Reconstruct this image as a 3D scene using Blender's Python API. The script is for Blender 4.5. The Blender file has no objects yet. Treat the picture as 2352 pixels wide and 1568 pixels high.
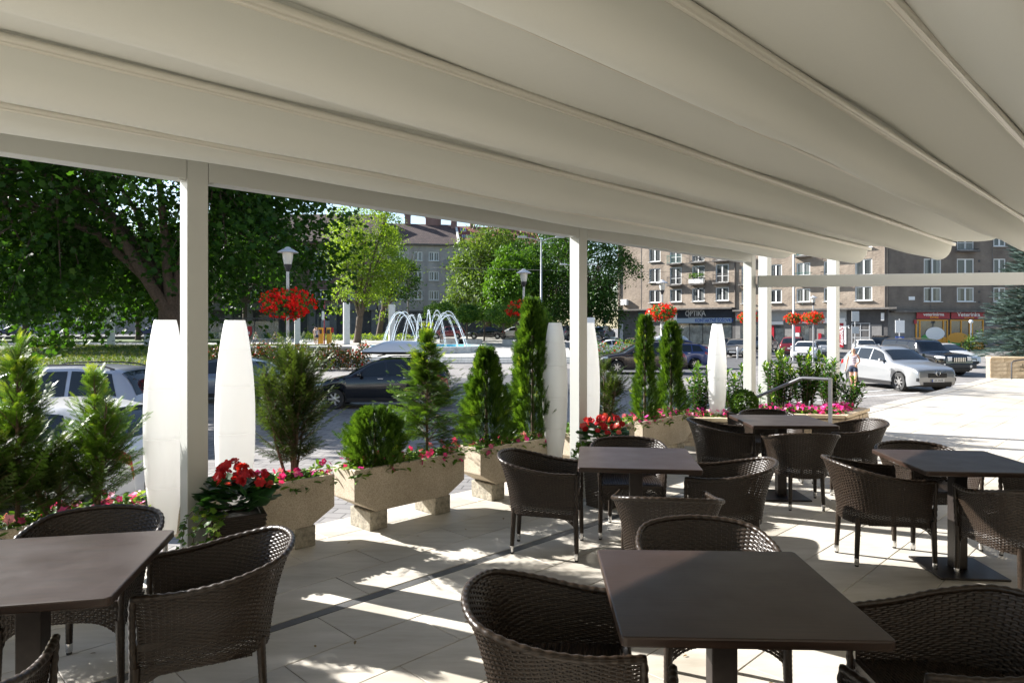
import bpy, bmesh, math, random
import numpy as np
from mathutils import Vector, Matrix, Euler
random.seed(7); RNG = np.random.default_rng(7)
R = math.radians
SC = bpy.context.scene
COL = SC.collection
# ------------------------------------------------------------------ camera, light, exposure
EYE = 1.66
cd = bpy.data.cameras.new('camera'); cam = bpy.data.objects.new('camera', cd); COL.objects.link(cam)
cam.location = (0, 0, EYE); cam.rotation_euler = (R(90), 0, 0)
cd.sensor_width = 36; cd.lens = 24.0; cd.shift_y = -0.0136; cd.clip_end = 3000; cd.clip_start = .05
SC.camera = cam
SUN_AZ, SUN_EL = R(156), R(30)
w = bpy.data.worlds.new('World'); SC.world = w; w.use_nodes = True
nt = w.node_tree; sky = nt.nodes.new('ShaderNodeTexSky'); sky.sky_type = 'NISHITA'; sky.sun_disc = False
sky.sun_elevation = SUN_EL; sky.sun_rotation = R(90) - SUN_AZ; sky.air_density = 1.0; sky.dust_density = .7; sky.ozone_density = 1.0
bg = nt.nodes['Background']; bg.inputs[1].default_value = .068
nt.links.new(sky.outputs[0], bg.inputs[0])
sl = bpy.data.lights.new('sun', 'SUN'); sl.energy = 5.0; sl.angle = R(.5); sl.color = (1, .965, .92)
so = bpy.data.objects.new('sun', sl); COL.objects.link(so)
sd = Vector((math.cos(SUN_AZ)*math.cos(SUN_EL), math.sin(SUN_AZ)*math.cos(SUN_EL), math.sin(SUN_EL)))
so.rotation_euler = sd.to_track_quat('Z', 'Y').to_euler(); so.location = sd*60
SC.view_settings.view_transform = 'Standard'; SC.view_settings.look = 'None'
SC.view_settings.gamma = 1; SC.view_settings.exposure = 1.82
SC.cycles.max_bounces = 8; SC.cycles.transparent_max_bounces = 8
# ------------------------------------------------------------------ materials
MATS = {}
def mat(name, col, rough=.6, metal=0., var=0., vs=6., bump=0., bs=60., spec=.5, trans=0., coat=0., detail=4., sub=0.):
    if name in MATS: return MATS[name]
    m = bpy.data.materials.new(name); m.use_nodes = True; t = m.node_tree; p = t.nodes['Principled BSDF']
    p.inputs['Base Color'].default_value = (*col, 1); p.inputs['Roughness'].default_value = rough
    p.inputs['Metallic'].default_value = metal; p.inputs['Specular IOR Level'].default_value = spec
    p.inputs['Coat Weight'].default_value = coat; p.inputs['Coat Roughness'].default_value = .08
    tc = t.nodes.new('ShaderNodeTexCoord')
    if var:
        n = t.nodes.new('ShaderNodeTexNoise'); n.inputs['Scale'].default_value = vs; n.inputs['Detail'].default_value = detail
        n.inputs['Roughness'].default_value = .65
        t.links.new(tc.outputs['Object'], n.inputs['Vector'])
        r = t.nodes.new('ShaderNodeValToRGB'); r.color_ramp.elements[0].position = .3; r.color_ramp.elements[1].position = .7
        r.color_ramp.elements[0].color = (*[max(0, c*(1-var)) for c in col], 1); r.color_ramp.elements[1].color = (*[min(1, c*(1+var)) for c in col], 1)
        t.links.new(n.outputs['Fac'], r.inputs['Fac']); t.links.new(r.outputs[0], p.inputs['Base Color'])
    if bump:
        n2 = t.nodes.new('ShaderNodeTexNoise'); n2.inputs['Scale'].default_value = bs; n2.inputs['Detail'].default_value = 3
        t.links.new(tc.outputs['Object'], n2.inputs['Vector'])
        b = t.nodes.new('ShaderNodeBump'); b.inputs['Strength'].default_value = bump; b.inputs['Distance'].default_value = .01
        t.links.new(n2.outputs['Fac'], b.inputs['Height']); t.links.new(b.outputs[0], p.inputs['Normal'])
    if trans:
        tr = t.nodes.new('ShaderNodeBsdfTranslucent'); tr.inputs[0].default_value = (*col, 1)
        mx = t.nodes.new('ShaderNodeMixShader'); mx.inputs[0].default_value = trans
        o = t.nodes['Material Output']; t.links.new(p.outputs[0], mx.inputs[1]); t.links.new(tr.outputs[0], mx.inputs[2]); t.links.new(mx.outputs[0], o.inputs['Surface'])
    MATS[name] = m; return m
def node_mat(name, build):
    if name in MATS: return MATS[name]
    m = bpy.data.materials.new(name); m.use_nodes = True; t = m.node_tree
    build(t, t.nodes['Principled BSDF'], t.nodes.new, t.links.new); MATS[name] = m; return m
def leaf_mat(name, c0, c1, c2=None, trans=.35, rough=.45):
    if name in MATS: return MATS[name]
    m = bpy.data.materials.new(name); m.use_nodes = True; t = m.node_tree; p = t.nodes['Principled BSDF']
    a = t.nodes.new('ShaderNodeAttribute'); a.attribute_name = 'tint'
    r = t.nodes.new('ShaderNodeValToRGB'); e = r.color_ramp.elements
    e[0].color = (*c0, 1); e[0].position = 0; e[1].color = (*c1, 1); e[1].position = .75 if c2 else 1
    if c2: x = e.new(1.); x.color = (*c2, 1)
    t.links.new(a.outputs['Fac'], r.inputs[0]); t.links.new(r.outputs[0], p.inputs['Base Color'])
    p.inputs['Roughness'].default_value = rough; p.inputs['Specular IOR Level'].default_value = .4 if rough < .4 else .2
    tr = t.nodes.new('ShaderNodeBsdfTranslucent'); g = t.nodes.new('ShaderNodeMix'); g.data_type = 'RGBA'; g.blend_type = 'MULTIPLY'; g.inputs[0].default_value = 1
    t.links.new(r.outputs[0], g.inputs[6]); g.inputs[7].default_value = (1.6, 1.5, .6, 1); t.links.new(g.outputs[2], tr.inputs[0])
    mx = t.nodes.new('ShaderNodeMixShader'); mx.inputs[0].default_value = trans; o = t.nodes['Material Output']
    t.links.new(p.outputs[0], mx.inputs[1]); t.links.new(tr.outputs[0], mx.inputs[2]); t.links.new(mx.outputs[0], o.inputs['Surface'])
    MATS[name] = m; return m
# ------------------------------------------------------------------ mesh builder
class MB:
    def __init__(s): s.v = []; s.f = []; s.m = []
    def add(s, vs, fs, mi=0):
        o = len(s.v); s.v += [tuple(p) for p in vs]; s.f += [tuple(i+o for i in f) for f in fs]; s.m += [mi]*len(fs)
    def box(s, c, d, rz=0., mi=0, tx=1., M=None):
        x, y, z = d[0]/2, d[1]/2, d[2]/2; cr, sr = math.cos(rz), math.sin(rz); V = []
        for k in (-1, 1):
            q = tx if k < 0 else 1.
            for (a, b) in ((-1, -1), (1, -1), (1, 1), (-1, 1)):
                px, py = a*x*q, b*y*q
                p = Vector((px*cr-py*sr+c[0], px*sr+py*cr+c[1], k*z+c[2])); V.append(M @ p if M else p)
        s.add(V, [(3, 2, 1, 0), (4, 5, 6, 7), (0, 1, 5, 4), (1, 2, 6, 5), (2, 3, 7, 6), (3, 0, 4, 7)], mi)
    def tube(s, pts, r, n=8, mi=0, cap=True, closed=False):
        pts = [Vector(p) for p in pts]; N = len(pts); rr = r if isinstance(r, (list, tuple)) else [r]*N
        V = []; pu = None
        for i, p in enumerate(pts):
            if closed: t = pts[(i+1) % N]-pts[i-1]
            else: t = pts[min(i+1, N-1)]-pts[max(i-1, 0)]
            t = t.normalized() if t.length > 1e-9 else Vector((0, 0, 1))
            u = (pu - t*pu.dot(t)) if pu else t.orthogonal()
            u = u.normalized() if u.length > 1e-6 else t.orthogonal().normalized()
            pu = u; w_ = t.cross(u)
            V += [p+(u*math.cos(2*math.pi*k/n)+w_*math.sin(2*math.pi*k/n))*rr[i] for k in range(n)]
        F = []
        for i in range(N if closed else N-1):
            a, b = i*n, ((i+1) % N)*n
            F += [(a+k, a+(k+1) % n, b+(k+1) % n, b+k) for k in range(n)]
        if cap and not closed: F += [tuple(range(n))[::-1], tuple((N-1)*n+k for k in range(n))]
        s.add(V, F, mi)
    def lathe(s, prof, c=(0, 0, 0), n=24, mi=0, cap=True, axis='z'):
        V = []; F = []
        for (r, z) in prof:
            for k in range(n):
                a = 2*math.pi*k/n; x, y = r*math.cos(a), r*math.sin(a)
                V.append((c[0]+x, c[1]+y, c[2]+z) if axis == 'z' else (c[0]+x, c[1]-z, c[2]+y))
        for i in range(len(prof)-1):
            a, b = i*n, (i+1)*n
            F += [(a+k, a+(k+1) % n, b+(k+1) % n, b+k) for k in range(n)]
        if cap: F += [tuple(range(n))[::-1], tuple((len(prof)-1)*n+k for k in range(n))]
        s.add(V, F, mi)
    def prism(s, poly, z0, z1, mi=0):
        n = len(poly); V = [(x, y, z0) for x, y in poly]+[(x, y, z1) for x, y in poly]
        F = [tuple(range(n))[::-1], tuple(range(n, 2*n))]+[(i, (i+1) % n, n+(i+1) % n, n+i) for i in range(n)]
        s.add(V, F, mi)
    def xprism(s, poly, y0, y1, mi=0):   # polygon in x-z, extruded along y
        n = len(poly); V = [(x, y0, z) for x, z in poly]+[(x, y1, z) for x, z in poly]
        F = [tuple(range(n)), tuple(range(n, 2*n))[::-1]]+[((i+1) % n, i, n+i, n+(i+1) % n) for i in range(n)]
        s.add(V, F, mi)
    def grid(s, P, mi=0):
        a, b = len(P), len(P[0]); V = [p for row in P for p in row]
        s.add(V, [(i*b+j, i*b+j+1, (i+1)*b+j+1, (i+1)*b+j) for i in range(a-1) for j in range(b-1)], mi)
    def mesh(s, name, mats, smooth=False, ang=35):
        me = bpy.data.meshes.new(name); me.from_pydata([tuple(p) for p in s.v], [], s.f)
        for m in (mats if isinstance(mats, (list, tuple)) else [mats]): me.materials.append(m)
        if any(s.m): me.polygons.foreach_set('material_index', s.m)
        if smooth:
            me.polygons.foreach_set('use_smooth', [True]*len(s.f)); me.set_sharp_from_angle(angle=R(ang))
        me.update(); return me
    def build(s, name, mats, parent=None, smooth=False, bevel=0., loc=None, rz=0., ang=35):
        return link(name, s.mesh(name, mats, smooth, ang), parent, bevel, loc, rz)
def link(name, me, parent=None, bevel=0., loc=None, rz=0.):
    o = bpy.data.objects.new(name, me); COL.objects.link(o)
    if parent: o.parent = parent
    if loc: o.location = loc
    if rz: o.rotation_euler = (0, 0, rz)
    if bevel:
        b = o.modifiers.new('bevel', 'BEVEL'); b.width = bevel; b.segments = 2; b.limit_method = 'ANGLE'; b.angle_limit = R(40)
    return o
def tag(o, label=None, cat=None, group=None, kind=None):
    if label: o['label'] = label
    if cat: o['category'] = cat
    if group: o['group'] = group
    if kind: o['kind'] = kind
    return o
def thing(name, label, cat, loc=(0, 0, 0), rz=0., group=None):
    o = bpy.data.objects.new(name, None); COL.objects.link(o); o.empty_display_size = .2
    o.location = loc; o.rotation_euler = (0, 0, rz); return tag(o, label, cat, group)
CH = {}
def copy_tree(o, parent=None, loc=None, rz=None, label=None, group=None):
    c = o.copy(); COL.objects.link(c)
    if parent: c.parent = parent
    if loc: c.location = loc
    if rz is not None: c.rotation_euler = (0, 0, rz)
    if label: c['label'] = label
    if group: c['group'] = group
    for ch in kids(o): copy_tree(ch, c)
    return c
def kids(o): return [x for x in COL.objects if x.parent == o]
def obj_mat(o, m, i=0):
    o.material_slots[i].link = 'OBJECT'; o.material_slots[i].material = m
def text_mesh(body, size, name, m, parent, loc, rot=(R(90), 0, 0), depth=.012, align='CENTER', bold=0., sx=1.):
    c = bpy.data.curves.new(name, 'FONT'); c.body = body; c.size = size; c.align_x = align; c.align_y = 'CENTER'; c.extrude = depth/2; c.offset = bold; c.resolution_u = 3
    t = bpy.data.objects.new(name, c); COL.objects.link(t); bpy.context.view_layer.update()
    me = bpy.data.meshes.new_from_object(t.evaluated_get(bpy.context.evaluated_depsgraph_get()))
    bpy.data.objects.remove(t); me.name = name; me.materials.clear(); me.materials.append(m)
    o = bpy.data.objects.new(name, me); COL.objects.link(o); o.parent = parent; o.location = loc; o.rotation_euler = rot; o.scale = (sx, 1, 1); return o
# scatter a small template mesh many times into ONE mesh (leaf clouds)
def scatter(tv, tf, pos, X, Z, scale, tint=None):
    tv = np.asarray(tv, float); n = len(pos); pos = np.asarray(pos, float)
    X = np.asarray(X, float); X /= np.linalg.norm(X, axis=1, keepdims=True)+1e-9
    Z = np.asarray(Z, float); Y = np.cross(Z, X); Y /= np.linalg.norm(Y, axis=1, keepdims=True)+1e-9; Z = np.cross(X, Y)
    s = np.asarray(scale, float).reshape(-1, 1, 1)*np.ones((n, 1, 1))
    V = pos[:, None, :]+s*(tv[None, :, 0:1]*X[:, None, :]+tv[None, :, 1:2]*Y[:, None, :]+tv[None, :, 2:3]*Z[:, None, :])
    tint = RNG.random(n) if tint is None else np.clip(tint, 0, 1)
    return V.reshape(-1, 3), tf, n, len(tv), np.repeat(tint, len(tv))
def cloud(name, parts, m, parent=None):
    vs = []; li = []; lt = []; tn = []; off = 0
    for V, tf, n, k, t in parts:
        vs.append(V); tn.append(t)
        base = np.concatenate([np.array(f) for f in tf]); tot = np.array([len(f) for f in tf])
        li.append((base[None, :]+(np.arange(n)*k)[:, None]+off).ravel()); lt.append(np.tile(tot, n)); off += len(V)
    V = np.concatenate(vs).astype(np.float32); li = np.concatenate(li).astype(np.int32); lt = np.concatenate(lt).astype(np.int32)
    me = bpy.data.meshes.new(name); me.vertices.add(len(V)); me.vertices.foreach_set('co', V.ravel())
    me.loops.add(len(li)); me.loops.foreach_set('vertex_index', li)
    me.polygons.add(len(lt)); ls = np.concatenate([[0], np.cumsum(lt)[:-1]]).astype(np.int32)
    me.polygons.foreach_set('loop_start', ls); me.polygons.foreach_set('loop_total', lt)
    a = me.attributes.new('tint', 'FLOAT', 'POINT'); a.data.foreach_set('value', np.concatenate(tn).astype(np.float32))
    me.materials.append(m); me.update(calc_edges=True); me.validate()
    return link(name, me, parent)
def unit(v): return v/(np.linalg.norm(v, axis=-1, keepdims=True)+1e-9)
def rdir(n): return unit(RNG.normal(size=(n, 3)))
# ------------------------------------------------------------------ frame of the pergola: b along the front beam, n outward
P1 = Vector((-1.9, 4.08)); BD = Vector((.70711, .70711)); ND = Vector((-.70711, .70711)); A45 = R(45)
def W(s, n, z=0.): q = P1+BD*s+ND*n; return Vector((q.x, q.y, z))
def PX(px, Y): return (px-1176)/1568*Y
STREET = -.78
# ------------------------------------------------------------------ stone, ground, terrace
def stone_tile(t, p, N, L):
    tc = N('ShaderNodeTexCoord'); oi = N('ShaderNodeObjectInfo')
    n1 = N('ShaderNodeTexNoise'); n1.inputs['Scale'].default_value = 2.2; n1.inputs['Detail'].default_value = 6; L(tc.outputs['Generated'], n1.inputs['Vector'])
    geo = N('ShaderNodeNewGeometry'); n2 = N('ShaderNodeTexNoise'); n2.inputs['Scale'].default_value = 1.3; n2.inputs['Detail'].default_value = 8; n2.inputs['Roughness'].default_value = .7
    mp = N('ShaderNodeMapping'); mp.inputs['Rotation'].default_value = (0, 0, -A45); mp.inputs['Scale'].default_value = (1, 5, 1); L(geo.outputs['Position'], mp.inputs[0]); L(mp.outputs[0], n2.inputs['Vector'])
    r = N('ShaderNodeValToRGB'); r.color_ramp.elements[0].position = .32; r.color_ramp.elements[1].position = .7
    r.color_ramp.elements[0].color = (.40, .37, .315, 1); r.color_ramp.elements[1].color = (.56, .53, .475, 1); L(n2.outputs[0], r.inputs[0])
    n3 = N('ShaderNodeTexNoise'); n3.inputs['Scale'].default_value = 260; L(geo.outputs['Position'], n3.inputs['Vector'])
    hs = N('ShaderNodeHueSaturation'); ma = N('ShaderNodeMath'); ma.operation = 'MULTIPLY_ADD'; ma.inputs[1].default_value = .16; ma.inputs[2].default_value = .92; L(oi.outputs['Random'], ma.inputs[0]); L(ma.outputs[0], hs.inputs['Value']); L(r.outputs[0], hs.inputs['Color'])
    n4 = N('ShaderNodeTexNoise'); n4.inputs['Scale'].default_value = .9; n4.inputs['Detail'].default_value = 5; L(geo.outputs['Position'], n4.inputs['Vector'])
    r4 = N('ShaderNodeValToRGB'); r4.color_ramp.elements[0].color = (.74, .72, .68, 1); r4.color_ramp.elements[0].position = .36; r4.color_ramp.elements[1].position = .6; L(n4.outputs[0], r4.inputs[0])
    mx = N('ShaderNodeMix'); mx.data_type = 'RGBA'; mx.blend_type = 'MULTIPLY'; mx.inputs[0].default_value = 1; L(hs.outputs[0], mx.inputs[6]); L(r4.outputs[0], mx.inputs[7])
    L(mx.outputs[2], p.inputs['Base Color']); p.inputs['Roughness'].default_value = .55
    b = N('ShaderNodeBump'); b.inputs['Strength'].default_value = .12; b.inputs['Distance'].default_value = .003; L(n3.outputs[0], b.inputs['Height']); L(b.outputs[0], p.inputs['Normal'])
M_TILE = node_mat('limestone tile', stone_tile)
M_GROUT = mat('joint mortar', (.20, .18, .15), .9, var=.25, vs=20)
M_CONC = mat('concrete', (.36, .35, .32), .85, var=.25, vs=3, bump=.25, bs=40)
def pavers(t, p, N, L):
    geo = N('ShaderNodeNewGeometry'); mp = N('ShaderNodeMapping'); mp.inputs['Rotation'].default_value = (0, 0, R(8)); L(geo.outputs['Position'], mp.inputs[0])
    br = N('ShaderNodeTexBrick'); br.inputs['Scale'].default_value = 1.; br.inputs['Brick Width'].default_value = .4; br.inputs['Row Height'].default_value = .22; br.inputs['Mortar Size'].default_value = .012
    br.inputs['Color1'].default_value = (.20, .19, .185, 1); br.inputs['Color2'].default_value = (.26, .25, .24, 1); br.inputs['Mortar'].default_value = (.10, .095, .09, 1); L(mp.outputs[0], br.inputs[0])
    n = N('ShaderNodeTexNoise'); n.inputs['Scale'].default_value = .5; n.inputs['Detail'].default_value = 8; L(geo.outputs['Position'], n.inputs['Vector'])
    r = N('ShaderNodeValToRGB'); r.color_ramp.elements[0].color = (.7, .69, .67, 1); r.color_ramp.elements[0].position = .35; r.color_ramp.elements[1].color = (1.15, 1.12, 1.08, 1); r.color_ramp.elements[1].position = .7; L(n.outputs[0], r.inputs[0])
    mx = N('ShaderNodeMix'); mx.data_type = 'RGBA'; mx.blend_type = 'MULTIPLY'; mx.inputs[0].default_value = 1; L(br.outputs[0], mx.inputs[6]); L(r.outputs[0], mx.inputs[7]); L(mx.outputs[2], p.inputs['Base Color']); p.inputs['Roughness'].default_value = .8
    b = N('ShaderNodeBump'); b.inputs['Strength'].default_value = .4; b.inputs['Distance'].default_value = .01; L(br.outputs['Fac'], b.inputs['Height']); b.invert = True; L(b.outputs[0], p.inputs['Normal'])
M_STREET = node_mat('street pavers', pavers)
M_ASPH = mat('asphalt', (.07, .07, .072), .85, var=.25, vs=2, bump=.2, bs=90)
M_LINE = mat('white road paint', (.72, .72, .70), .7, var=.1, vs=12)
g = MB(); g.grid([[(x, y, STREET) for x in np.linspace(-900, 900, 13)] for y in np.linspace(-300, 1500, 13)])
tag(g.build('ground', M_STREET), kind='structure')
# terrace slab
S0, S1, N0, N1 = -7., 40., -6.6, 1.02
EDGE_R = .56
poly = [W(S0, N0), W(S1, N0), W(S1, EDGE_R), W(9.6, EDGE_R), W(9.3, .1), W(6.7, .1), W(6.7, N1), W(S0, N1)]
t = MB(); t.prism([(p.x, p.y) for p in poly], STREET-.3, -.012)
terrace = tag(t.build('terrace_floor', M_GROUT), kind='structure')
# tiles 0.8 x 0.4, half offset
def in_terr(s, n):
    if n > N1 or n < N0: return False
    if s > 6.7 and n > (.1 if s < 9.4 else EDGE_R): return False
    return True
tiles = []
DR = -.625
row = -16
while True:
    n_lo = DR+.04+row*.4 if row >= 0 else DR-.04+row*.4
    row_n = n_lo
    if n_lo > N1-.05: break
    off = (row % 2)*.4+.04
    for k in range(-9, 50):
        s_lo = k*.8+off
        s_hi, n_hi = s_lo+.8, n_lo+.4
        if n_hi > N1: n_hi = N1
        cs, cn = s_lo+.4, (n_lo+n_hi)/2
        if not in_terr(cs, cn) or n_lo < N0: continue
        if s_lo < 6.7 < s_hi and n_hi > .1: continue
        if n_hi > EDGE_R and s_lo > 6.5: n_hi = EDGE_R
        c = W(cs, cn); tiles.append((s_lo, s_hi, n_lo, n_hi, c))
    row += 1
def tile_mesh(w_, d_):
    m = MB(); g_ = .0022; x, y = w_/2-g_, d_/2-g_; e = .0025
    m.add([(-x, -y, -.0115), (x, -y, -.0115), (x, y, -.0115), (-x, y, -.0115), (-x, -y, -e), (x, -y, -e), (x, y, -e), (-x, y, -e), (-x+e, -y+e, 0), (x-e, -y+e, 0), (x-e, y-e, 0), (-x+e, y-e, 0)],
          [(0, 1, 5, 4), (1, 2, 6, 5), (2, 3, 7, 6), (3, 0, 4, 7), (4, 5, 9, 8), (5, 6, 10, 9), (6, 7, 11, 10), (7, 4, 8, 11), (8, 9, 10, 11)])
    return m
TM = {}
def vis(c):
    if c.y < .9: return 1e9
    k = abs(c.x)/c.y
    return c.length if k < .85 else 1e6+c.length
tiles.sort(key=lambda q: vis(q[4])); rest = MB()
for i, (a, b_, c_, d_, c) in enumerate(tiles):
    key = (round(b_-a, 3), round(d_-c_, 3))
    if i < 300:
        if key not in TM: TM[key] = tile_mesh(*key).mesh('tile', M_TILE)
        link('tile', TM[key], terrace, loc=(c.x, c.y, random.uniform(-.0012, .0008)), rz=A45)
    else:
        m = tile_mesh(*key); cr = .70711
        rest.add([(c.x+(x-y)*cr, c.y+(x+y)*cr, z) for x, y, z in m.v], m.f)
o = rest.build('tiles_beyond', M_TILE, terrace); o['kind'] = 'stuff'
m = MB(); c_ = W(23.4, DR); m.box((c_.x, c_.y, -.006), (33.2, .076, .012), A45); m.build('edge_tile', M_TILE, terrace)
# slot drain
M_DRAIN = mat('drain metal', (.11, .11, .108), .5, .4, var=.2, vs=8)
d = MB(); c0 = W((S0+6.8)/2, DR)
d.box((c0.x, c0.y, -.006), (6.8-S0, .068, .008), A45)
tag(d.build('drain_channel', M_DRAIN), 'long dark metal slot drain running across the pale paving', 'drain')
# wall under the terrace edge
def stone_wall_mat(t, p, N, L):
    geo = N('ShaderNodeTexCoord'); n = N('ShaderNodeTexNoise'); n.inputs['Scale'].default_value = 9; n.inputs['Detail'].default_value = 6; L(geo.outputs['Object'], n.inputs['Vector'])
    r = N('ShaderNodeValToRGB'); r.color_ramp.elements[0].color = (.30, .23, .15, 1); r.color_ramp.elements[1].color = (.52, .43, .31, 1); r.color_ramp.elements[0].position = .3; r.color_ramp.elements[1].position = .7
    oi = N('ShaderNodeObjectInfo'); L(n.outputs[0], r.inputs[0]); L(r.outputs[0], p.inputs['Base Color']); p.inputs['Roughness'].default_value = .85
    b = N('ShaderNodeBump'); b.inputs['Strength'].default_value = .6; b.inputs['Distance'].default_value = .02; L(n.outputs[0], b.inputs['Height']); L(b.outputs[0], p.inputs['Normal'])
M_SAND = node_mat('split sandstone', stone_wall_mat)
def split_stone_face(m, A, B, z0, z1, rows, lmin, lmax, th=.04):
    """rows of split stones standing proud of the wall line A->B (viewer on the right-hand side)"""
    A = Vector((A[0], A[1], 0)); B = Vector((B[0], B[1], 0)); L_ = (B-A).length; d_ = (B-A)/L_; a = math.atan2(d_.y, d_.x); h = (z1-z0)/rows
    for r_ in range(rows):
        x = 0
        while x < L_-.01:
            l = min(random.uniform(lmin, lmax), L_-x); q = A+d_*(x+l/2); t_ = th*random.uniform(.6, 1.)
            nrm = Vector((d_.y, -d_.x, 0))
            c = q+nrm*(t_/2-.01); m.box((c.x, c.y, z0+h*(r_+.5)), (l-.006, t_, h-.005), a); x += l
# ------------------------------------------------------------------ pergola
def coat_mat(t, p, N, L):
    p.inputs['Base Color'].default_value = (.46, .47, .44, 1); p.inputs['Roughness'].default_value = .38
    tc = N('ShaderNodeTexCoord'); n = N('ShaderNodeTexNoise'); n.inputs['Scale'].default_value = 500; L(tc.outputs['Object'], n.inputs['Vector'])
    b = N('ShaderNodeBump'); b.inputs['Strength'].default_value = .05; b.inputs['Distance'].default_value = .001; L(n.outputs[0], b.inputs['Height']); L(b.outputs[0], p.inputs['Normal'])
M_COAT = node_mat('pale grey powder coat', coat_mat)
M_TUBE = mat('cream tube', (.68, .66, .59), .3)
def fabric(t, p, N, L):
    tc = N('ShaderNodeTexCoord'); mp = N('ShaderNodeMapping'); mp.inputs['Rotation'].default_value = (0, 0, -A45); mp.inputs['Scale'].default_value = (40, 900, 900); L(tc.outputs['Object'], mp.inputs[0])
    n = N('ShaderNodeTexNoise'); n.inputs['Scale'].default_value = 1; n.inputs['Detail'].default_value = 2; L(mp.outputs[0], n.inputs['Vector'])
    r = N('ShaderNodeValToRGB'); r.color_ramp.elements[0].color = (.61, .62, .575, 1); r.color_ramp.elements[1].color = (.68, .69, .645, 1); L(n.outputs[0], r.inputs[0])
    L(r.outputs[0], p.inputs['Base Color']); p.inputs['Roughness'].default_value = .85; p.inputs['Specular IOR Level'].default_value = .15
    n2 = N('ShaderNodeTexNoise'); n2.inputs['Scale'].default_value = 1.6; n2.inputs['Detail'].default_value = 4; L(tc.outputs['Object'], n2.inputs['Vector'])
    b = N('ShaderNodeBump'); b.inputs['Strength'].default_value = .10; b.inputs['Distance'].default_value = .03; L(n2.outputs[0], b.inputs['Height'])
    b2 = N('ShaderNodeBump'); b2.inputs['Strength'].default_value = .12; b2.inputs['Distance'].default_value = .001; L(n.outputs[0], b2.inputs['Height']); L(b.outputs[0], b2.inputs['Normal']); L(b2.outputs[0], p.inputs['Normal'])
    tr = N('ShaderNodeBsdfTranslucent'); tr.inputs[0].default_value = (.62, .58, .48, 1); mx = N('ShaderNodeMixShader'); mx.inputs[0].default_value = .0
    o = t.nodes['Material Output']; L(p.outputs[0], mx.inputs[1]); L(tr.outputs[0], mx.inputs[2]); L(mx.outputs[0], o.inputs['Surface'])
M_FAB = node_mat('awning fabric', fabric)
perg = thing('pergola', 'pale grey metal pergola with a pleated cream fabric roof over the terrace', 'pergola', W(0, 0))
def pl(v): return (v.x-perg.location.x, v.y-perg.location.y, v.z)
BEAM_Z0 = EYE+.868; SEND = 7.28; SBEG = -6.
for s in (-3.6, 0, 3.6, 7.2):
    m = MB(); c = W(s, 0); m.box((0, 0, BEAM_Z0/2+.06), (.12, .12, BEAM_Z0+.12)); o = m.build('post', M_COAT, perg, bevel=.004, loc=pl(W(s, 0, 0)), rz=A45)
    f = MB(); f.box((0, 0, .006), (.2, .2, .012)); f.build('foot_plate', M_COAT, o)
for a in (-3.6, 0, 3.6):
    m = MB(); L_ = 3.6-.126; m.box((0, 0, .07), (L_, .12, .14)); m.build('beam', M_COAT, perg, bevel=.003, loc=pl(W(a+1.8, 0, BEAM_Z0)), rz=A45)
    for e in (-1, 1):
        br = MB(); br.box((0, 0, -.004), (.03, .03, .008)); br.build('bracket', M_COAT, perg, loc=pl(W(a+1.8+e*(L_/2-.02), -.03, BEAM_Z0)), rz=A45)
m = MB(); m.box((0, 0, .07), (2.3, .12, .14)); m.build('beam', M_COAT, perg, bevel=.003, loc=pl(W(-4.82, 0, BEAM_Z0)), rz=A45)
# bars: L is the distance outward from the camera line; n = L-4.23
Mb = [(3.68, .975), (2.77, .955), (1.90, .935), (1.02, .915), (.14, .90), (-.74, .885), (-1.62, .87)]
Ib = [(4.05, .985), (3.30, .985), (2.36, .965), (1.47, .945), (.60, .925), (-.28, .91), (-1.16, .895)]
def sag(u, d): # lowest at about two thirds
    a = .66
    if u < a: q = u/a; return -d*(q*1.12-.12*q**6) if q < 1 else -d
    q = (u-a)/(1-a); return -d*math.sqrt(max(0., 1-q**2.4))
prof = [(4.23+.03, BEAM_Z0+.13-EYE), (4.23-.05, BEAM_Z0+.12-EYE)]
seq = [(4.17, BEAM_Z0+.118-EYE)]
def span(a, b, d, n):
    return [(a[0]+(b[0]-a[0])*k/n, a[1]+(b[1]-a[1])*k/n+sag(k/n, d)) for k in range(1, n+1)]
pr = list(prof)
pr += span(pr[-1], Mb[0], .10, 16)
for k in range(len(Mb)-1):
    pr += span(Mb[k], Ib[k+1], .03, 6); pr += span(Ib[k+1], Mb[k+1], .205, 24)
fab = MB(); ss = np.linspace(SBEG, SEND, 60); rows = []
for (L_, h) in pr:
    rr = []
    for s in ss:
        wob = .010*math.sin(s*1.3+L_*5)+.006*math.sin(s*3.1+L_*2)
        e = max(0, (s-SEND+.5)/.5)
        rr.append(pl(W(s, L_-4.23, EYE+h+wob*(1-e)+.02)))
    rows.append(rr)
fab.grid(rows); o = fab.build('fabric_roof', M_FAB, perg, smooth=True, ang=60)
def bar(L_, h, s0, s1, r):
    m = MB(); m.tube([(x, 0, 0) for x in (-(s1-s0)/2, (s1-s0)/2)], r, 14)
    lip = [(-(s1-s0)/2, -r*.5, -r*.92), ((s1-s0)/2, -r*.5, -r*.92)]; m.tube(lip, r*.28, 6)
    lip = [(-(s1-s0)/2, r*.55, -r*.86), ((s1-s0)/2, r*.55, -r*.86)]; m.tube(lip, r*.22, 6)
    o = m.build('roof_bar', M_TUBE, perg, smooth=True, loc=pl(W((s0+s1)/2, L_-4.23, EYE+h)), rz=A45)
    for x in (-2.2, 1.3, 4.4):
        k = MB(); k.tube([(x-.035, 0, 0), (x+.035, 0, 0)], r*1.1, 12); k.build('sleeve', M_TUBE, o, smooth=True)
for (L_, h) in Mb: bar(L_, h-.005, SBEG, SEND+.06, .019)
for (L_, h) in Ib[1:]: bar(L_, h-.004, SBEG, SEND-1.1, .017)
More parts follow.
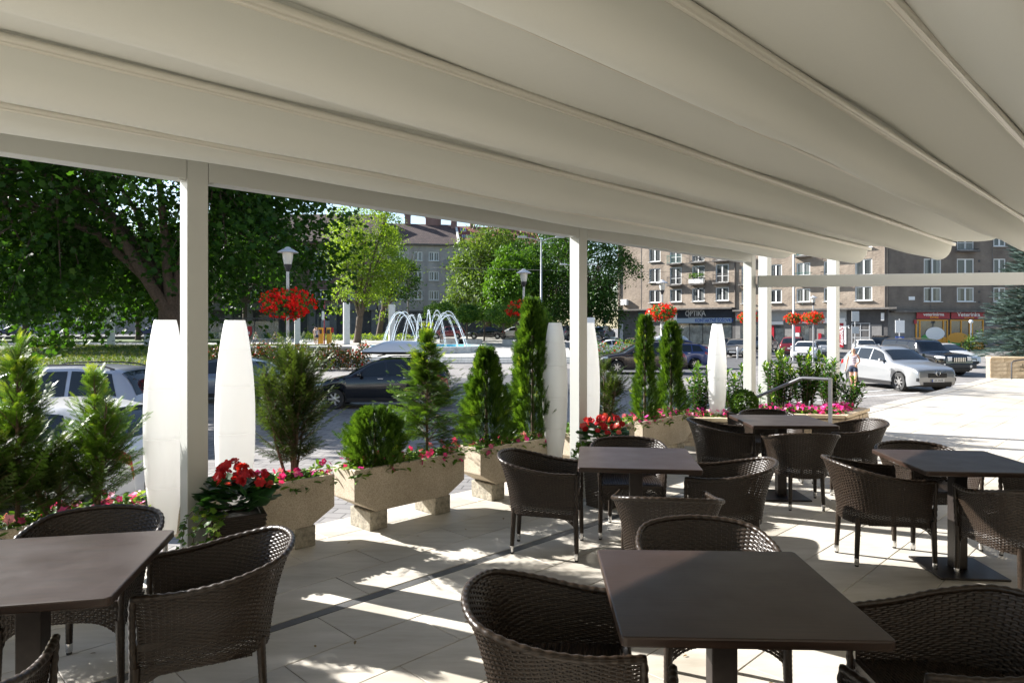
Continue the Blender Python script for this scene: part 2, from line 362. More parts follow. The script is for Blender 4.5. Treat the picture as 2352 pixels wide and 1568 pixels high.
# rafters above the fabric that carry the bars
for s in (-3.6, 0, 3.6, 7.2):
    m = MB(); m.box((0, 0, 0), (.08, 6.4, .12)); m.build('rafter', M_COAT, perg, loc=pl(W(s, -3.26, EYE+1.16)), rz=A45)
for s in (-3.6, 0, 3.6, 7.2):
    m = MB(); m.box((0, 0, 0), (.08, .08, 4.2)); m.build('rear_post', M_COAT, perg, loc=pl(W(s, -6.45, 2.1)), rz=A45)
# cross frame at the end
cf = thing('cross_beam_frame', 'low pale grey cross beam reaching right from the last pergola post', 'frame', W(7.2, 0))
a = math.atan2(-.58, 3.27); m = MB(); m.box((2.7, 0, 0), (5.28, .1, .152)); m.build('rail', M_COAT, cf, bevel=.003, loc=(.05*math.cos(a), .05*math.sin(a), 2.275), rz=a)
m = MB(); m.box((0, 0, 0), (.12, .12, 2.35)); m.build('post', M_COAT, cf, bevel=.003, loc=(5.4*math.cos(a), 5.4*math.sin(a), 1.175), rz=a)
for (px, Y, lab) in ((1757, 10.6, 'pale grey post close behind the third pergola post, rising to the awning'), (1914, 11.1, 'pale grey post standing among the laurel bushes of the stone planter')):
    m = MB(); m.box((0, 0, 1.5), (.145, .145, 3.)); m.box((0, 0, .01), (.24, .24, .02)); m.box((0, 0, 2.985), (.2, .2, .03))
    tag(m.build('metal_post', M_COAT, bevel=.003, loc=(PX(px, Y), Y, 0), rz=A45), lab, 'post', 'free posts beside the pergola')
# restaurant front, unseen behind the camera, added to block sky light from behind
m = MB(); c = W(8, -6.95); m.box((c.x, c.y, 3.2), (44, .5, 8.), A45)
rw = tag(m.build('unseen_restaurant_wall', mat('render', (.42, .38, .32), .8, var=.1)), kind='structure')
# ------------------------------------------------------------------ wicker chairs and tables
def wicker(t, p, N, L):
    tc = N('ShaderNodeTexCoord'); n = N('ShaderNodeTexNoise'); n.inputs['Scale'].default_value = 90; n.inputs['Detail'].default_value = 3; L(tc.outputs['Object'], n.inputs['Vector'])
    r = N('ShaderNodeValToRGB'); r.color_ramp.elements[0].color = (.008, .0052, .0034, 1); r.color_ramp.elements[1].color = (.030, .0195, .0125, 1); r.color_ramp.elements[0].position = .3; r.color_ramp.elements[1].position = .7
    L(n.outputs[0], r.inputs[0]); L(r.outputs[0], p.inputs['Base Color']); p.inputs['Roughness'].default_value = .36; p.inputs['Specular IOR Level'].default_value = .32
M_WICK = node_mat('brown resin wicker', wicker)
M_CHROME = mat('brushed steel', (.62, .62, .62), .25, 1.)
def catmull(C, n):
    C = [Vector(c) for c in C]; Pq = [C[0]*2-C[1]]+C+[C[-1]*2-C[-2]]; out = []
    for i in range(1, len(Pq)-2):
        for k in range(n):
            t = k/n; a, b, c, d_ = Pq[i-1], Pq[i], Pq[i+1], Pq[i+2]
            out.append(.5*((2*b)+(c-a)*t+(2*a-5*b+4*c-d_)*t*t+(3*b-a-3*c+d_)*t**3))
    out.append(C[-1]); return out
def resample(P, n):
    P = [Vector(p) for p in P]; D = [0]
    for a, b in zip(P, P[1:]): D.append(D[-1]+(b-a).length)
    out = []; j = 0
    for k in range(n):
        x = D[-1]*k/(n-1)
        while j < len(D)-2 and D[j+1] < x: j += 1
        f = (x-D[j])/max(1e-9, D[j+1]-D[j]); out.append(P[j].lerp(P[j+1], min(1, max(0, f))))
    return out
half_b = [(.238, .235, .285), (.245, .05, .30), (.222, -.12, .30), (.135, -.235, .295), (0, -.262, .29)]
half_t = [(.262, .240, .612), (.298, .06, .620), (.312, -.135, .654), (.236, -.300, .694), (0, -.362, .710)]
def full(h): return h+[(-x, y, z) for x, y, z in h[:-1][::-1]]
BOT = resample(catmull(full(half_b), 10), 121); TOP = resample(catmull(full(half_t), 10), 121)
def shell(i, v):   # i in 0..120
    p = BOT[i].lerp(TOP[i], v); c = Vector((p.x, p.y+.02, 0)); c = c.normalized() if c.length > 0 else c
    return p+c*(-.018*math.sin(math.pi*v))
def weave(m, S, ni, rows, hgt, thick=.0022, amp=.0032, gap=None):
    """ni stations along, rows strands; S(i,v) point, strands pass in front of and behind every second stake"""
    V = []; F = []
    for r_ in range(rows):
        v0 = (r_+.5)/rows; dv = .5/rows*(hgt if not gap else gap(r_))
        base = len(V)
        for i in range(ni):
            a = S(i, v0-dv); b = S(i, v0+dv); c = S(i, v0)
            t = S(min(i+1, ni-1), v0)-S(max(i-1, 0), v0); up = (b-a); nr = t.cross(up)
            nr = nr.normalized() if nr.length > 1e-9 else Vector((0, 0, 1))
            sgn = (1, 0, -1, 0)[(i+2*r_) % 4]
            o_ = nr*(amp*sgn)
            V += [a+o_*.6, c+o_+nr*thick, b+o_*.6, c+o_-nr*thick]
        for i in range(ni-1):
            q = base+i*4
            F += [(q+k, q+(k+1) % 4, q+4+(k+1) % 4, q+4+k) for k in range(4)]
    m.add(V, F)
    for i in range(0, ni, 2):
        pts = [S(i, k/5) for k in range(6)]; m.tube(pts, .0032, 4, cap=False)
def make_chair(label):
    t = thing('wicker_armchair', label, 'chair')
    m = MB(); weave(m, shell, 121, 44, 1.1, amp=.0042, gap=lambda r_: .86 if 4 < r_ < 9 else (1.12 if r_ % 9 else 1.02))
    m.build('backrest', M_WICK, t, smooth=True, ang=80)
    # braided rim
    m = MB(); N = 160; rim = resample(TOP, N); front = [Vector((.246, .240, .30)), Vector((.25, .243, .42)), Vector((.258, .243, .57)), Vector((.262, .24, .612))]
    ft = resample(catmull(front, 6), 34)
    pth = ft[:-1]+rim+[Vector((-p.x, p.y, p.z)) for p in ft[:-1][::-1]]
    m.tube(pth, [.0135*(1+.13*math.sin(k*1.55)) for k in range(len(pth))], 8)
    m.build('rim', M_WICK, t, smooth=True, ang=80)
    # apron between the front legs, arched below
    def ap(i, v):
        x = -.245+.49*i/60; u = abs(x)/.245; z0 = .335-.085*u**4
        return Vector((x, .238-.012*math.cos(x*6), z0+(.415-z0)*v))
    m = MB(); weave(m, ap, 61, 8, .94); m.build('apron', M_WICK, t, smooth=True, ang=80)
    # lower skirt that runs down into the legs
    def sk(side):
        def f(i, v):
            y = -.19+.42*i/40; u = max(0, y-.02)/.21; x = .236-.02*max(0, -y/.2); z0 = .30-.075*min(1, u)**4
            return Vector((side*x, y, z0+(.315-z0)*v))
        return f
    for s in (-1, 1):
        m = MB(); weave(m, sk(s), 41, 4, .95); m.build('skirt', M_WICK, t, smooth=True, ang=80)
    # seat: woven slab
    m = MB(); ring = [BOT[i] for i in range(0, 121, 4)]
    top = [(p.x*1.01, p.y*1.01, .425) for p in ring]; bot = [(p.x*1.0, p.y*1.0, .395) for p in ring]; n = len(ring)
    m.add(top+bot, [tuple(range(n)), tuple(range(n, 2*n))[::-1]]+[(i, (i+1) % n, n+(i+1) % n, n+i) for i in range(n)])
    st = MB()
    for r_ in range(38):
        y = -.235+r_*.0122; hw = max([abs(p.x) for p in BOT if abs(p.y-y) < .012] or [.2])*.93
        pts = [(-hw+2*hw*k/24, y, .428+.0022*(1 if (k+r_) % 2 else -1)) for k in range(25)]
        st.tube(pts, .0052, 5, cap=False)
    m.v and st.add(m.v, m.f); st.build('seat', M_WICK, t, smooth=True, ang=50)
    for (x, y, x1, y1) in ((.243, .236, .248, .243), (-.243, .236, -.248, .243), (.140, -.225, .147, -.240), (-.140, -.225, -.147, -.240)):
        m = MB(); N = 30; m.tube([(x+(x1-x)*k/N, y+(y1-y)*k/N, .34-.29*k/N) for k in range(N+1)], [(.0195-.004*k/N)*(1+.05*(k % 2)) for k in range(N+1)], 10)
        lg = m.build('leg', M_WICK, t, smooth=True, ang=80)
        c = MB(); c.lathe([(.0145, .012), (.0160, .016), (.0165, .055), (.0158, .058)], (x1, y1, 0), 12); c.lathe([(.013, 0), (.0135, .012)], (x1, y1, 0), 12, 1)
        c.build('foot_cap', [M_CHROME, mat('black rubber', (.012, .012, .012), .6)], lg, smooth=True)
    return t
def wood_top(t, p, N, L):
    tc = N('ShaderNodeTexCoord'); mp = N('ShaderNodeMapping'); mp.inputs['Scale'].default_value = (2.5, 130, 60); L(tc.outputs['Object'], mp.inputs[0])
    n = N('ShaderNodeTexNoise'); n.inputs['Scale'].default_value = 1.4; n.inputs['Detail'].default_value = 5; L(mp.outputs[0], n.inputs['Vector'])
    r = N('ShaderNodeValToRGB'); r.color_ramp.elements[0].color = (.013, .0075, .0052, 1); r.color_ramp.elements[1].color = (.034, .0195, .0138, 1); r.color_ramp.elements[0].position = .3; r.color_ramp.elements[1].position = .7
    L(n.outputs[0], r.inputs[0]); L(r.outputs[0], p.inputs['Base Color'])
    n2 = N('ShaderNodeTexNoise'); n2.inputs['Scale'].default_value = 7; n2.inputs['Detail'].default_value = 5; L(tc.outputs['Object'], n2.inputs['Vector'])
    mr = N('ShaderNodeMapRange'); mr.inputs[3].default_value = .30; mr.inputs[4].default_value = .50; L(n2.outputs[0], mr.inputs[0]); L(mr.outputs[0], p.inputs['Roughness'])
    b = N('ShaderNodeBump'); b.inputs['Strength'].default_value = .06; b.inputs['Distance'].default_value = .001; L(n.outputs[0], b.inputs['Height']); L(b.outputs[0], p.inputs['Normal'])
    p.inputs['Specular IOR Level'].default_value = .30
M_TOP = node_mat('dark wood laminate', wood_top)
M_BASE = mat('brown black steel', (.028, .022, .019), .42, .4, var=.2, vs=30)
def make_table(label):
    t = thing('cafe_table', label, 'table')
    m = MB(); cr = .018; pts = []
    for (sx, sy, a0) in ((1, 1, 0), (-1, 1, 90), (-1, -1, 180), (1, -1, 270)):
        for k in range(4):
            a = R(a0+30*k); pts.append((sx*(.4-cr)+cr*math.cos(a), sy*(.4-cr)+cr*math.sin(a)))
    m.prism(pts, .718, .75); m.build('table_top', M_TOP, t, bevel=.006)
    m = MB(); m.box((0, 0, .363), (.088, .088, .70)); m.build('column', M_BASE, t, bevel=.004)
    m = MB(); m.box((0, 0, .710), (.36, .36, .012)); m.build('top_plate', M_BASE, t)
    m = MB(); m.box((0, 0, .009), (.44, .44, .014)); m.build('base_plate', M_BASE, t, bevel=.004)
    return t
TBL = [(-1.83, 2.61, 12, 'dark wood cafe table cut by the left edge, beside the tall white lamps'),
       (.87, 4.80, -6.5, 'dark wood cafe table in front of the second pergola post and red begonias'),
       (.735, 2.395, -2, 'large looking dark wood cafe table nearest the camera at bottom centre'),
       (2.65, 6.73, -2, 'farthest dark wood cafe table, near the stone planter and handrail'),
       (3.06, 4.69, -5, 'dark wood cafe table cut by the right edge with bluish sheen')]
t0 = None
for (x, y, a, lab) in TBL:
    if t0 is None: t0 = make_table(lab); o = t0; o['group'] = 'square cafe tables on the terrace'
    else: o = copy_tree(t0, label=lab)
    o.location = (x, y, 0); o.rotation_euler = (0, 0, R(a))
CHAIRS = [ # x, y, facing degrees, label
 (-2.06, 3.27, 282, 'wicker armchair behind the left-edge table, back towards the white lamps'),
 (-1.334, 2.965, 201, 'wicker armchair to the right of the left-edge table, beside the begonia pot'),
 (-1.75, 2.02, 102, 'wicker armchair at the bottom left corner, only its arm showing'),
 (-2.55, 2.42, 12, 'wicker armchair hidden at the far left of the left-edge table'),
 (.262, 5.13, -10, 'wicker armchair left of the middle table, beside the slot drain'),
 (1.52, 4.92, 162, 'wicker armchair right of the middle table with sunlit inner back'),
 (.93, 4.13, 82, 'wicker armchair at the near side of the middle table, pale sunlit back'),
 (.96, 5.57, 265, 'wicker armchair at the far side of the middle table, by the red begonias'),
 (.195, 2.44, -4, 'wicker armchair at the left of the nearest table, big at bottom centre'),
 (.90, 3.06, 268, 'wicker armchair at the far side of the nearest table, dark rounded back'),
 (1.50, 2.30, 178, 'wicker armchair at the right of the nearest table, in the bottom right corner'),
 (.757, 1.86, 90, 'wicker armchair at the near side of the nearest table, only arm tips showing'),
 (2.17, 6.99, -8, 'wicker armchair left of the farthest table, beside the stone planter wall'),
 (3.43, 7.0, 176, 'wicker armchair right of the farthest table, beside the handrail'),
 (2.69, 6.43, 86, 'wicker armchair at the near side of the farthest table, back to the camera'),
 (2.87, 7.55, 265, 'wicker armchair at the far side of the farthest table, by the boxwood ball'),
 (2.64, 4.90, 0, 'wicker armchair left of the right-edge table with patterned floor shadow'),
 (3.25, 5.33, 268, 'wicker armchair at the far side of the right-edge table'),
 (3.20, 4.30, 86, 'wicker armchair at the near side of the right-edge table, cut by the frame'),
 (3.80, 4.72, 178, 'wicker armchair right of the right-edge table, seen only below its top')]
c0 = None
for (x, y, a, lab) in CHAIRS:
    if c0 is None: c0 = make_chair(lab); o = c0; o['group'] = 'brown wicker armchairs round the cafe tables'
    else: o = copy_tree(c0, label=lab)
    o.location = (x, y, 0); o.rotation_euler = (0, 0, R(a-90))
# ------------------------------------------------------------------ tall white lamps
def lamp_mat(t, p, N, L):
    p.inputs['Base Color'].default_value = (.86, .865, .86, 1); p.inputs['Roughness'].default_value = .42
    tr = N('ShaderNodeBsdfTranslucent'); tr.inputs[0].default_value = (.86, .86, .85, 1); mx = N('ShaderNodeMixShader'); mx.inputs[0].default_value = .47
    o = t.nodes['Material Output']; L(p.outputs[0], mx.inputs[1]); L(tr.outputs[0], mx.inputs[2]); L(mx.outputs[0], o.inputs['Surface'])
M_LAMP = node_mat('white polyethylene', lamp_mat)
def make_lamp(label):
    t = thing('floor_lamp', label, 'lamp', group='tall white cigar shaped floor lamps')
    m = MB(); pr = []; zs = np.linspace(.30, 1.71, 41); seams = (.62, .94, 1.26, 1.5)
    for z in zs:
        u = (z-1.0)/.71; r = .068+.064*(1-abs(u)**2.1); r = min(r, .131)
        if abs(abs(u)-1) < .04: r *= .97
        pr.append((r, z))
    for s in seams:
        for dz, k in ((-.004, 0), (0, -.0025), (.004, 0)):
            z = s+dz; u = (z-1.0)/.71; pr.append((.068+.064*(1-abs(u)**2.1)+k, z))
    pr.sort(key=lambda q: q[1]); m.lathe(pr, n=40); m.build('shade', M_LAMP, t, smooth=True, ang=50)
    m = MB(); m.tube([(0, 0, .01), (0, 0, .30)], .016, 10); m.build('stem', M_CHROME, t, smooth=True)
    m = MB(); m.lathe([(.13, 0), (.13, .008), (.02, .014)], n=28); m.build('base', M_CHROME, t, smooth=True)
    return t
LMP = [(-2.285, 4.50, 'tall white lamp just left of the first pergola post'), (-1.915, 4.72, 'tall white lamp just right of the first pergola post, behind begonias'),
       (.445, 7.06, 'tall white lamp just left of the second pergola post'), (.815, 7.36, 'tall white lamp half hidden by the second pergola post'),
       (2.93, 9.75, 'tall white lamp among laurels near the third pergola post')]
l0 = None
for (x, y, lab) in LMP:
    if l0 is None: l0 = make_lamp(lab); o = l0
    else: o = copy_tree(l0, label=lab)
    o.location = (x, y, 0)
m = MB(); cx, cy = -2.0, 4.35
for k in range(5):
    m.tube([(cx+.1*math.cos(a)*(1+.05*k), cy+.1*math.sin(a)*(.35+.03*k), .10+.10*math.sin(a+.2*k)+.012*k) for a in np.linspace(0, 6.28, 26)], .0045, 6, closed=False)
m.tube([(cx+.1, cy, .1), (cx, cy+.1, .01), (cx-.2, cy+.13, .006)], .0045, 6)
tag(m.build('cable_coil', mat('black cable', (.015, .015, .015), .5), smooth=True), 'coil of black cable hanging by the first pergola post', 'cable')
# ------------------------------------------------------------------ concrete planters along the terrace edge
def aggregate(t, p, N, L):
    tc = N('ShaderNodeTexCoord'); v = N('ShaderNodeTexVoronoi'); v.inputs['Scale'].default_value = 190; L(tc.outputs['Object'], v.inputs['Vector'])
    n = N('ShaderNodeTexNoise'); n.inputs['Scale'].default_value = 3; n.inputs['Detail'].default_value = 6; L(tc.outputs['Object'], n.inputs['Vector'])
    hs = N('ShaderNodeSeparateColor'); L(v.outputs['Color'], hs.inputs[0])
    r = N('ShaderNodeValToRGB'); e = r.color_ramp.elements; e[0].color = (.36, .30, .22, 1); e[1].color = (.58, .50, .39, 1); x = e.new(.5); x.color = (.50, .43, .33, 1); L(hs.outputs[0], r.inputs[0])
    r2 = N('ShaderNodeValToRGB'); r2.color_ramp.elements[0].color = (.78, .76, .72, 1); r2.color_ramp.elements[0].position = .3; r2.color_ramp.elements[1].position = .65; L(n.outputs[0], r2.inputs[0])
    mx = N('ShaderNodeMix'); mx.data_type = 'RGBA'; mx.blend_type = 'MULTIPLY'; mx.inputs[0].default_value = 1; L(r.outputs[0], mx.inputs[6]); L(r2.outputs[0], mx.inputs[7]); L(mx.outputs[2], p.inputs['Base Color'])
    p.inputs['Roughness'].default_value = .85; b = N('ShaderNodeBump'); b.inputs['Strength'].default_value = .3; b.inputs['Distance'].default_value = .003; L(v.outputs['Distance'], b.inputs['Height']); L(b.outputs[0], p.inputs['Normal'])
M_AGG = node_mat('exposed aggregate', aggregate)
M_BLOCK = mat('rough concrete block', (.30, .27, .21), .9, var=.45, vs=30, bump=.5, bs=70)
M_SOIL = mat('potting soil', (.028, .020, .014), .95, var=.5, vs=60, bump=.8, bs=60)
def make_planter(label):
    t = thing('concrete_planter', label, 'planter', group='beige aggregate concrete planters along the terrace edge')
    hx, hy, th = .58, .168, .035; pro = [(-hx, .52), (hx, .52), (hx, .27), (hx-.20, .157), (-hx+.20, .157), (-hx, .27)]
    m = MB(); n = 6; V = [(x, -hy, z) for x, z in pro]+[(x, hy, z) for x, z in pro]
    F = [tuple(range(n))[::-1], tuple(range(n, 12))]+[(i, (i+1) % n, n+(i+1) % n, n+i) for i in range(1, n)]
    ix, iy = hx-th, hy-th
    V += [(-ix, -iy, .52), (ix, -iy, .52), (ix, iy, .52), (-ix, iy, .52), (-ix, -iy, .46), (ix, -iy, .46), (ix, iy, .46), (-ix, iy, .46)]
    F += [(0, 1, 13, 12), (1, 7, 14, 13), (7, 6, 15, 14), (6, 0, 12, 15), (12, 13, 17, 16), (13, 14, 18, 17), (14, 15, 19, 18), (15, 12, 16, 19)]
    m.add(V, F); m.build('trough', M_AGG, t, bevel=.008)
    m = MB(); m.box((0, 0, .45), (2*ix+.004, 2*iy+.004, .05)); m.build('soil', M_SOIL, t)
    for x in (-.34, .34):
        m = MB(); m.box((0, 0, .078), (.17, .30, .156), tx=1.0); m.build('foot_block', M_BLOCK, t, bevel=.006, loc=(x, 0, 0))
    return t
PC = [-.68, .66, 1.995, 3.365, 4.69, 6.0]
PL = ['concrete planter at the far left, behind the left-edge table, with two feathery bushes', 'concrete planter with a dark upright thuja, behind the begonia pot', 'concrete planter with a round bush and a tall feathery thuja, fully in view',
      'concrete planter with a conical and a columnar thuja, left of the second post', 'concrete planter behind the second post with a dark drooping bush', 'concrete planter with two slim columnar thujas, before the stone planter wall']
p0 = None
for s, lab in zip(PC, PL):
    if p0 is None: p0 = make_planter(lab); o = p0
    else: o = copy_tree(p0, label=lab)
    o.location = W(s, .668, .0005); o.rotation_euler = (0, 0, A45+R(random.uniform(-1, 1)))
# ------------------------------------------------------------------ leaf templates
def q4(a, b, w0, w1, z=0.):
    a = np.array(a, float); b = np.array(b, float); d = b-a; n = np.array([-d[1], d[0], 0]); n /= np.linalg.norm(n)+1e-9
    return [a-n*w0, a+n*w0, b+n*w1, b-n*w1]
def frond_t(nb, w=.03, spread=.8, ln=.42, droop=.18):
    V = []; F = []
    def add(a, b, w0, w1):
        i = len(V); V.extend(q4(a, b, w0, w1)); F.append((i, i+1, i+2, i+3))
    add((0, 0, 0), (.55, 0, 0), w*.7, w*.8); add((.55, 0, 0), (1, 0, 0), w*.9, w*.3)
    for k in range(nb):
        x = .12+.74*k/max(1, nb-1); s = 1 if k % 2 else -1
        for s in (1, -1):
            l = ln*(1-.62*x); xx = x+(.03 if s > 0 else 0)
            add((xx, 0, 0), (xx+l*math.cos(spread), s*l*math.sin(spread), 0), w*1.15, w*.5)
    V = np.array(V); V[:, 2] -= droop*V[:, 0]**2; return V, F
FR_A = frond_t(6); FR_B = frond_t(4, .042, .7, .5, .1); FR_C = frond_t(3, .06, .65, .5, .05)
LEAF = (np.array([(0, 0, 0), (.3, .22, .06), (.72, .17, .03), (1, 0, -.1), (.72, -.17, .03), (.3, -.22, .06), (.5, 0, -.03)], float), [(0, 6, 1), (1, 6, 2), (2, 6, 3), (3, 6, 4), (4, 6, 5), (5, 6, 0)])
LEAF2 = (np.array([(0, 0, 0), (.5, .3, .08), (1, 0, -.06), (.5, -.3, .08)], float), [(0, 1, 2), (0, 2, 3)])
MAPLE = (np.array([(0, 0, 0), (.10, .42, .05), (.42, .30, 0), (.55, .55, -.05), (.68, .18, .02), (1, 0, -.1), (.68, -.18, .02), (.55, -.55, -.05), (.42, -.30, 0), (.10, -.42, .05)], float), [(0, 1, 2), (2, 3, 4), (0, 2, 4, 5), (0, 5, 6, 8), (6, 7, 8), (0, 8, 9)])
def round_t(n=7, cup=.12):
    V = [(0.5, 0, 0)]+[(.5+.5*math.cos(6.283*k/n), .5*math.sin(6.283*k/n), cup*(1+.6*(k % 2))) for k in range(n)]
    return np.array(V), [(0, k+1, (k+1) % n+1) for k in range(n)]
ROUND = round_t()
def flower_t(n=5, cup=.25):
    V = []; F = []
    for k in range(n):
        a = 6.283*k/n; c, s = math.cos(a), math.sin(a); i = len(V)
        for (r, t, z) in ((.05, 0, 0), (.55, .42, cup*.6), (1, .0, cup*.7), (.55, -.42, cup*.6)): V.append((r*c-t*s, r*s+t*c, z))
        F.append((i, i+1, i+2, i+3))
    return np.array(V), F
BLOOM = flower_t()
def rose_t():
    V = []; F = []
    for ring, (n, r, z, tilt) in enumerate(((6, 1., 0, .25), (5, .72, .18, .55), (4, .42, .3, 1.))):
        for k in range(n):
            a = 6.283*k/n+ring*.5; c, s = math.cos(a), math.sin(a); i = len(V)
            for (q, t, h) in ((.1, 0, 0), (.6, .45, tilt*.35), (1, .22, tilt*.6), (1, -.22, tilt*.6), (.6, -.45, tilt*.35)):
                V.append((r*(q*c-t*s), r*(q*s+t*c), z+r*h))
            F.append((i, i+1, i+2, i+3, i+4))
    return np.array(V), F
ROSE = rose_t()
M_THU = leaf_mat('thuja green', (.020, .055, .008), (.085, .165, .020), (.30, .38, .045), .36)
M_THUD = leaf_mat('dark thuja green', (.016, .038, .008), (.060, .095, .020), (.17, .21, .04), .3)
M_LAUR = leaf_mat('laurel green', (.016, .050, .010), (.065, .15, .020), (.30, .42, .05), .3, .25)
M_BOX = leaf_mat('boxwood green', (.018, .050, .008), (.07, .14, .016), (.22, .30, .04), .3)
M_IMPL = leaf_mat('impatiens leaf', (.03, .09, .015), (.10, .20, .03), (.22, .30, .06), .3)
M_BEGL = leaf_mat('begonia leaf', (.012, .045, .014), (.035, .10, .025), None, .2, .5)
M_PINK = leaf_mat('pink petals', (.52, .02, .20), (.66, .05, .30), (.72, .30, .46), .3)
M_REDP = leaf_mat('red petals', (.30, .006, .012), (.50, .03, .035), (.68, .17, .14), .25)
M_GER = leaf_mat('scarlet petals', (.60, .008, .008), (.85, .025, .015), None, .3)
M_BARK = mat('brown bark', (.085, .062, .045), .9, var=.4, vs=14, bump=.8, bs=30)
M_TWIG = mat('twig', (.10, .065, .04), .85, var=.3, vs=30)
def stems(m, base, tops, r):
    for tp in tops:
        a = Vector(base); b = Vector(tp); mid = a.lerp(b, .5)+Vector((random.uniform(-.02, .02), random.uniform(-.02, .02), .02)); m.tube([a, mid, b], [r, r*.7, r*.3], 6)
def feathery(name, label, loc, h, rad, nbr, mt, tip=.75, elev=(20, 50), z_lo=.12, leaders=1, fr=FR_A, fs=.085, shape=None, per=16, droop=0., grp='shrubs in the concrete planters'):
    """loose conifer: separate flat plumes, each with sprays on both sides and a bright tip"""
    t = thing(name, label, 'shrub', loc, group=grp); m = MB(); P = []; X = []; Z = []; S = []; T = []
    lead = [(0, 0)]+[(random.uniform(-.5, .5)*rad, random.uniform(-.5, .5)*rad) for _ in range(leaders-1)]; hs = {}
    for (lx, ly) in lead:
        hh = hs[(lx, ly)] = h*(1 if lx == 0 else random.uniform(.62, .92)); m.tube([(lx*.15, ly*.15, 0), (lx*.6, ly*.6, hh*.4), (lx, ly, hh*.97)], [.014, .010, .003], 6)
    for i in range(nbr):
        u = random.random()**.9; lx, ly = random.choice(lead); hh = hs[(lx, ly)]; z0 = (z_lo+(1-z_lo)*u)*hh*.93
        rr = rad*(shape(u) if shape else (1-u)**.8+.10); az = random.uniform(0, 6.283); el = R(random.uniform(*elev)+18*u)
        if u > .93: el = R(random.uniform(60, 85)); rr = .08
        d_ = np.array([math.cos(az)*math.cos(el), math.sin(az)*math.cos(el), math.sin(el)]); ln = max(.10, min(rr/max(.35, math.cos(el))*random.uniform(.55, 1.15), .55, (hh-z0)/max(.2, math.sin(el))+.06))
        o_ = np.array([lx*z0/hh, ly*z0/hh, z0]); side = unit(np.cross(d_, [0, 0, 1.])); rollv = np.cross(side, d_); a_ = random.uniform(-.9, .9); side = side*math.cos(a_)+rollv*math.sin(a_); nrm = np.cross(side, d_)
        m.tube([tuple(o_), tuple(o_+d_*ln*.8)], [.0035, .0012], 4, cap=False); bt = random.random(); k_n = max(5, int(per*(.45+ln*1.7)))
        for k in range(k_n):
            q = .18+.82*(k+.5)/k_n; s_ = 1 if k % 2 else -1; a = s_*(.95-.55*q); sag_ = np.array([0, 0, droop*q*q*ln])
            P.append(o_+d_*ln*q-sag_); X.append(d_*math.cos(a)+side*math.sin(a)-np.array([0, 0, droop*q])+RNG.normal(size=3)*.06); Z.append(nrm+RNG.normal(size=3)*.16)
            S.append(fs*random.uniform(.8, 1.2)*(1.15-.65*q)); T.append(.08+.25*bt+.16*random.random()+.70*tip*q**1.5*(.4+.6*u))
        P.append(o_+d_*ln); X.append(d_); Z.append(nrm); S.append(fs*.6); T.append(.3+.7*tip*(.4+.6*u))
    m.build('stem', M_TWIG, t, smooth=True)
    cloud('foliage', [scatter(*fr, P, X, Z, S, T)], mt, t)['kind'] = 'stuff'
    return t
def dense_cone(name, label, loc, h, prof, n, mt, fs=.06, fr=FR_B, tip=.9, grp='shrubs in the concrete planters', trunk=.1):
    t = thing(name, label, 'shrub', loc, group=grp); m = MB(); m.tube([(0, 0, 0), (0, 0, h*.8)], [.02, .006], 6); m.build('stem', M_TWIG, t, smooth=True)
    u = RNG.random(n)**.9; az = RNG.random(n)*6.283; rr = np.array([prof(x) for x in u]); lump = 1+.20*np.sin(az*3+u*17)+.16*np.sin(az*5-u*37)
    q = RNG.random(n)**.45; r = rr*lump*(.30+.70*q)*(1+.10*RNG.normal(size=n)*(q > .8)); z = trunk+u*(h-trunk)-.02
    P = np.stack([r*np.cos(az), r*np.sin(az), z], 1); out = np.stack([np.cos(az), np.sin(az), .9+RNG.random(n)*.9], 1)+RNG.normal(size=(n, 3))*.28
    tan = np.stack([-np.sin(az), np.cos(az), np.zeros(n)], 1)+RNG.normal(size=(n, 3))*.45
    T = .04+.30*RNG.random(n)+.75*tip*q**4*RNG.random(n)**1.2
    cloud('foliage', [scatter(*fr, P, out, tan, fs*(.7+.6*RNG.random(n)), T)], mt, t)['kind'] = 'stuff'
    return t
SO = .46
def PW(s, n=.668): return W(s, n, SO)
feathery('feathery_thuja', 'tall bright tipped feathery thuja at the far left edge', PW(-.76), 1.10, .36, 190, M_THU, tip=1., leaders=2, fs=.08, shape=lambda u: .95*(1-u)**1.2+.13)
feathery('feathery_thuja', 'shorter feathery thuja just left of the first white lamp', PW(-.36), .88, .36, 160, M_THU, tip=.9, leaders=3, fs=.08, shape=lambda u: .95*(1-u)**1.2+.12)
feathery('feathery_thuja', 'low dark feathery thuja between the two left-edge bushes', PW(-.98), .70, .36, 130, M_THUD, tip=.8, leaders=3, fs=.08)
feathery('feathery_thuja', 'small dark feathery thuja filling the gap between the left-edge bushes', PW(-.55), .46, .30, 70, M_THUD, tip=.7, leaders=2, fs=.08)
feathery('upright_thuja', 'dark upright many stemmed thuja above the begonia pot', PW(.97), 1.08, .36, 330, M_THUD, tip=.75, leaders=8, elev=(15, 58), z_lo=.20, per=15, fs=.07, shape=lambda u: .55+.5*math.sin(math.pi*min(1, u*1.1)) if u < .9 else .4)
dense_cone('round_thuja', 'small round green bush at the left of the middle planter', PW(1.72), .50, lambda u: .215*math.sqrt(max(.01, 1-(2*u-.85)**2/1.36)), 2600, M_THU, fs=.065, trunk=.03)
feathery('feathery_thuja', 'tall loose feathery thuja with thin leader above the round bush', PW(2.27), 1.15, .46, 230, M_THU, tip=1., leaders=1, elev=(0, 40), per=17, fs=.08, shape=lambda u: (1-u)**.9*1.05+.05, droop=.22)
dense_cone('conical_thuja', 'dense conical thuja left of the columnar one', PW(3.0), .98, lambda u: .25*(1-u)**.75+.015, 3600, M_THU, fs=.07)
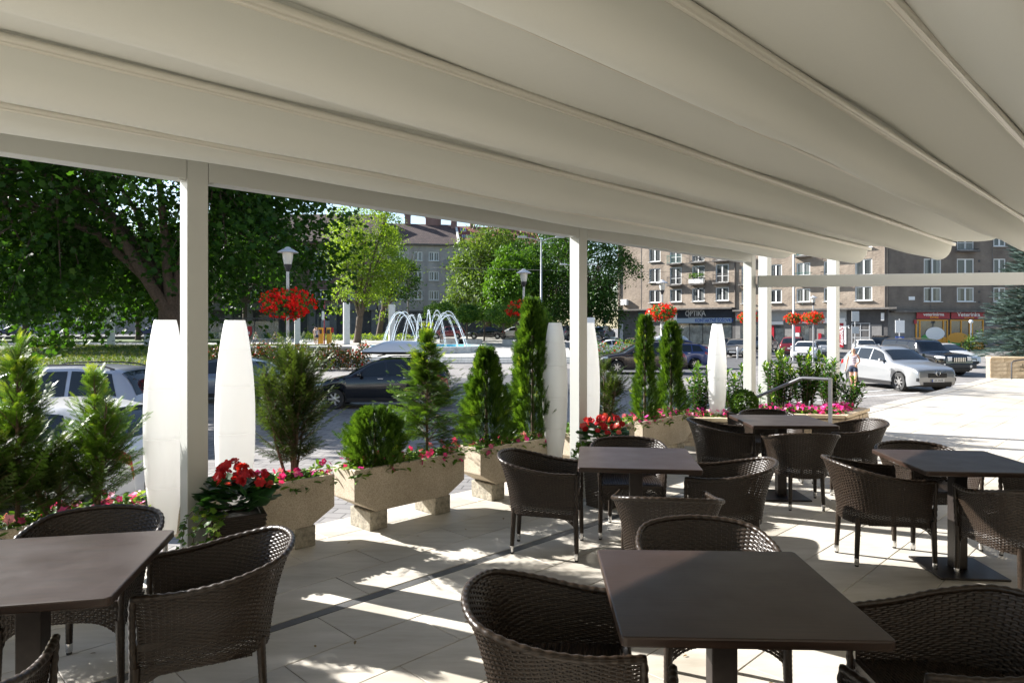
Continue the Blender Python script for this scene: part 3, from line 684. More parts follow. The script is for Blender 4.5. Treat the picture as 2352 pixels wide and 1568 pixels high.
dense_cone('columnar_thuja', 'tallest columnar thuja with bright ragged top, left of the second post', PW(3.66), 1.47, lambda u: .21*(1-u)**.55*(.75+.25*math.sin(u*3))+.02, 4600, M_THU, fs=.075, tip=1.)
feathery('drooping_juniper', 'dark drooping juniper just right of the second post', PW(4.88), .76, .36, 150, M_THUD, tip=.5, leaders=5, elev=(15, 50), per=14, fs=.07, shape=lambda u: .9*math.sin(math.pi*(.3+.6*u)))
dense_cone('columnar_thuja', 'slim columnar thuja, left one of the pair in the end planter', PW(5.72), 1.34, lambda u: .135*(1-u)**.4*(.85+.2*math.sin(u*9))+.01, 3200, M_THU, fs=.062, tip=1.)
dense_cone('columnar_thuja', 'broad columnar thuja, right one of the pair in the end planter', PW(6.33), 1.26, lambda u: .19*(1-u)**.5*(.85+.2*math.sin(u*8+1))+.01, 3600, M_THU, fs=.065, tip=.9)
def flower_bed(name, label, s0, s1, n, y=.13, bloom=M_PINK, nb=60, over=.05, loc=None, rz=A45, half=None, z=.47, grp='pink impatiens in the planters'):
    c = loc or W((s0+s1)/2, .668, 0); t = thing(name, label, 'flowers', c, rz, grp); hl = half or (s1-s0)/2
    P = np.stack([RNG.uniform(-hl-over, hl+over, n), RNG.uniform(-y-over, y+over, n), np.zeros(n)], 1)
    P[:, 2] = z+.015+.075*RNG.random(n)*(1.2-np.abs(P[:, 1])/y*.5)-np.clip(np.abs(P[:, 1])-y, 0, 1)*1.0
    X = rdir(n)*[1, 1, .35]; Z = np.array([0, 0, 1.])+RNG.normal(size=(n, 3))*.45
    cloud('leaves', [scatter(*LEAF, P, X, Z, .045+.035*RNG.random(n))], M_IMPL, t)['kind'] = 'stuff'
    cl = RNG.integers(0, n, nb); Q = P[cl]+np.array([0, 0, .03])+RNG.normal(size=(nb, 3))*.015; Q[:, 1] *= 1.05
    Z = np.array([0, 0, .8])+RNG.normal(size=(nb, 3))*.35; Z[:, 1] -= .55
    cloud('blossoms', [scatter(*BLOOM, Q, rdir(nb), Z, (.022+.014*RNG.random(nb)))], bloom, t)['kind'] = 'stuff'
for i, (s, nb, lab) in enumerate(zip(PC, (40, 95, 75, 40, 30, 90), ('sparse pink impatiens under the far left bushes', 'dense pink impatiens spilling over the planter behind the begonia pot', 'pink impatiens along the front of the fully visible planter',
      'few pink impatiens below the conical thuja', 'few pink impatiens below the dark juniper', 'pink and white impatiens below the slim columnar thujas'))):
    flower_bed('impatiens', lab, s-.55, s+.55, 620, nb=nb)
# ------------------------------------------------------------------ tall woven pots
M_POT = node_mat('dark woven pot', lambda t, p, N, L: (
    p.inputs['Base Color'].__setattr__('default_value', (.040, .030, .026, 1)), p.inputs['Roughness'].__setattr__('default_value', .45)))
def make_pot(label, top=.29, bot=.23, h=.58):
    t = thing('woven_pot', label, 'plant pot', group='tall dark woven plant pots'); st = MB()
    for f in range(4):
        M_ = Matrix.Rotation(R(90*f), 4, 'Z'); rows = 46
        for r_ in range(rows):
            z = h*(r_+.5)/rows; hw = (bot+(top-bot)*z/h)/2; n = 15
            V = []; F = []
            for k in range(n):
                x = -hw+2*hw*k/(n-1); o_ = .0028*((1, 0, -1, 0)[(k+2*r_) % 4])
                for (dz, dy) in ((-.0058, 0), (0, -.0035), (.0058, 0)): V.append(M_ @ Vector((x, -hw+o_+dy-.002, z+dz)))
            for k in range(n-1):
                for j in range(2): F.append((k*3+j, k*3+3+j, k*3+4+j, k*3+1+j))
            st.add(V, F)
    st.build('weave', M_WICK, t, smooth=True, ang=80)
    m = MB(); m.box((0, 0, h/2-.01), (top-.012, top-.012, h-.03), tx=bot/top); m.build('liner', M_POT, t)
    for f in range(4):
        m = MB(); m.box((0, -(top/2-.012), h-.004), (top+.004, .03, .02)); m.build('rim', M_WICK, t, rz=R(90*f), bevel=.005)
    return t
POTS = [(-1.62, 4.02, 27, 'tall woven pot with red begonias beside the first pergola post'), (.86, 6.36, 40, 'tall woven pot with red begonias half hidden behind the middle table'), (2.93, 8.62, 35, 'tall woven pot holding the clipped boxwood ball')]
q0 = None
for (x, y, a, lab) in POTS:
    if q0 is None: q0 = make_pot(lab); o = q0
    else: o = copy_tree(q0, label=lab)
    o.location = (x, y, 0); o.rotation_euler = (0, 0, R(a))
def begonia(label, x, y, n=150, nb=40, rose=M_REDP, k=1.):
    t = thing('begonia', label, 'flowers', (x, y, .57), group='red begonias in woven pots')
    az = RNG.random(n)*6.283; r = (.05+.15*RNG.random(n)**.7)*k; P = np.stack([r*np.cos(az), r*np.sin(az), .03+.19*RNG.random(n)*(1.1-r/.25)], 1)
    X = np.stack([np.cos(az), np.sin(az), .1+.4*RNG.random(n)], 1); Z = np.array([0, 0, 1.])+RNG.normal(size=(n, 3))*.3+X*[.2, .2, 0]
    cloud('leaves', [scatter(*ROUND, P, X, Z, .06+.05*RNG.random(n))], M_BEGL, t)['kind'] = 'stuff'
    az = RNG.random(nb)*6.283; r = (.02+.19*RNG.random(nb)**.6)*k; P = np.stack([r*np.cos(az), r*np.sin(az), .21+.10*RNG.random(nb)-r*.38], 1)
    Z = np.stack([np.cos(az)*.6, np.sin(az)*.6-.5, .8+0*az], 1)+RNG.normal(size=(nb, 3))*.3
    cloud('blossoms', [scatter(*ROSE, P, rdir(nb), Z, .024+.012*RNG.random(nb))], rose, t)['kind'] = 'stuff'
    iv = []
    for i in range(5):
        m = MB(); a = random.uniform(2.6, 5.0); p = [Vector((.12*math.cos(a), .12*math.sin(a), .02))]
        for j in range(7): p.append(p[-1]+Vector((.035*math.cos(a)*(1.3-j*.2), .035*math.sin(a)*(1.3-j*.2), .01-.012*j+random.uniform(-.01, .01))))
        m.tube(p, .0022, 4, cap=False); iv += p[1:]; m.build('ivy_stem', M_TWIG, t)
    n = len(iv)*3; P = np.repeat(np.array(iv), 3, 0)+RNG.normal(size=(n, 3))*.012
    cloud('ivy_leaves', [scatter(*MAPLE, P, rdir(n)*[1, 1, .4], np.array([0, -.4, 1])+RNG.normal(size=(n, 3))*.3, .03+.02*RNG.random(n))], M_IMPL, t)['kind'] = 'stuff'
begonia('red begonias with trailing ivy in the pot by the first post', -1.62, 4.02, k=.86)
begonia('deep red begonias in the pot behind the middle table', .86, 6.36, n=80, nb=40)
tbx = thing('boxwood_ball', 'clipped green boxwood ball in a woven pot near the farthest table', 'shrub', (2.93, 8.62, .57))
n = 3200; d_ = rdir(n); rr = .165*(.8+.2*RNG.random(n))
cloud('leaves', [scatter(*LEAF2, d_*rr[:, None]+[0, 0, .135], d_+RNG.normal(size=(n, 3))*.7, d_+RNG.normal(size=(n, 3))*.5, .022+.012*RNG.random(n), .2+.6*RNG.random(n))], M_BOX, tbx)['kind'] = 'stuff'
m = MB(); m.tube([(0, 0, -.04), (0, 0, .12)], .012, 6); m.build('stem', M_TWIG, tbx)
# ------------------------------------------------------------------ stone planter and laurels
def stone_planter(name, label, poly, z0, z1, faces):
    cx = sum(p[0] for p in poly)/len(poly); cy = sum(p[1] for p in poly)/len(poly)
    t = thing(name, label, 'planter', (cx, cy, z0), group='stone walled planters at the terrace end'); q = [(x-cx, y-cy) for x, y in poly]
    m = MB(); m.prism(q, 0, z1-z0-.06); m.build('core', M_GROUT, t)
    h = .055; rows = int((z1-z0-.06)/h)
    for (i, j) in faces:
        A = Vector((*q[i], 0)); B = Vector((*q[j], 0)); L_ = (B-A).length; d_ = (B-A)/L_; a = math.atan2(d_.y, d_.x); nrm = Vector((d_.y, -d_.x, 0))
        for r_ in range(rows):
            x = 0
            while x < L_-.01:
                l = min(random.uniform(.09, .22), L_-x); th = random.uniform(.022, .042); c = A+d_*(x+l/2)+nrm*(th/2-.004)
                mm = MB(); mm.box((0, 0, 0), (l-.005, th, h-.004)); mm.build('stone', M_SAND, t, loc=(c.x, c.y, h*(r_+.5)), rz=a); x += l
    # cap slabs along the faces
    for (i, j) in faces:
        A = Vector((*q[i], 0)); B = Vector((*q[j], 0)); L_ = (B-A).length; d_ = (B-A)/L_; a = math.atan2(d_.y, d_.x); nrm = Vector((d_.y, -d_.x, 0)); k = max(1, round(L_/.6))
        for e in range(k):
            c = A+d_*(L_*(e+.5)/k)-nrm*.06; mm = MB(); mm.box((0, 0, 0), (L_/k-.004, .22, .05)); mm.build('cap_slab', M_CAP, t, bevel=.006, loc=(c.x, c.y, z1-z0-.025+(.0025 if i else 0)), rz=a)
    m = MB(); s = .9; m.prism([(x*s, y*s) for x, y in q], z1-z0-.07, z1-z0-.035); m.build('soil', M_SOIL, t)
    return t
M_CAP = mat('sandstone cap', (.50, .40, .27), .75, var=.18, vs=8, bump=.2, bs=60)
stone_planter('stone_planter', 'split stone planter with pale cap beside the handrail, full of laurel', [(3.62, 9.62), (4.60, 9.46), (5.34, 10.28), (4.9, 11.5), (3.75, 11.7)], 0, .45, [(0, 1), (1, 2)])
stone_planter('stone_planter', 'split stone planter wall behind the end planter and farthest table', [(2.28, 9.62), (3.05, 9.50), (3.12, 10.5), (2.2, 10.9)], 0, .40, [(0, 1), (1, 2)])
# base blocks that carry the planters where the terrace is cut for the steps
m = MB(); m.prism([(2.2, 9.6), (3.08, 9.46), (3.14, 10.6), (2.1, 11.0)], STREET-.1, .0); m.prism([(3.6, 9.6), (4.62, 9.44), (5.38, 10.28), (4.95, 11.55), (3.7, 11.75)], STREET-.1, 0.)
tag(m.build('planter_plinth', M_CONC), kind='structure')
def laurel(label, loc, h, rad, nst, lf=.10):
    t = thing('laurel_bush', label, 'shrub', loc, group='glossy laurel bushes in the stone planters'); m = MB(); P = []; X = []; Z = []; S = []; T = []
    for i in range(nst):
        a = random.uniform(0, 6.283); r = rad*random.random()**.6; hh = h*random.uniform(.55, 1.)*(1-.25*r/rad); top = Vector((r*math.cos(a), r*math.sin(a), hh)); b = Vector((r*.35*math.cos(a), r*.35*math.sin(a), 0))
        mid = b.lerp(top, .5)+Vector((random.uniform(-.04, .04), random.uniform(-.04, .04), .03)); m.tube([b, mid, top], [.007, .005, .003], 5, cap=False)
        nl = int(hh/.022); ph = random.uniform(0, 6.28)
        for k in range(nl):
            u = .18+.82*k/nl; p = b.lerp(mid, u*2) if u < .5 else mid.lerp(top, u*2-1); az = ph+k*2.4; el = random.uniform(.1, .7)+.55*(u > .85)
            P.append(p); X.append((math.cos(az)*math.cos(el), math.sin(az)*math.cos(el), math.sin(el))); Z.append((-math.cos(az)*math.sin(el), -math.sin(az)*math.sin(el), math.cos(el))); S.append(lf*random.uniform(.7, 1.15)); T.append(.05+.5*random.random()+(.45 if u > .86 else 0))
    m.build('stem', M_TWIG, t); cloud('leaves', [scatter(LEAF[0]*[1, .85, 1], LEAF[1], P, X, np.array(Z)+RNG.normal(size=(len(Z), 3))*.25, S, T)], M_LAUR, t)['kind'] = 'stuff'
for (px, Y, z, h, r_, ns, lab) in ((1795, 10.3, .4, .95, .3, 26, 'laurel bush right behind the sloping handrail'), (1850, 10.5, .4, 1.02, .32, 28, 'laurel bush in the middle of the railed stone planter'), (1905, 10.9, .4, .9, .3, 24, 'laurel bush round the post in the stone planter'), (1950, 10.6, .4, .52, .26, 18, 'low laurel at the right end of the stone planter'),
      (1605, 9.9, .3, .98, .24, 18, 'laurel bush left of the last white lamp'), (1690, 10.2, .3, .92, .26, 20, 'laurel bush right of the last white lamp'), (1740, 10.4, -.3, 1.35, .3, 22, 'laurel bush between the third post and the free post')):
    laurel(lab, (PX(px, Y), Y, z), h, r_, ns)
flower_bed('impatiens', 'row of pale pink impatiens along the front of the railed stone planter', 0, 0, 700, y=.12, nb=170, loc=(4.12, 9.74, 0), rz=R(-9), half=.5, z=.43)
flower_bed('impatiens', 'pale pink impatiens at the right side of the railed stone planter', 0, 0, 420, y=.12, nb=110, loc=(4.78, 10.02, 0), rz=R(48), half=.34, z=.43)
flower_bed('impatiens', 'pink impatiens at the foot of the last white lamp', 0, 0, 420, y=.12, nb=70, loc=(2.66, 9.78, 0), rz=R(-9), half=.36, z=.38)
# handrail
M_RAIL = mat('grey rail paint', (.13, .13, .14), .4, .4)
hr = thing('handrail', 'grey steel handrail bending down beside the stone planter', 'handrail', (4.15, 8.9, 0))
m = MB(); m.box((0, 0, .5), (.04, .04, 1.)); m.build('rail_post', M_RAIL, hr, rz=A45)
pp = [(0, 0, .985), (-.265, .265, .985), (-.265-.9, .265+.9, .985-.6)]
m = MB(); m.tube([(0.01, -.01, .985), (-.25, .25, .985), (-.28, .28, .975), (-.9, .9, .55), (-1.15, 1.15, .38)], .021, 10); m.build('rail', M_RAIL, hr, smooth=True)
m = MB(); m.box((-1.1, 1.1, -.2), (.035, .035, 1.2), A45); m.build('rail_post', M_RAIL, hr)
# steps to the street between the two stone planters
stp = thing('steps', 'stone steps leading down to the street beside the handrail', 'steps', W(8., .1, 0))
for k in range(4):
    m = MB(); m.box((0, 0, 0), (1.0, .32, .155)); m.build('step', M_CONC, stp, bevel=.006, loc=(-.7071*(.16+.32*k), .7071*(.16+.32*k), -.155*(k+1)-.0775), rz=A45)

n = 46; P = []
for _ in range(n): q = W(random.uniform(-1, 6), random.uniform(-3.2, .45)); P.append((q.x, q.y, .006))
tag(cloud('fallen_leaves', [scatter(*LEAF, P, rdir(n)*[1, 1, .1], np.array([0, 0, 1])+RNG.normal(size=(n, 3))*.2, .02+.02*RNG.random(n))], leaf_mat('dry leaf', (.09, .06, .02), (.20, .13, .04), None, .1)), 'scattered dry leaves on the terrace paving', kind='stuff')
# ------------------------------------------------------------------ cars
def paint(name, col, metal=.35, rough=.28): return mat('car paint '+name, col, rough, metal, coat=.8)
M_GLASS = mat('dark car glass', (.012, .016, .020), .05, 0, spec=.5, coat=0.)
M_TYRE = mat('tyre rubber', (.014, .014, .014), .75)
M_RIM = mat('alloy rim', (.50, .50, .50), .3, .9)
M_BLACKP = mat('black plastic', (.016, .016, .017), .5)
M_HL = mat('headlight glass', (.62, .64, .66), .08, .3, coat=1.)
M_TL = mat('tail light red', (.32, .008, .010), .15, coat=1.)
M_PLATE = mat('plate white', (.70, .70, .68), .4)
M_TRIM = mat('chrome trim', (.7, .7, .7), .15, 1.)
CAR = { # top profile from the front, belt height, wheel centres, radius, side windows (x0 bottom, x0 top, x1 top, x1 bottom), windscreen, rear glass
 'wagon': dict(L=4.25, W=.86, top=[(0, .50), (.03, .66), (.12, .74), (.6, .88), (1.12, .99), (1.35, 1.14), (1.9, 1.42), (2.3, 1.50), (3.0, 1.51), (3.7, 1.45), (3.95, 1.30), (4.15, 1.0), (4.22, .85), (4.25, .52)], belt=[(0, .74), (1.1, .93), (3.9, 1.02), (4.25, .9)],
   wx=(.82, 3.32), r=.305, win=[(1.32, 1.72, 2.30, 2.36), (2.42, 2.36, 3.10, 3.12), (3.2, 3.17, 3.60, 3.82)], ws=(1.18, 1.86), rg=(3.78, 4.12), rails=1),
 'mpv': dict(L=4.6, W=.90, top=[(0, .55), (.03, .74), (.15, .84), (.6, .98), (.95, 1.06), (1.3, 1.28), (1.85, 1.55), (2.3, 1.64), (3.3, 1.66), (4.1, 1.60), (4.35, 1.40), (4.52, 1.05), (4.58, .9), (4.6, .55)], belt=[(0, .80), (1., .98), (4.1, 1.05), (4.6, .95)],
   wx=(.86, 3.66), r=.32, win=[(1.2, 1.62, 2.30, 2.32), (2.40, 2.38, 3.14, 3.16), (3.24, 3.22, 4.02, 4.20)], ws=(1.05, 1.82), rg=(4.18, 4.50), rails=1),
 'hatch': dict(L=3.95, W=.83, top=[(0, .48), (.03, .64), (.12, .73), (.5, .86), (.95, .97), (1.2, 1.13), (1.75, 1.39), (2.2, 1.46), (2.9, 1.43), (3.4, 1.32), (3.72, 1.02), (3.9, .88), (3.95, .5)], belt=[(0, .72), (1., .90), (3.6, .98), (3.95, .86)],
   wx=(.74, 3.18), r=.29, win=[(1.12, 1.58, 2.18, 2.20), (2.27, 2.24, 2.95, 3.15)], ws=(1.02, 1.72), rg=(3.28, 3.72), rails=0),
 'suv': dict(L=4.62, W=.93, top=[(0, .60), (.03, .80), (.14, .92), (.7, 1.04), (1.28, 1.12), (1.55, 1.28), (2.1, 1.58), (2.5, 1.68), (3.3, 1.69), (3.9, 1.62), (4.2, 1.45), (4.48, 1.08), (4.58, .92), (4.62, .6)], belt=[(0, .86), (1.2, 1.04), (4., 1.16), (4.62, 1.)],
   wx=(.90, 3.67), r=.36, win=[(1.50, 1.92, 2.52, 2.56), (2.63, 2.58, 3.35, 3.40), (3.48, 3.42, 3.85, 4.08)], ws=(1.36, 2.04), rg=(4.06, 4.44), rails=1),
 'boxy': dict(L=4.78, W=.95, top=[(0, .66), (.02, .98), (.08, 1.08), (.7, 1.13), (1.42, 1.17), (1.55, 1.26), (1.95, 1.70), (2.1, 1.77), (3.4, 1.83), (4.5, 1.80), (4.66, 1.55), (4.74, 1.1), (4.76, .95), (4.78, .6)], belt=[(0, .98), (1.2, 1.10), (4.3, 1.16), (4.78, 1.1)],
   wx=(.88, 3.66), r=.375, win=[(1.58, 1.86, 2.46, 2.48), (2.58, 2.56, 3.28, 3.30), (3.40, 3.38, 4.40, 4.46)], ws=(1.47, 1.94), rg=(4.5, 4.70), rails=1),
 'sedan': dict(L=4.5, W=.88, top=[(0, .50), (.03, .66), (.12, .74), (.6, .86), (1.25, .96), (1.5, 1.10), (2.05, 1.36), (2.5, 1.42), (3.0, 1.39), (3.45, 1.20), (3.75, 1.03), (4.3, .98), (4.46, .88), (4.5, .52)], belt=[(0, .74), (1.2, .90), (3.6, .96), (4.5, .88)],
   wx=(.84, 3.58), r=.31, win=[(1.45, 1.85, 2.45, 2.48), (2.55, 2.51, 3.12, 3.38)], ws=(1.30, 1.98), rg=(3.12, 3.62), rails=0)}
def lerp1(T, x):
    if x <= T[0][0]: return T[0][1]
    for (a, b), (c, d_) in zip(T, T[1:]):
        if x <= c: return b+(d_-b)*(x-a)/(c-a+1e-9)
    return T[-1][1]
def smooth1(T, x, h=.06): return sum(lerp1(T, x+d_*h) for d_ in (-1, -.5, 0, .5, 1))/5 if T[0][0]+.1 < x < T[-1][0]-.1 else lerp1(T, x)
def car_section(c, x):
    L_, r = c['L'], c['r']; zt = smooth1(c['top'], x); zb = .21+.10*max(0, 1-x/.5)+.10*max(0, 1-(L_-x)/.5)
    for xw in c['wx']:
        ra = r+.055
        if abs(x-xw) < ra: zb = max(zb, r+math.sqrt(ra*ra-(x-xw)**2))
    Wd = c['W']*(1-.20*max(0, 1-x/.6)**2.2-.13*max(0, 1-(L_-x)/.5)**2.2); belt = lerp1(c['belt'], x); zs = min(belt, zt-.05); zb = min(zb, zs-.03)
    gg = min(1, max(0, (zt-zs-.06)/.4)); wt = Wd*(.90-.13*gg); d_ = zt-zs
    z4 = zs+min(.02, .2*d_); z6 = zt-min(.075, .3*d_)
    return [(.95*Wd, zb), (1.0*Wd, zb+.3*(zs-zb)), (1.0*Wd, zb+.72*(zs-zb)), (.972*Wd, zs), (.955*Wd, z4), (.955*Wd+(wt-.955*Wd)*.5+.006, (z4+z6)/2), (wt, z6), (wt*.90, zt-.014), (wt*.5, zt+.004), (0, zt+.010)]
def car_pt(c, x, k, side=1, off=0.):
    s = car_section(c, x); i = min(8, int(k)); f = k-i; y = s[i][0]+(s[i+1][0]-s[i][0])*f; z = s[i][1]+(s[i+1][1]-s[i][1])*f
    return Vector((c['L']/2-x, side*(y+off), z))
def car_patch(c, name, m, t, xs, ks, sides, slant=None, off=.007, up=0., fwd=0., n=10, lab=None):
    mb = MB(); P = []
    for k in ks:
        row = []
        for i in range(n+1):
            u = i/n
            if slant:
                q = (k-ks[0])/(ks[-1]-ks[0]); x0 = slant[0]+(slant[1]-slant[0])*q; x1 = slant[3]+(slant[2]-slant[3])*q
            else: x0, x1 = xs
            p = car_pt(c, x0+(x1-x0)*u, k, sides, off); row.append((p.x+fwd, p.y, p.z+up))
        P.append(row)
    if sides < 0: P = P[::-1]
    mb.grid(P); return mb.build(name, m, t, smooth=True, ang=50)
def make_car(kind, label, pm):
    c = CAR[kind]; L_ = c['L']; t = thing('parked_car', label, 'car'); r = c['r']
    xs = sorted(set([round(x, 3) for x in np.linspace(0, L_, 44)]+[0, .015, .03, .06, .1, L_-.015, L_-.03, L_-.06]+[round(w_+q*(r+.055), 4) for w_ in c['wx'] for q in (-1, -.98, -.9, -.75, -.55, -.3, 0, .3, .55, .75, .9, .98, 1)]))
    m = MB(); rows = []
    for x in xs:
        s = car_section(c, x); X = L_/2-x
        rows.append([(X, -y, z) for y, z in s]+[(X, y, z) for y, z in s[:-1][::-1]])
    m.grid(rows); n = len(rows[0]); m.f.append(tuple(range(n))); N_ = len(rows)*n; m.f.append(tuple(range(N_-n, N_))[::-1]); m.m += [0, 0]
    m.build('body', pm, t, smooth=True, ang=38)
    m = MB(); m.box((0, 0, .36), (L_-.5, 2*c['W']*.86, .30)); m.build('underbody', M_BLACKP, t)
    for s in (-1, 1):
        for w_ in c['win']: car_patch(c, 'side_window', M_GLASS, t, None, [4.1, 4.7, 5.3, 5.92], s, slant=w_)
        car_patch(c, 'headlight', M_HL, t, (.05, .42), [2.5, 2.9, 3.4], s, off=.008, up=.004)
        car_patch(c, 'tail_light', M_TL, t, (L_-.36, L_-.02), [2.3, 3., 3.7], s, off=.008)
        car_patch(c, 'sill_trim', M_BLACKP, t, (c['wx'][0]+r+.07, c['wx'][1]-r-.07), [.02, .6], s, off=.006)
        for (a, b, d_, e) in c['win'][:2]:
            m = MB(); x = e-.16; p = car_pt(c, x, 2.9, s); m.box((p.x, p.y+s*.014, p.z-.03), (.17, .022, .026)); m.build('door_handle', pm if kind != 'wagon' else M_TRIM, t, bevel=.006)
        m = MB(); x = c['win'][0][0]+.28; p = car_pt(c, x, 4.2, s); m.lathe([(.01, -.075), (.07, -.05), (.085, 0), (.07, .055), (.01, .07)], (0, 0, 0), 12, axis='y')
        mm = MB(); mm.add([(v[0]*.8, v[1]*1.35, v[2]*.85) for v in m.v], m.f); mm.build('mirror', pm, t, smooth=True, loc=(p.x, p.y+s*.12, p.z+.045))
        for w_ in c['wx']:
            m = MB(); m.lathe([(r*.60, -.10), (r*.94, -.105), (r, -.07), (r, .07), (r*.94, .105), (r*.60, .10)], n=26, axis='y', cap=False)
            yo = s*(c['W']*.985-.105); wl = m.build('tyre', M_TYRE, t, smooth=True, loc=(L_/2-w_, yo, r))
            m = MB(); m.lathe([(r*.655, -.06), (r*.66, .095), (r*.60, .10), (r*.57, .07)], n=26, axis='y', cap=False); m.lathe([(.01, .09), (.055, .085), (.06, .05)], n=12, axis='y', cap=False)
            for k in range(7):
                a = k*2*math.pi/7; q = MB(); q.box((r*.33, -.075, 0), (r*.60, .02, .052), tx=1.); ca, sa = math.cos(a), math.sin(a)
                m.add([(v[0]*ca-v[2]*sa, v[1], v[0]*sa+v[2]*ca) for v in q.v], q.f)
            if s < 0: m.v = m.v
            else: m.v = [(v[0], -v[1], v[2]) for v in m.v]; m.f = [f[::-1] for f in m.f]
            m.build('rim', M_RIM, wl, smooth=True, ang=40)
            b = MB(); b.lathe([(.01, 0), (r*.62, 0), (r*.62, .02)], n=20, axis='y'); b.build('brake_disc', M_BLACKP, wl, loc=(0, 0, 0))
        if c['rails']:
            m = MB(); x0, x1 = c['ws'][1]+.2, c['rg'][0]-.15; pts = [car_pt(c, x0+(x1-x0)*k/10, 7.0, s)+Vector((0, 0, .045*math.sin(math.pi*min(1, max(.0, (k/10*1.0)*6 if k < 2 else (10-k)/10*6 if k > 8 else .5)))**.5 if 0 < k < 10 else .0)) for k in range(11)]
            m.tube(pts, .016, 6); m.build('roof_rail', M_BLACKP, t, smooth=True)
    def wrap(name, mt, x0, x1, up, fwd, k0=6.7):
        mb = MB(); rows = []
        for i in range(9):
            x = x0+(x1-x0)*i/8; row = []
            for k in (k0, 7.2, 8, 9): p = car_pt(c, x, k, -1); row.append((p.x+fwd, p.y, p.z+up))
            row += [(q[0], -q[1], q[2]) for q in row[:-1][::-1]]; rows.append(row)
        mb.grid(rows); mb.build(name, mt, t, smooth=True, ang=60)
    wrap('windscreen', M_GLASS, c['ws'][0]+.03, c['ws'][1], .006, .006); wrap('rear_window', M_GLASS, c['rg'][0], c['rg'][1], .006, -.006)
    zf = lerp1(c['top'], 0.02); zg = zf-.06 if kind != 'boxy' else .86
    m = MB(); m.box((L_/2+.004, 0, zg-.02), (.03, c['W']*.82, .16 if kind != 'boxy' else .24)); m.build('grille', M_BLACKP, t, bevel=.01)
    m = MB(); m.box((L_/2+.012, 0, .36), (.03, c['W']*1.25, .10)); m.build('bumper_trim', M_BLACKP, t, bevel=.01)
    m = MB(); m.box((-L_/2-.006, 0, .42), (.03, c['W']*1.3, .12)); m.build('rear_bumper_trim', M_BLACKP, t, bevel=.01)
    m = MB(); m.box((L_/2+.03, 0, .47), (.012, .52, .115)); m.build('number_plate', M_PLATE, t)
    m = MB(); m.box((-L_/2-.012, 0, .72), (.012, .52, .115)); m.build('number_plate', M_PLATE, t)
    return t
PROTO = {}
KC = {}
def kids(o):
    if o.name not in KC: KC[o.name] = [x for x in COL.objects if x.parent == o]
    return KC[o.name]
def car(kind, x, y, head, label, pm, z=STREET):
    if kind not in PROTO:
        o = make_car(kind, label, pm); PROTO[kind] = (o, pm)
    else:
        src, m0 = PROTO[kind]; o = copy_tree(src, label=label)
        for ch in COL.objects[-90:]:
            pass
        for ch in [c_ for c_ in COL.objects if c_.parent == o]:
            if ch.type == 'MESH' and ch.data.materials and ch.data.materials[0] == m0: obj_mat(ch, pm)
    o['group'] = 'cars parked along the street'; o.location = (x, y, z); o.rotation_euler = (0, 0, R(head)); return o
SIL = paint('silver', (.31, .32, .33), .5, .3); WHT = paint('white', (.62, .62, .61), 0, .3); BLK = paint('black', (.004, .0045, .006), 0, .12); GRB = paint('grey blue', (.13, .15, .19), .5)
BRN = paint('brown', (.045, .034, .028), .5, .22); RED = paint('red', (.42, .015, .018), .2); DRED = paint('dark red', (.16, .012, .016), .3); BLU = paint('blue', (.035, .055, .16), .4); GRY = paint('grey', (.18, .175, .165), .6); LSV = paint('pale silver', (.36, .38, .43), .4); BEI = paint('beige grey', (.25, .23, .20), .6)
car('mpv', -9.75, 14.4, 180, 'pale silver estate with black roof rails behind the left-edge thujas', LSV)
car('hatch', -6.6, 9.35, 176, 'white hatchback close to the terrace, only its roof showing behind the feathery bushes', WHT)
ck = car('wagon', -4.0, 21.2, 180, 'black estate car carrying a pale roof box, side on to the terrace', BLK)
car('hatch', -9.6, 22.6, 180, 'grey blue hatchback half hidden behind the white lamp and dark thuja', GRB)
car('suv', 6.9, 36.6, 180, 'dark brown estate with chrome window line behind the drooping juniper', BRN)
cb = car('wagon', 9.6, 41.0, 178, 'dark car with a silver roof box beyond the slim thujas', BLU)
vol = car('suv', 15.5, 27.7, -81.5, 'silver crossover facing the terrace beside the walking woman', SIL)
jp = car('boxy', 21.9, 36.4, -80, 'black square fronted off roader with slatted grille beside the silver crossover', BLK)
car('hatch', 27.3, 43.0, -80, 'white hatchback at the right, beside the black off roader', WHT)
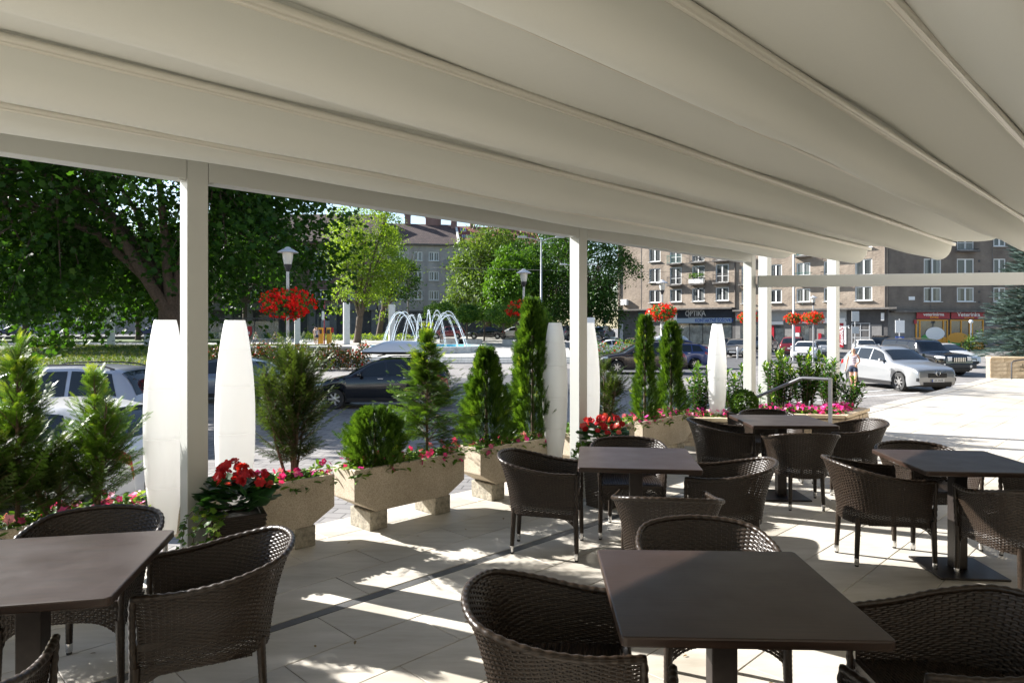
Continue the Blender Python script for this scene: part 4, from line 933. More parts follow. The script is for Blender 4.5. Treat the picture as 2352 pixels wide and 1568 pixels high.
jeep_lines = [
 ('suv', 24.2, 58.4, 60, 'dark red crossover seen from behind between the two right-hand posts', DRED), ('hatch', 26.0, 57.0, 62, 'small silver white hatchback seen from behind, under the paired flower baskets', SIL),
 ('hatch', 29.6, 57.2, -110, 'white small car facing out behind the walking woman', WHT), ('suv', 34.6, 64.0, 60, 'black crossover parked in front of the dark building door', BLK),
 ('hatch', 30.8, 66.5, 60, 'blue hatchback behind the silver white one', BLU), ('wagon', 18.8, 57.0, -118, 'grey beige estate with front wheel turned out, left of the third post', BEI),
 ('mpv', 15.2, 64.0, 60, 'bright red people carrier in front of the optician', RED), ('sedan', 13.4, 55.0, 180, 'dark blue saloon side on beyond the slim thujas', BLU), ('hatch', 12.0, 66., 60, 'small dark red hatchback left of the red people carrier', DRED),
 ('hatch', 21.2, 68., 60, 'dark grey hatchback by the shop window right of the optician', GRY), ('hatch', 10.2, 69., 62, 'silver hatchback below the blue lettered board', SIL), ('mpv', 8.0, 67.5, 62, 'white people carrier beyond the rose bed', WHT),
 ('wagon', 5.4, 68.5, 62, 'dark estate beyond the rose bed', GRY), ('sedan', 8.3, 59.0, 178, 'white saloon half hidden by the rose bed', WHT), ('hatch', 10.5, 78., 62, 'green grey hatchback at the building corner under the dark tree', GRB),
 ('sedan', 22.2, 51.5, -120, 'white saloon nose behind the third post', WHT), ('suv', 26.0, 70., 60, 'dark crossover behind the dark red one', GRY),
 ('sedan', -3.0, 80., 178, 'black saloon behind the clipped ball trees', BLK), ('hatch', .2, 80.5, 178, 'white hatchback behind the clipped ball trees', WHT), ('hatch', 3.0, 79.5, 0, 'red hatchback beyond the concrete planter boxes', RED), ('wagon', -7.6, 81., 178, 'dark red estate behind the fountain jets', DRED), ('hatch', 5.6, 79.2, 0, 'second red hatchback beside the pale pedestal', RED),
 ('sedan', -51.5, 98., 180, 'dark blue saloon driving on the far road behind the trunks', BLU), ('sedan', -70., 96., 180, 'navy saloon on the far road at the left edge', BLU), ('hatch', -37, 112., 180, 'white hatchback beyond the bus shelter', WHT), ('hatch', -33., 113., 180, 'silver hatchback beyond the bus shelter', SIL)]
def plaza_z(y): return -.35+.02*max(0, y-47)
for k in jeep_lines: car(*k, z=STREET if k[1] > 6.5 and k[2] < 78 else (.34 if k[2] < 90 else .5))
# extra parts on the silver crossover and the off roader
def plate_text(o, kind, txt):
    c = CAR[kind]; text_mesh(txt, .088, 'plate_text', M_BLACKP, o, (c['L']/2+.038, 0.02, .47), (R(90), 0, R(90)), .004)
    m = MB(); m.box((c['L']/2+.0365, -.235, .47), (.002, .04, .11)); m.build('plate_band', mat('plate blue', (.02, .06, .30), .4), o)
plate_text(vol, 'suv', 'ZA 292FB'); plate_text(jp, 'boxy', 'ZA 635PV')
c = CAR['suv']; m = MB(); X = c['L']/2+.03
m.tube([(X, .085*math.cos(a), .735+.085*math.sin(a)) for a in np.linspace(0, 6.283, 19)[:-1]], .014, 6, closed=True); m.tube([(X, -.33, .665), (X, .33, .805)], .010, 6); m.build('grille_emblem', M_TRIM, vol, smooth=True)
for s in (-1, 1):
    m = MB(); m.box((c['L']/2-.10, s*.72, .50), (.10, .22, .13), rz=-s*R(38)); m.build('fog_light_recess', M_BLACKP, vol, bevel=.02)
c = CAR['boxy']; X = c['L']/2
for k in range(7):
    m = MB(); m.box((X+.022, -.30+.1*k, .84), (.03, .045, .22)); m.build('grille_slat', M_TRIM, jp, bevel=.008)
for s in (-1, 1):
    m = MB(); m.box((X+.01, s*.55, .88), (.04, .24, .22)); m.build('square_headlight', M_HL, jp, bevel=.03)
    m = MB(); m.lathe([(.065, 0), (.07, .03)], (0, 0, 0), 14, axis='y'); m.build('fog_light', M_HL, jp, loc=(X+.1, s*.55, .50), rz=R(90))
m = MB(); m.box((X+.05, 0, .52), (.16, 1.8, .26)); m.build('front_bumper', M_BLACKP, jp, bevel=.05)
def roof_box(label, x, y, z, L_, col, head=180):
    t = thing('roof_box', label, 'roof box', (x, y, z), R(head), 'roof boxes on car roofs'); rows = []; rows2 = []
    for i in range(17):
        u = i/16; X = L_/2-u*L_; f = max(.03, (1-abs(2*u-1)**3.2))**.5; h = .33*min(1, .25+u*2.2 if u < .4 else 1)*f; wd = .40*f**.6; r = []; r2 = []
        for k in range(9):
            a = math.pi*k/8; r.append((X, wd*math.cos(a), .12+h*math.sin(a)**.7)); r2.append((X, wd*math.cos(a), .12-.09*f*math.sin(a)**.5))
        rows.append(r); rows2.append(r2[::-1])
    m = MB(); m.grid(rows); m.build('lid', mat('roof box '+col, {'white': (.66, .67, .69), 'silver': (.42, .44, .47)}[col], .3, .3), t, smooth=True, ang=60)
    m = MB(); m.grid(rows2); m.build('tray', M_BLACKP, t, smooth=True)
    for X in (-.45, .5):
        m = MB(); m.box((X, 0, .0), (.05, 1.1, .03)); m.build('cross_bar', M_BLACKP, t)
roof_box('long pale grey roof box on the black estate car', -3.55, 21.2, STREET+1.575, 2.3, 'white'); roof_box('silver roof box on the dark car beyond the slim thujas', 9.4, 41., STREET+1.575, 2.3, 'silver', 178)
# parking bay lines on the right-hand street
pk = MB()
for k in range(7):
    a = R(-80+90); x0, y0 = 9.0+k*2.62+k*.28, 16.2+k*2.75; pk.box((x0+2.6, y0+.6, STREET+.004), (5.2, .11, .003), R(11))
for (x0, y0, x1, y1) in ((6.2, 17.6, 14.5, 23.0), (7.6, 21.4, 19, 27.6), (11.6, 24.8, 26.5, 33.8)):
    L_ = math.hypot(x1-x0, y1-y0); pk.box(((x0+x1)/2, (y0+y1)/2, STREET+.008), (L_, .11, .003), math.atan2(y1-y0, x1-x0))
tag(pk.build('parking_markings', M_LINE), kind='structure')
# dark driving lane strip between the terrace and the plaza
m = MB(); m.prism([(-60, 25.2), (3, 25.2), (16, 44), (40, 60), (36, 66), (10, 50), (-2, 33), (-60, 33)], STREET, STREET+.004); tag(m.build('road', M_ASPH), kind='structure')
# ------------------------------------------------------------------ street lamps with flower baskets
M_GALV = mat('galvanised steel', (.36, .37, .38), .45, .6, var=.15, vs=4)
M_LGLASS = mat('lantern glass', (.50, .50, .46), .2, 0, coat=.5)
M_LDARK = mat('lantern dark', (.05, .05, .055), .4, .5)
def make_street_lamp(label):
    t = thing('street_lamp', label, 'street lamp', group='mushroom topped street lamps'); H = 4.62
    m = MB(); m.tube([(0, 0, 0), (0, 0, 1.1)], .062, 12); m.tube([(0, 0, 1.1), (0, 0, H-.62)], .042, 12); m.build('pole', M_GALV, t, smooth=True)
    m = MB(); m.lathe([(.045, H-.66), (.06, H-.60), (.10, H-.52), (.11, H-.46)], n=20); m.build('lantern_base', M_LDARK, t, smooth=True)
    m = MB(); m.lathe([(.10, H-.46), (.135, H-.30), (.145, H-.14)], n=20, cap=False); m.build('lantern_glass', M_LGLASS, t, smooth=True)
    m = MB(); m.lathe([(.28, H-.145), (.275, H-.13), (.16, H-.06), (.09, H-.035), (.07, H), (.02, H+.02)], n=28); m.build('lantern_hood', mat('pale hood', (.50, .50, .50), .4, .3), t, smooth=True)
    return t
def flower_basket(label, x, y, z, rx=.70, rz_=.40, nb=1500, nl=1500):
    t = thing('flower_basket', label, 'flower basket', (x, y, z), group='red geranium baskets on lamp posts'); k = max(1, 1.0)
    m = MB(); m.lathe([(.05, -.28), (.30, -.26), (.36, -.05)], n=18); m.tube([(-.3, 0, -.26), (.3, 0, -.26)], .015, 6); m.build('bowl', M_BLACKP, t, smooth=True)
    def pts(n, lo):
        d_ = rdir(n); rr = lo+(1-lo)*RNG.random(n)**.5; l = 1+.18*np.sin(np.arctan2(d_[:, 1], d_[:, 0])*5+d_[:, 2]*4); return d_, d_*np.array([rx, rx, rz_])*(rr*l)[:, None]
    d_, P = pts(nl, .45); cloud('leaves', [scatter(*ROUND, P, rdir(nl), d_+RNG.normal(size=(nl, 3))*.5, .05+.03*RNG.random(nl))], M_IMPL, t)['kind'] = 'stuff'
    nc = nb//7; d_, P = pts(nc, .86); P = np.repeat(P*1.04, 7, 0)+RNG.normal(size=(nc*7, 3))*.028; Z = np.repeat(d_, 7, 0)+RNG.normal(size=(nc*7, 3))*.5
    cloud('blossoms', [scatter(*BLOOM, P, rdir(nc*7), Z, .026+.012*RNG.random(nc*7))], M_GER, t)['kind'] = 'stuff'
sl0 = None
for (px, Y, lab, blab, bs) in ((661, 18.6, 'street lamp left of the black estate, nearest and largest of the lamps', 'largest red geranium basket, on the lamp left of the fountain', .63), (1203, 25.6, 'street lamp above the tallest columnar thuja', 'red geranium basket just left of the tallest columnar thuja', .56),
        (1521, 31.4, 'street lamp in front of the grey brown block, above the slim thujas', 'red geranium basket in front of the optician', .64), (1868, 47., 'street lamp right of the mast, seen between the right-hand posts', 'right one of the two side by side red geranium baskets', .68), (1718, 46., 'street lamp hidden behind the third pergola post', 'red geranium basket peeping out behind the third post', .62)):
    if sl0 is None: sl0 = make_street_lamp(lab); o = sl0
    else: o = copy_tree(sl0, label=lab)
    o.location = (PX(px, Y), Y, STREET)
    flower_basket(blab, PX(px, Y), Y, 2.32, bs, bs*.58, 1900 if Y < 20 else 1300)
flower_basket('left one of the two side by side red geranium baskets, on the mast', PX(1823, 50), 50, 2.32, .62, .38)
def mast(label, px, Y, H, arms):
    t = thing('lamp_mast', label, 'lamp mast', (PX(px, Y), Y, STREET)); m = MB(); m.tube([(0, 0, 0), (0, 0, 3.2), (0, 0, 3.25), (0, 0, H)], [.10, .095, .07, .05], 10); m.build('pole', M_GALV, t, smooth=True)
    for s in arms:
        m = MB(); m.tube([(0, 0, H-.1), (s*.5, 0, H+.1), (s*1.0, 0, H+.18)], .03, 6); a = m.build('arm', M_GALV, t, smooth=True)
        m = MB(); m.box((s*1.25, 0, H+.2), (.6, .22, .11)); m.build('lantern', mat('lantern grey', (.4, .41, .42), .4), a, bevel=.03)
mast('tall twin arm lamp mast against the trees left of the second post', 1243, 45, 8.2, (-1, 1)); mast('tall lamp mast in front of the grey brown block, carrying a flower basket', 1823, 50, 11.5, (-1, 1))
mast('twin arm mast behind the second pergola post', 1328, 58, 7.6, (-1, 1))
m = MB(); m.tube([(PX(880, 85), 85, 9.3), (PX(1240, 60), 60, 6.7), (PX(1700, 62), 62, 6.6), (PX(2352, 62), 62, 4.8)], .014, 4); tag(m.build('overhead_wire', M_LDARK), 'thin overhead wire strung across in front of the buildings', 'wire')
# bollards
b0 = None
for i, (px, Y, lab) in enumerate(((1807, 57, 'steel bollard left of the mast base'), (1849, 56, 'steel bollard between the two flower basket poles'), (1886, 55, 'steel bollard left of the free standing post'), (1694, 53, 'steel bollard by the grey beige estate'))):
    if b0 is None:
        m = MB(); m.lathe([(.07, 0), (.07, .88), (.05, .93), (.01, .94)], n=14); b0 = m.build('bollard', M_GALV, smooth=True); o = b0
    else: o = b0.copy(); COL.objects.link(o)
    o.location = (PX(px, Y), Y, STREET); tag(o, lab, 'bollard', 'steel bollards along the parking')
# signs
def sign(name, label, px, Y, H, boards):
    t = thing(name, label, 'sign', (PX(px, Y), Y, STREET)); m = MB(); m.tube([(0, 0, 0), (0, 0, H)], .035, 8); m.build('pole', M_GALV, t, smooth=True)
    for (z, w_, h, mt, txt) in boards:
        m = MB(); m.box((0, -.05, z), (w_, .03, h)); o = m.build('board', mt, t, bevel=.008)
        if txt: text_mesh(txt, h*.85, 'letter', M_PLATE, o, (0, -.068, z), depth=.006, bold=.012)
M_BLUE = mat('sign blue', (.015, .07, .36), .4); M_WS = mat('sign white', (.70, .70, .70), .4); M_SB = mat('sign back', (.42, .43, .44), .45, .3); M_SRED = mat('sign red', (.30, .006, .018), .4)
sign('parking_sign', 'blue P parking sign below a blank white board, left of the black off roader', 2066, 44, 3.0, [(2.75-.25, .6, .8, M_WS, None), (1.62, .55, .5, M_BLUE, 'P')])
sign('road_sign', 'pair of grey road sign backs on one pole in front of the dark door', 1964, 50, 3.5, [(3.25, .55, .75, M_SB, None), (2.25, .55, .5, M_SB, None)])
sign('road_sign', 'small blue road sign under the dark tree right of the second post', 1391, 75, 3.6, [(3.2, .6, .6, M_BLUE, None), (2.4, .5, .5, M_WS, None)])
sign('info_board', 'white information board with dark bars right of the second post', 1352, 62, 3.2, [(2.7, 1.1, 1.3, M_WS, None)])
# white T shaped concrete monument
t = thing('concrete_monument', 'white T shaped concrete gate stone behind the red basket by the optician', 'monument', (PX(1529, 58), 58, STREET)); M_WC = mat('white concrete', (.60, .59, .56), .7, var=.1, vs=3)
m = MB(); m.box((0, 0, 1.5), (.8, .6, 3.0)); m.build('stem', M_WC, t, bevel=.02); m = MB(); m.box((-.3, 0, 3.4), (2.3, .8, .9)); m.build('head', M_WC, t, bevel=.02)
# retaining wall and rail at the right
def block_wall(name, label, A, B, z0, z1):
    t = thing(name, label, 'wall', (A[0], A[1], z0)); dx, dy = B[0]-A[0], B[1]-A[1]; L_ = math.hypot(dx, dy); a = math.atan2(dy, dx); t.rotation_euler = (0, 0, a)
    m = MB(); m.box((L_/2, .2, (z1-z0)/2-.03), (L_, .36, z1-z0-.06)); m.build('core', M_GROUT, t); h = .135; n = int((z1-z0-.05)/h)
    MS = {}
    for r_ in range(n):
        x = 0
        while x < L_-.02:
            l = min(random.choice((.3, .4, .5)), L_-x); k = round(l, 2)
            if k not in MS:
                q = MB(); q.box((0, 0, 0), (l-.008, .05, h-.007)); MS[k] = q.mesh('stone', M_SAND)
            link('stone', MS[k], t, loc=(x+l/2, .0+random.uniform(0, .012), h*(r_+.5))); x += l
    for e in range(int(L_/1.)+1):
        if e*1. < L_: m = MB(); l = min(1., L_-e); m.box((0, 0, 0), (l-.006, .5, .06)); m.build('cap_slab', M_CAP, t, bevel=.006, loc=(e+l/2, .17, z1-z0-.03))
    return t
block_wall('retaining_wall', 'sandstone retaining wall with cap below the blue spruce at the right edge', (15.75, 22.5), (21.5, 20.6), -.3, .70)
hr2 = thing('handrail', 'thin black handrail rising along the sandstone retaining wall', 'handrail', (16.1, 22.0, 0)); m = MB(); m.tube([(0, 0, -.05), (0, 0, .52), (.05, -.02, .58), (2.2, -.75, 1.05), (4.5, -1.5, 1.5)], .022, 8); m.build('rail', M_LDARK, hr2, smooth=True)
# ------------------------------------------------------------------ people
def skin_mesh(name, J, E, m, parent, sub=2, mats=None):
    me = bpy.data.meshes.new(name); nm = list(J); me.from_pydata([J[k][0] for k in nm], [(nm.index(a), nm.index(b)) for a, b in E], [])
    o = bpy.data.objects.new(name, me); COL.objects.link(o); s = o.modifiers.new('s', 'SKIN'); s.use_smooth_shade = True; sb = o.modifiers.new('u', 'SUBSURF'); sb.levels = sub; sb.render_levels = sub
    bpy.context.view_layer.update(); sv = me.skin_vertices[0].data
    for i, k in enumerate(nm): r = J[k][1]; sv[i].radius = r if isinstance(r, tuple) else (r, r); sv[i].use_root = (i == 0)
    bpy.context.view_layer.update(); nme = bpy.data.meshes.new_from_object(o.evaluated_get(bpy.context.evaluated_depsgraph_get())); bpy.data.objects.remove(o)
    nme.materials.clear(); nme.materials.append(m); return link(name, nme, parent)
def person(label, x, y, z, rz, pose, skin, top, bottom, hair, h=1., long_hair=True, shorts=True, sit=False, group='people in the square'):
    t = thing('person', label, 'person', (x, y, z), R(rz), group); p = dict(pose)
    J = {'pelvis': ((0, 0, .90), (.135, .10)), 'waist': ((0, 0, 1.06), (.112, .088)), 'chest': ((0, 0, 1.24), (.135, .10)), 'upper': ((0, .01, 1.35), (.10, .075)), 'neck': ((0, .005, 1.44), .048), 'jaw': ((0, -.012, 1.495), (.058, .066)), 'head': ((0, -.008, 1.555), (.074, .088)), 'crown': ((0, 0, 1.625), (.052, .062))}
    E = [('pelvis', 'waist'), ('waist', 'chest'), ('chest', 'upper'), ('upper', 'neck'), ('neck', 'jaw'), ('jaw', 'head'), ('head', 'crown')]
    for s, q in ((1, 'l'), (-1, 'r')):
        k, a = p['knee_'+q], p['ankle_'+q]; e, w_ = p['elbow_'+q], p['wrist_'+q]
        J.update({'hip'+q: ((s*.085, 0, .84), (.088, .085)), 'thigh'+q: (tuple(Vector((s*.092, 0, .82)).lerp(Vector(k), .5)), .072), 'knee'+q: (k, .053), 'calf'+q: (tuple(Vector(k).lerp(Vector(a), .35)+Vector((0, .015, 0))), .052), 'ankle'+q: (a, .034), 'heel'+q: ((a[0], a[1]+.03, a[2]-.035), .032), 'ball'+q: ((a[0]+s*.012, a[1]-.12, a[2]-.055), (.036, .022)), 'toe'+q: ((a[0]+s*.015, a[1]-.18, a[2]-.062), (.026, .014)),
                  'sh'+q: ((s*.15, .01, 1.36), .05), 'el'+q: (e, .036), 'fore'+q: (tuple(Vector(e).lerp(Vector(w_), .3)), .036), 'wr'+q: (w_, .024)})
        E += [('pelvis', 'hip'+q), ('hip'+q, 'thigh'+q), ('thigh'+q, 'knee'+q), ('knee'+q, 'calf'+q), ('calf'+q, 'ankle'+q), ('ankle'+q, 'heel'+q), ('ankle'+q, 'ball'+q), ('ball'+q, 'toe'+q), ('upper', 'sh'+q), ('sh'+q, 'el'+q), ('el'+q, 'fore'+q), ('fore'+q, 'wr'+q)]
        d_ = (Vector(w_)-Vector(e)).normalized(); u = d_.orthogonal().normalized(); u = Vector((0, -1, 0))-d_*d_.dot(Vector((0, -1, 0))); u = u.normalized() if u.length > .1 else d_.orthogonal(); pm = Vector(w_)+d_*.06; J['pm'+q] = (tuple(pm), (.030, .018)); E.append(('wr'+q, 'pm'+q)); sd_ = d_.cross(u)
        for f, (off, ln) in enumerate(((-.026, .070), (-.009, .082), (.009, .076), (.026, .060))):
            b = pm+u*off*1.0+d_*.03; m1 = b+d_*ln*.5-sd_*s*.006; m2 = b+d_*ln-sd_*s*.022
            J[f'f{q}{f}a'] = (tuple(b), .009); J[f'f{q}{f}b'] = (tuple(m1), .008); J[f'f{q}{f}c'] = (tuple(m2), .0065); E += [('pm'+q, f'f{q}{f}a'), (f'f{q}{f}a', f'f{q}{f}b'), (f'f{q}{f}b', f'f{q}{f}c')]
        b = Vector(w_)+d_*.025-u*-.03; J['th'+q] = (tuple(b), .010); J['tt'+q] = (tuple(b+d_*.04+u*.018), .008); E += [('wr'+q, 'th'+q), ('th'+q, 'tt'+q)]
    skin_mesh('body', J, E, skin, t)
    def grow(keys, k, dz=0): return {n: (J[n][0], tuple(v*k for v in (J[n][1] if isinstance(J[n][1], tuple) else (J[n][1],)*2))) for n in keys}
    G = grow(['waist', 'chest', 'upper', 'shl', 'shr'], 1.12); G['hem'] = ((0, 0, .97), (.128, .104)); skin_mesh('top', G, [('waist', 'hem'), ('waist', 'chest'), ('chest', 'upper'), ('upper', 'shl'), ('upper', 'shr')], top, t)
    G = grow(['pelvis', 'hipl', 'hipr', 'thighl', 'thighr'], 1.14); E2 = [('pelvis', 'hipl'), ('pelvis', 'hipr'), ('hipl', 'thighl'), ('hipr', 'thighr')]; G['belt'] = ((0, 0, .98), (.118, .095)); E2.append(('pelvis', 'belt'))
    if not shorts:
        G.update(grow(['kneel', 'kneer', 'calfl', 'calfr', 'anklel', 'ankler'], 1.3)); E2 += [('thighl', 'kneel'), ('thighr', 'kneer'), ('kneel', 'calfl'), ('kneer', 'calfr'), ('calfl', 'anklel'), ('calfr', 'ankler')]
    skin_mesh('shorts' if shorts else 'trousers', G, E2, bottom, t)
    H = {'a': ((0, .022, 1.60), (.082, .085)), 'b': ((0, .045, 1.54), (.080, .060)), 'c': ((0, .06, 1.45), (.07, .035))}; EH = [('a', 'b'), ('b', 'c')]
    if long_hair: H['d'] = ((0, .085, 1.32), (.075, .03)); H['e'] = ((0, .09, 1.22), (.05, .02)); EH += [('c', 'd'), ('d', 'e')]
    else: H['c'] = ((0, .055, 1.50), (.06, .03))
    skin_mesh('hair', H, EH, hair, t)
    f = MB()
    for s in (-1, 1): f.box((s*.028, -.094, 1.558), (.022, .008, .009))
    f.box((0, -.088, 1.508), (.04, .008, .009), mi=1); f.lathe([(.012, -.02), (.009, .0), (.004, .025)], (0, -.098, 1.538), 8, mi=2)
    for s in (-1, 1): f.box((s*.077, .0, 1.545), (.014, .03, .05), mi=2)
    f.build('face', [M_BLACKP, mat('lips', (.40, .12, .10), .5), skin], t, smooth=True)
    for s, q in ((1, 'l'), (-1, 'r')):
        a = p['ankle_'+q]; m = MB(); m.box((a[0]+s*.01, a[1]-.07, a[2]-.083), (.09, .27, .022)); m.box((a[0]+s*.012, a[1]-.11, a[2]-.045), (.095, .03, .05)); m.build('shoe', mat('sandal', (.22, .16, .12), .6), t, bevel=.01)
    if h != 1: t.scale = (h, h, h)
    return t
SKN = mat('skin', (.52, .29, .20), .5, spec=.4); SKN2 = mat('skin tan', (.42, .23, .15), .5)
def stripes(t, p, N, L):
    tc = N('ShaderNodeTexCoord'); sx = N('ShaderNodeSeparateXYZ'); L(tc.outputs['Object'], sx.inputs[0]); ma = N('ShaderNodeMath'); ma.operation = 'MULTIPLY'; ma.inputs[1].default_value = 15; L(sx.outputs[2], ma.inputs[0]); fr = N('ShaderNodeMath'); fr.operation = 'FRACT'; L(ma.outputs[0], fr.inputs[0])
    r = N('ShaderNodeValToRGB'); r.color_ramp.interpolation = 'CONSTANT'; e = r.color_ramp.elements; e[0].color = (.62, .62, .64, 1); e[1].position = .45; e[1].color = (.07, .09, .20, 1); x = e.new(.75); x.color = (.55, .30, .28, 1); L(fr.outputs[0], r.inputs[0]); L(r.outputs[0], p.inputs['Base Color']); p.inputs['Roughness'].default_value = .8
M_STR = node_mat('striped knit', stripes); M_DEN = mat('dark denim', (.020, .028, .055), .85, var=.3, vs=30); M_BLONDE = mat('dark blonde hair', (.20, .12, .055), .55, var=.3, vs=25); M_DHAIR = mat('dark hair', (.025, .017, .012), .5)
WALK = dict(knee_l=(.10, -.10, .47), ankle_l=(.095, -.06, .085), knee_r=(-.075, .0, .47), ankle_r=(-.07, .16, .12), elbow_l=(.235, .02, 1.12), wrist_l=(.17, -.18, 1.02), elbow_r=(-.235, .05, 1.10), wrist_r=(-.26, -.01, .87))
STAND = dict(knee_l=(.095, -.01, .47), ankle_l=(.10, .0, .085), knee_r=(-.095, -.01, .47), ankle_r=(-.11, .0, .085), elbow_l=(.22, .03, 1.10), wrist_l=(.23, -.04, .87), elbow_r=(-.22, .03, 1.10), wrist_r=(-.22, -.05, .88))
SITP = dict(knee_l=(.10, -.42, .86), ankle_l=(.10, -.40, .46), knee_r=(-.10, -.42, .86), ankle_r=(-.10, -.40, .46), elbow_l=(.22, -.05, 1.10), wrist_l=(.12, -.26, .98), elbow_r=(-.22, -.05, 1.10), wrist_r=(-.12, -.26, .98))
person('woman in striped sleeveless top and dark shorts walking beside the silver crossover', PX(1960, 27.0), 27.0, STREET, -38, WALK, SKN, M_STR, M_DEN, M_BLONDE, group='people walking and sitting in the square')
# ------------------------------------------------------------------ plaza with fountain
M_PLZ = mat('plaza granite', (.36, .345, .31), .75, var=.18, vs=.7, bump=.15, bs=12)
M_GRAN = mat('grey granite', (.56, .55, .52), .7, var=.22, vs=5, bump=.15, bs=50)
def slab(P, z0, name, m):
    b = MB(); n = len(P); top = [(x, y, plaza_z(y)) for x, y in P]; bot = [(x, y, z0) for x, y in P]
    b.add(top+bot, [tuple(range(n)), tuple(range(n, 2*n))[::-1]]+[((i+1) % n, i, n+i, n+(i+1) % n) for i in range(n)]); return tag(b.build(name, m), kind='structure')
slab([(-17.2, 47.2), (4.2, 47.2), (6.2, 82), (6.2, 130), (-30, 130), (-30, 66), (-17.2, 66)], STREET-.3, 'plaza', M_PLZ)
for k in range(3):
    t = thing('plaza_step', ('lowest', 'middle', 'top')[k]+' granite step running along the front of the fountain plaza', 'step', (-3.4, 46.95-.36*(2-k), STREET), group='granite steps in front of the fountain')
    for e in range(9):
        m = MB(); m.box((0, 0, 0), (1.68, .36+.02, .143*(k+1))); m.build('step_block', M_GRAN, t, bevel=.012, loc=(-6.8+1.7*e, 0, .0715*(k+1)))
t = thing('plaza_wall', 'low granite wall with pale cap along the left front of the plaza', 'wall', (-19, 42.5, STREET))
for e in range(6, 10):
    m = MB(); m.box((0, 0, .58), (1.79, .35, 1.16)); m.build('wall_panel', M_CONC, t, bevel=.01, loc=(-8.1+1.8*e, 0, 0)); m = MB(); m.box((0, 0, 1.22), (1.795, .5, .11)); m.build('cap_slab', M_GRAN, t, bevel=.01, loc=(-8.1+1.8*e, 0, 0))
m = MB(); m.prism([(-17.2, 42.7), (-9.9, 42.7), (-9.9, 47.2), (-17.2, 47.2)], STREET, -.36); tag(m.build('plaza_terrace', M_PLZ), kind='structure')
FX, FY = -7.1, 55.2; FZ = plaza_z(50.3)-.02
ft = thing('fountain', 'round granite fountain basin with turquoise lining', 'fountain', (FX, FY, FZ)); Rf = 4.95
for k in range(20):
    a0, a1 = 2*math.pi*k/20+.004, 2*math.pi*(k+1)/20-.004; m = MB(); P = []
    for a in np.linspace(a0, a1, 5): c_, s_ = math.cos(a), math.sin(a); P.append([(Rf*c_, Rf*s_, -.1), (Rf*c_, Rf*s_, .52), ((Rf-.45)*c_, (Rf-.45)*s_, .52), ((Rf-.45)*c_, (Rf-.45)*s_, .0)])
    m.grid(P); m.build('rim_block', M_GRAN, ft)
m = MB(); m.lathe([(.01, .03), (Rf-.46, .03), (Rf-.46, .515)], n=60, cap=False); m.build('lining', mat('turquoise lining', (.05, .36, .50), .5), ft, smooth=True)
def water(t, p, N, L):
    p.inputs['Base Color'].default_value = (.16, .55, .68, 1); p.inputs['Roughness'].default_value = .06; p.inputs['Transmission Weight'].default_value = .75; p.inputs['IOR'].default_value = 1.33
    tc = N('ShaderNodeTexCoord'); n = N('ShaderNodeTexNoise'); n.inputs['Scale'].default_value = 5; L(tc.outputs['Object'], n.inputs['Vector']); b = N('ShaderNodeBump'); b.inputs['Strength'].default_value = .4; b.inputs['Distance'].default_value = .1; L(n.outputs[0], b.inputs['Height']); L(b.outputs[0], p.inputs['Normal'])
m = MB(); m.lathe([(.01, .36), (Rf-.47, .36)], n=60, cap=False); m.build('water', node_mat('pool water', water), ft)
M_BRONZE = mat('dark bronze', (.055, .055, .06), .5, .6, var=.4, vs=3)
t = thing('fountain_sculpture', 'dark angular metal sculpture in the middle of the fountain', 'sculpture', (FX, FY, FZ+.05))
for k in range(7):
    a = k*.9; m = MB(); m.tube([(.9*math.cos(a), .7*math.sin(a), 0), (.25*math.cos(a+.5), .2*math.sin(a+.5), 1.0+.12*k), (.5*math.cos(a+1.6), .4*math.sin(a+1.6), 1.5+.14*k)], [.22, .16, .04], 6); m.build('blade', M_BRONZE, t)
def jetm(t, p, N, L):
    p.inputs['Base Color'].default_value = (.85, .90, .94, 1); p.inputs['Roughness'].default_value = .15; tr = N('ShaderNodeBsdfTranslucent'); tr.inputs[0].default_value = (.9, .95, 1, 1); mx = N('ShaderNodeMixShader'); mx.inputs[0].default_value = .5
    o = t.nodes['Material Output']; L(p.outputs[0], mx.inputs[1]); L(tr.outputs[0], mx.inputs[2]); L(mx.outputs[0], o.inputs['Surface'])
M_JET = node_mat('foaming water', jetm)
t = thing('water_jets', 'arching white water jets falling outward into the fountain', 'water jets', (FX, FY, FZ+.36)); drop_pos = []
for k in range(18):
    a = 2*math.pi*(k+.35)/18; ro, rl, H = .7, 3.55+random.uniform(-.15, .1), 3.15+random.uniform(-.35, .2); m = MB(); pts = []; rad = []
    for i in range(31):
        u = i/30; r_ = ro+(rl-ro)*u; z = .5+(H*4*u*(1-u)*.82+(-.5)*u)
        pts.append((r_*math.cos(a), r_*math.sin(a), z)); rad.append(.006+.006*u+.008*random.random())
        for _ in range(int(3+16*u)): drop_pos.append((pts[-1][0]+random.gauss(0, .05+.05*u), pts[-1][1]+random.gauss(0, .05+.05*u), z+random.gauss(0, .07)))
    m.tube(pts, rad, 6); m.build('jet', M_JET, t, smooth=True)
for _ in range(4200):
    a = random.uniform(0, 6.28); r_ = abs(random.gauss(0, .8)); drop_pos.append((r_*math.cos(a)+.35, r_*math.sin(a), max(.0, 1.9-random.random()**.6*1.9-r_*.35)))
P = np.array(drop_pos); n = len(P); cloud('spray', [scatter(*LEAF2, P, rdir(n), rdir(n), .012+.020*RNG.random(n))], M_JET, t)['kind'] = 'stuff'
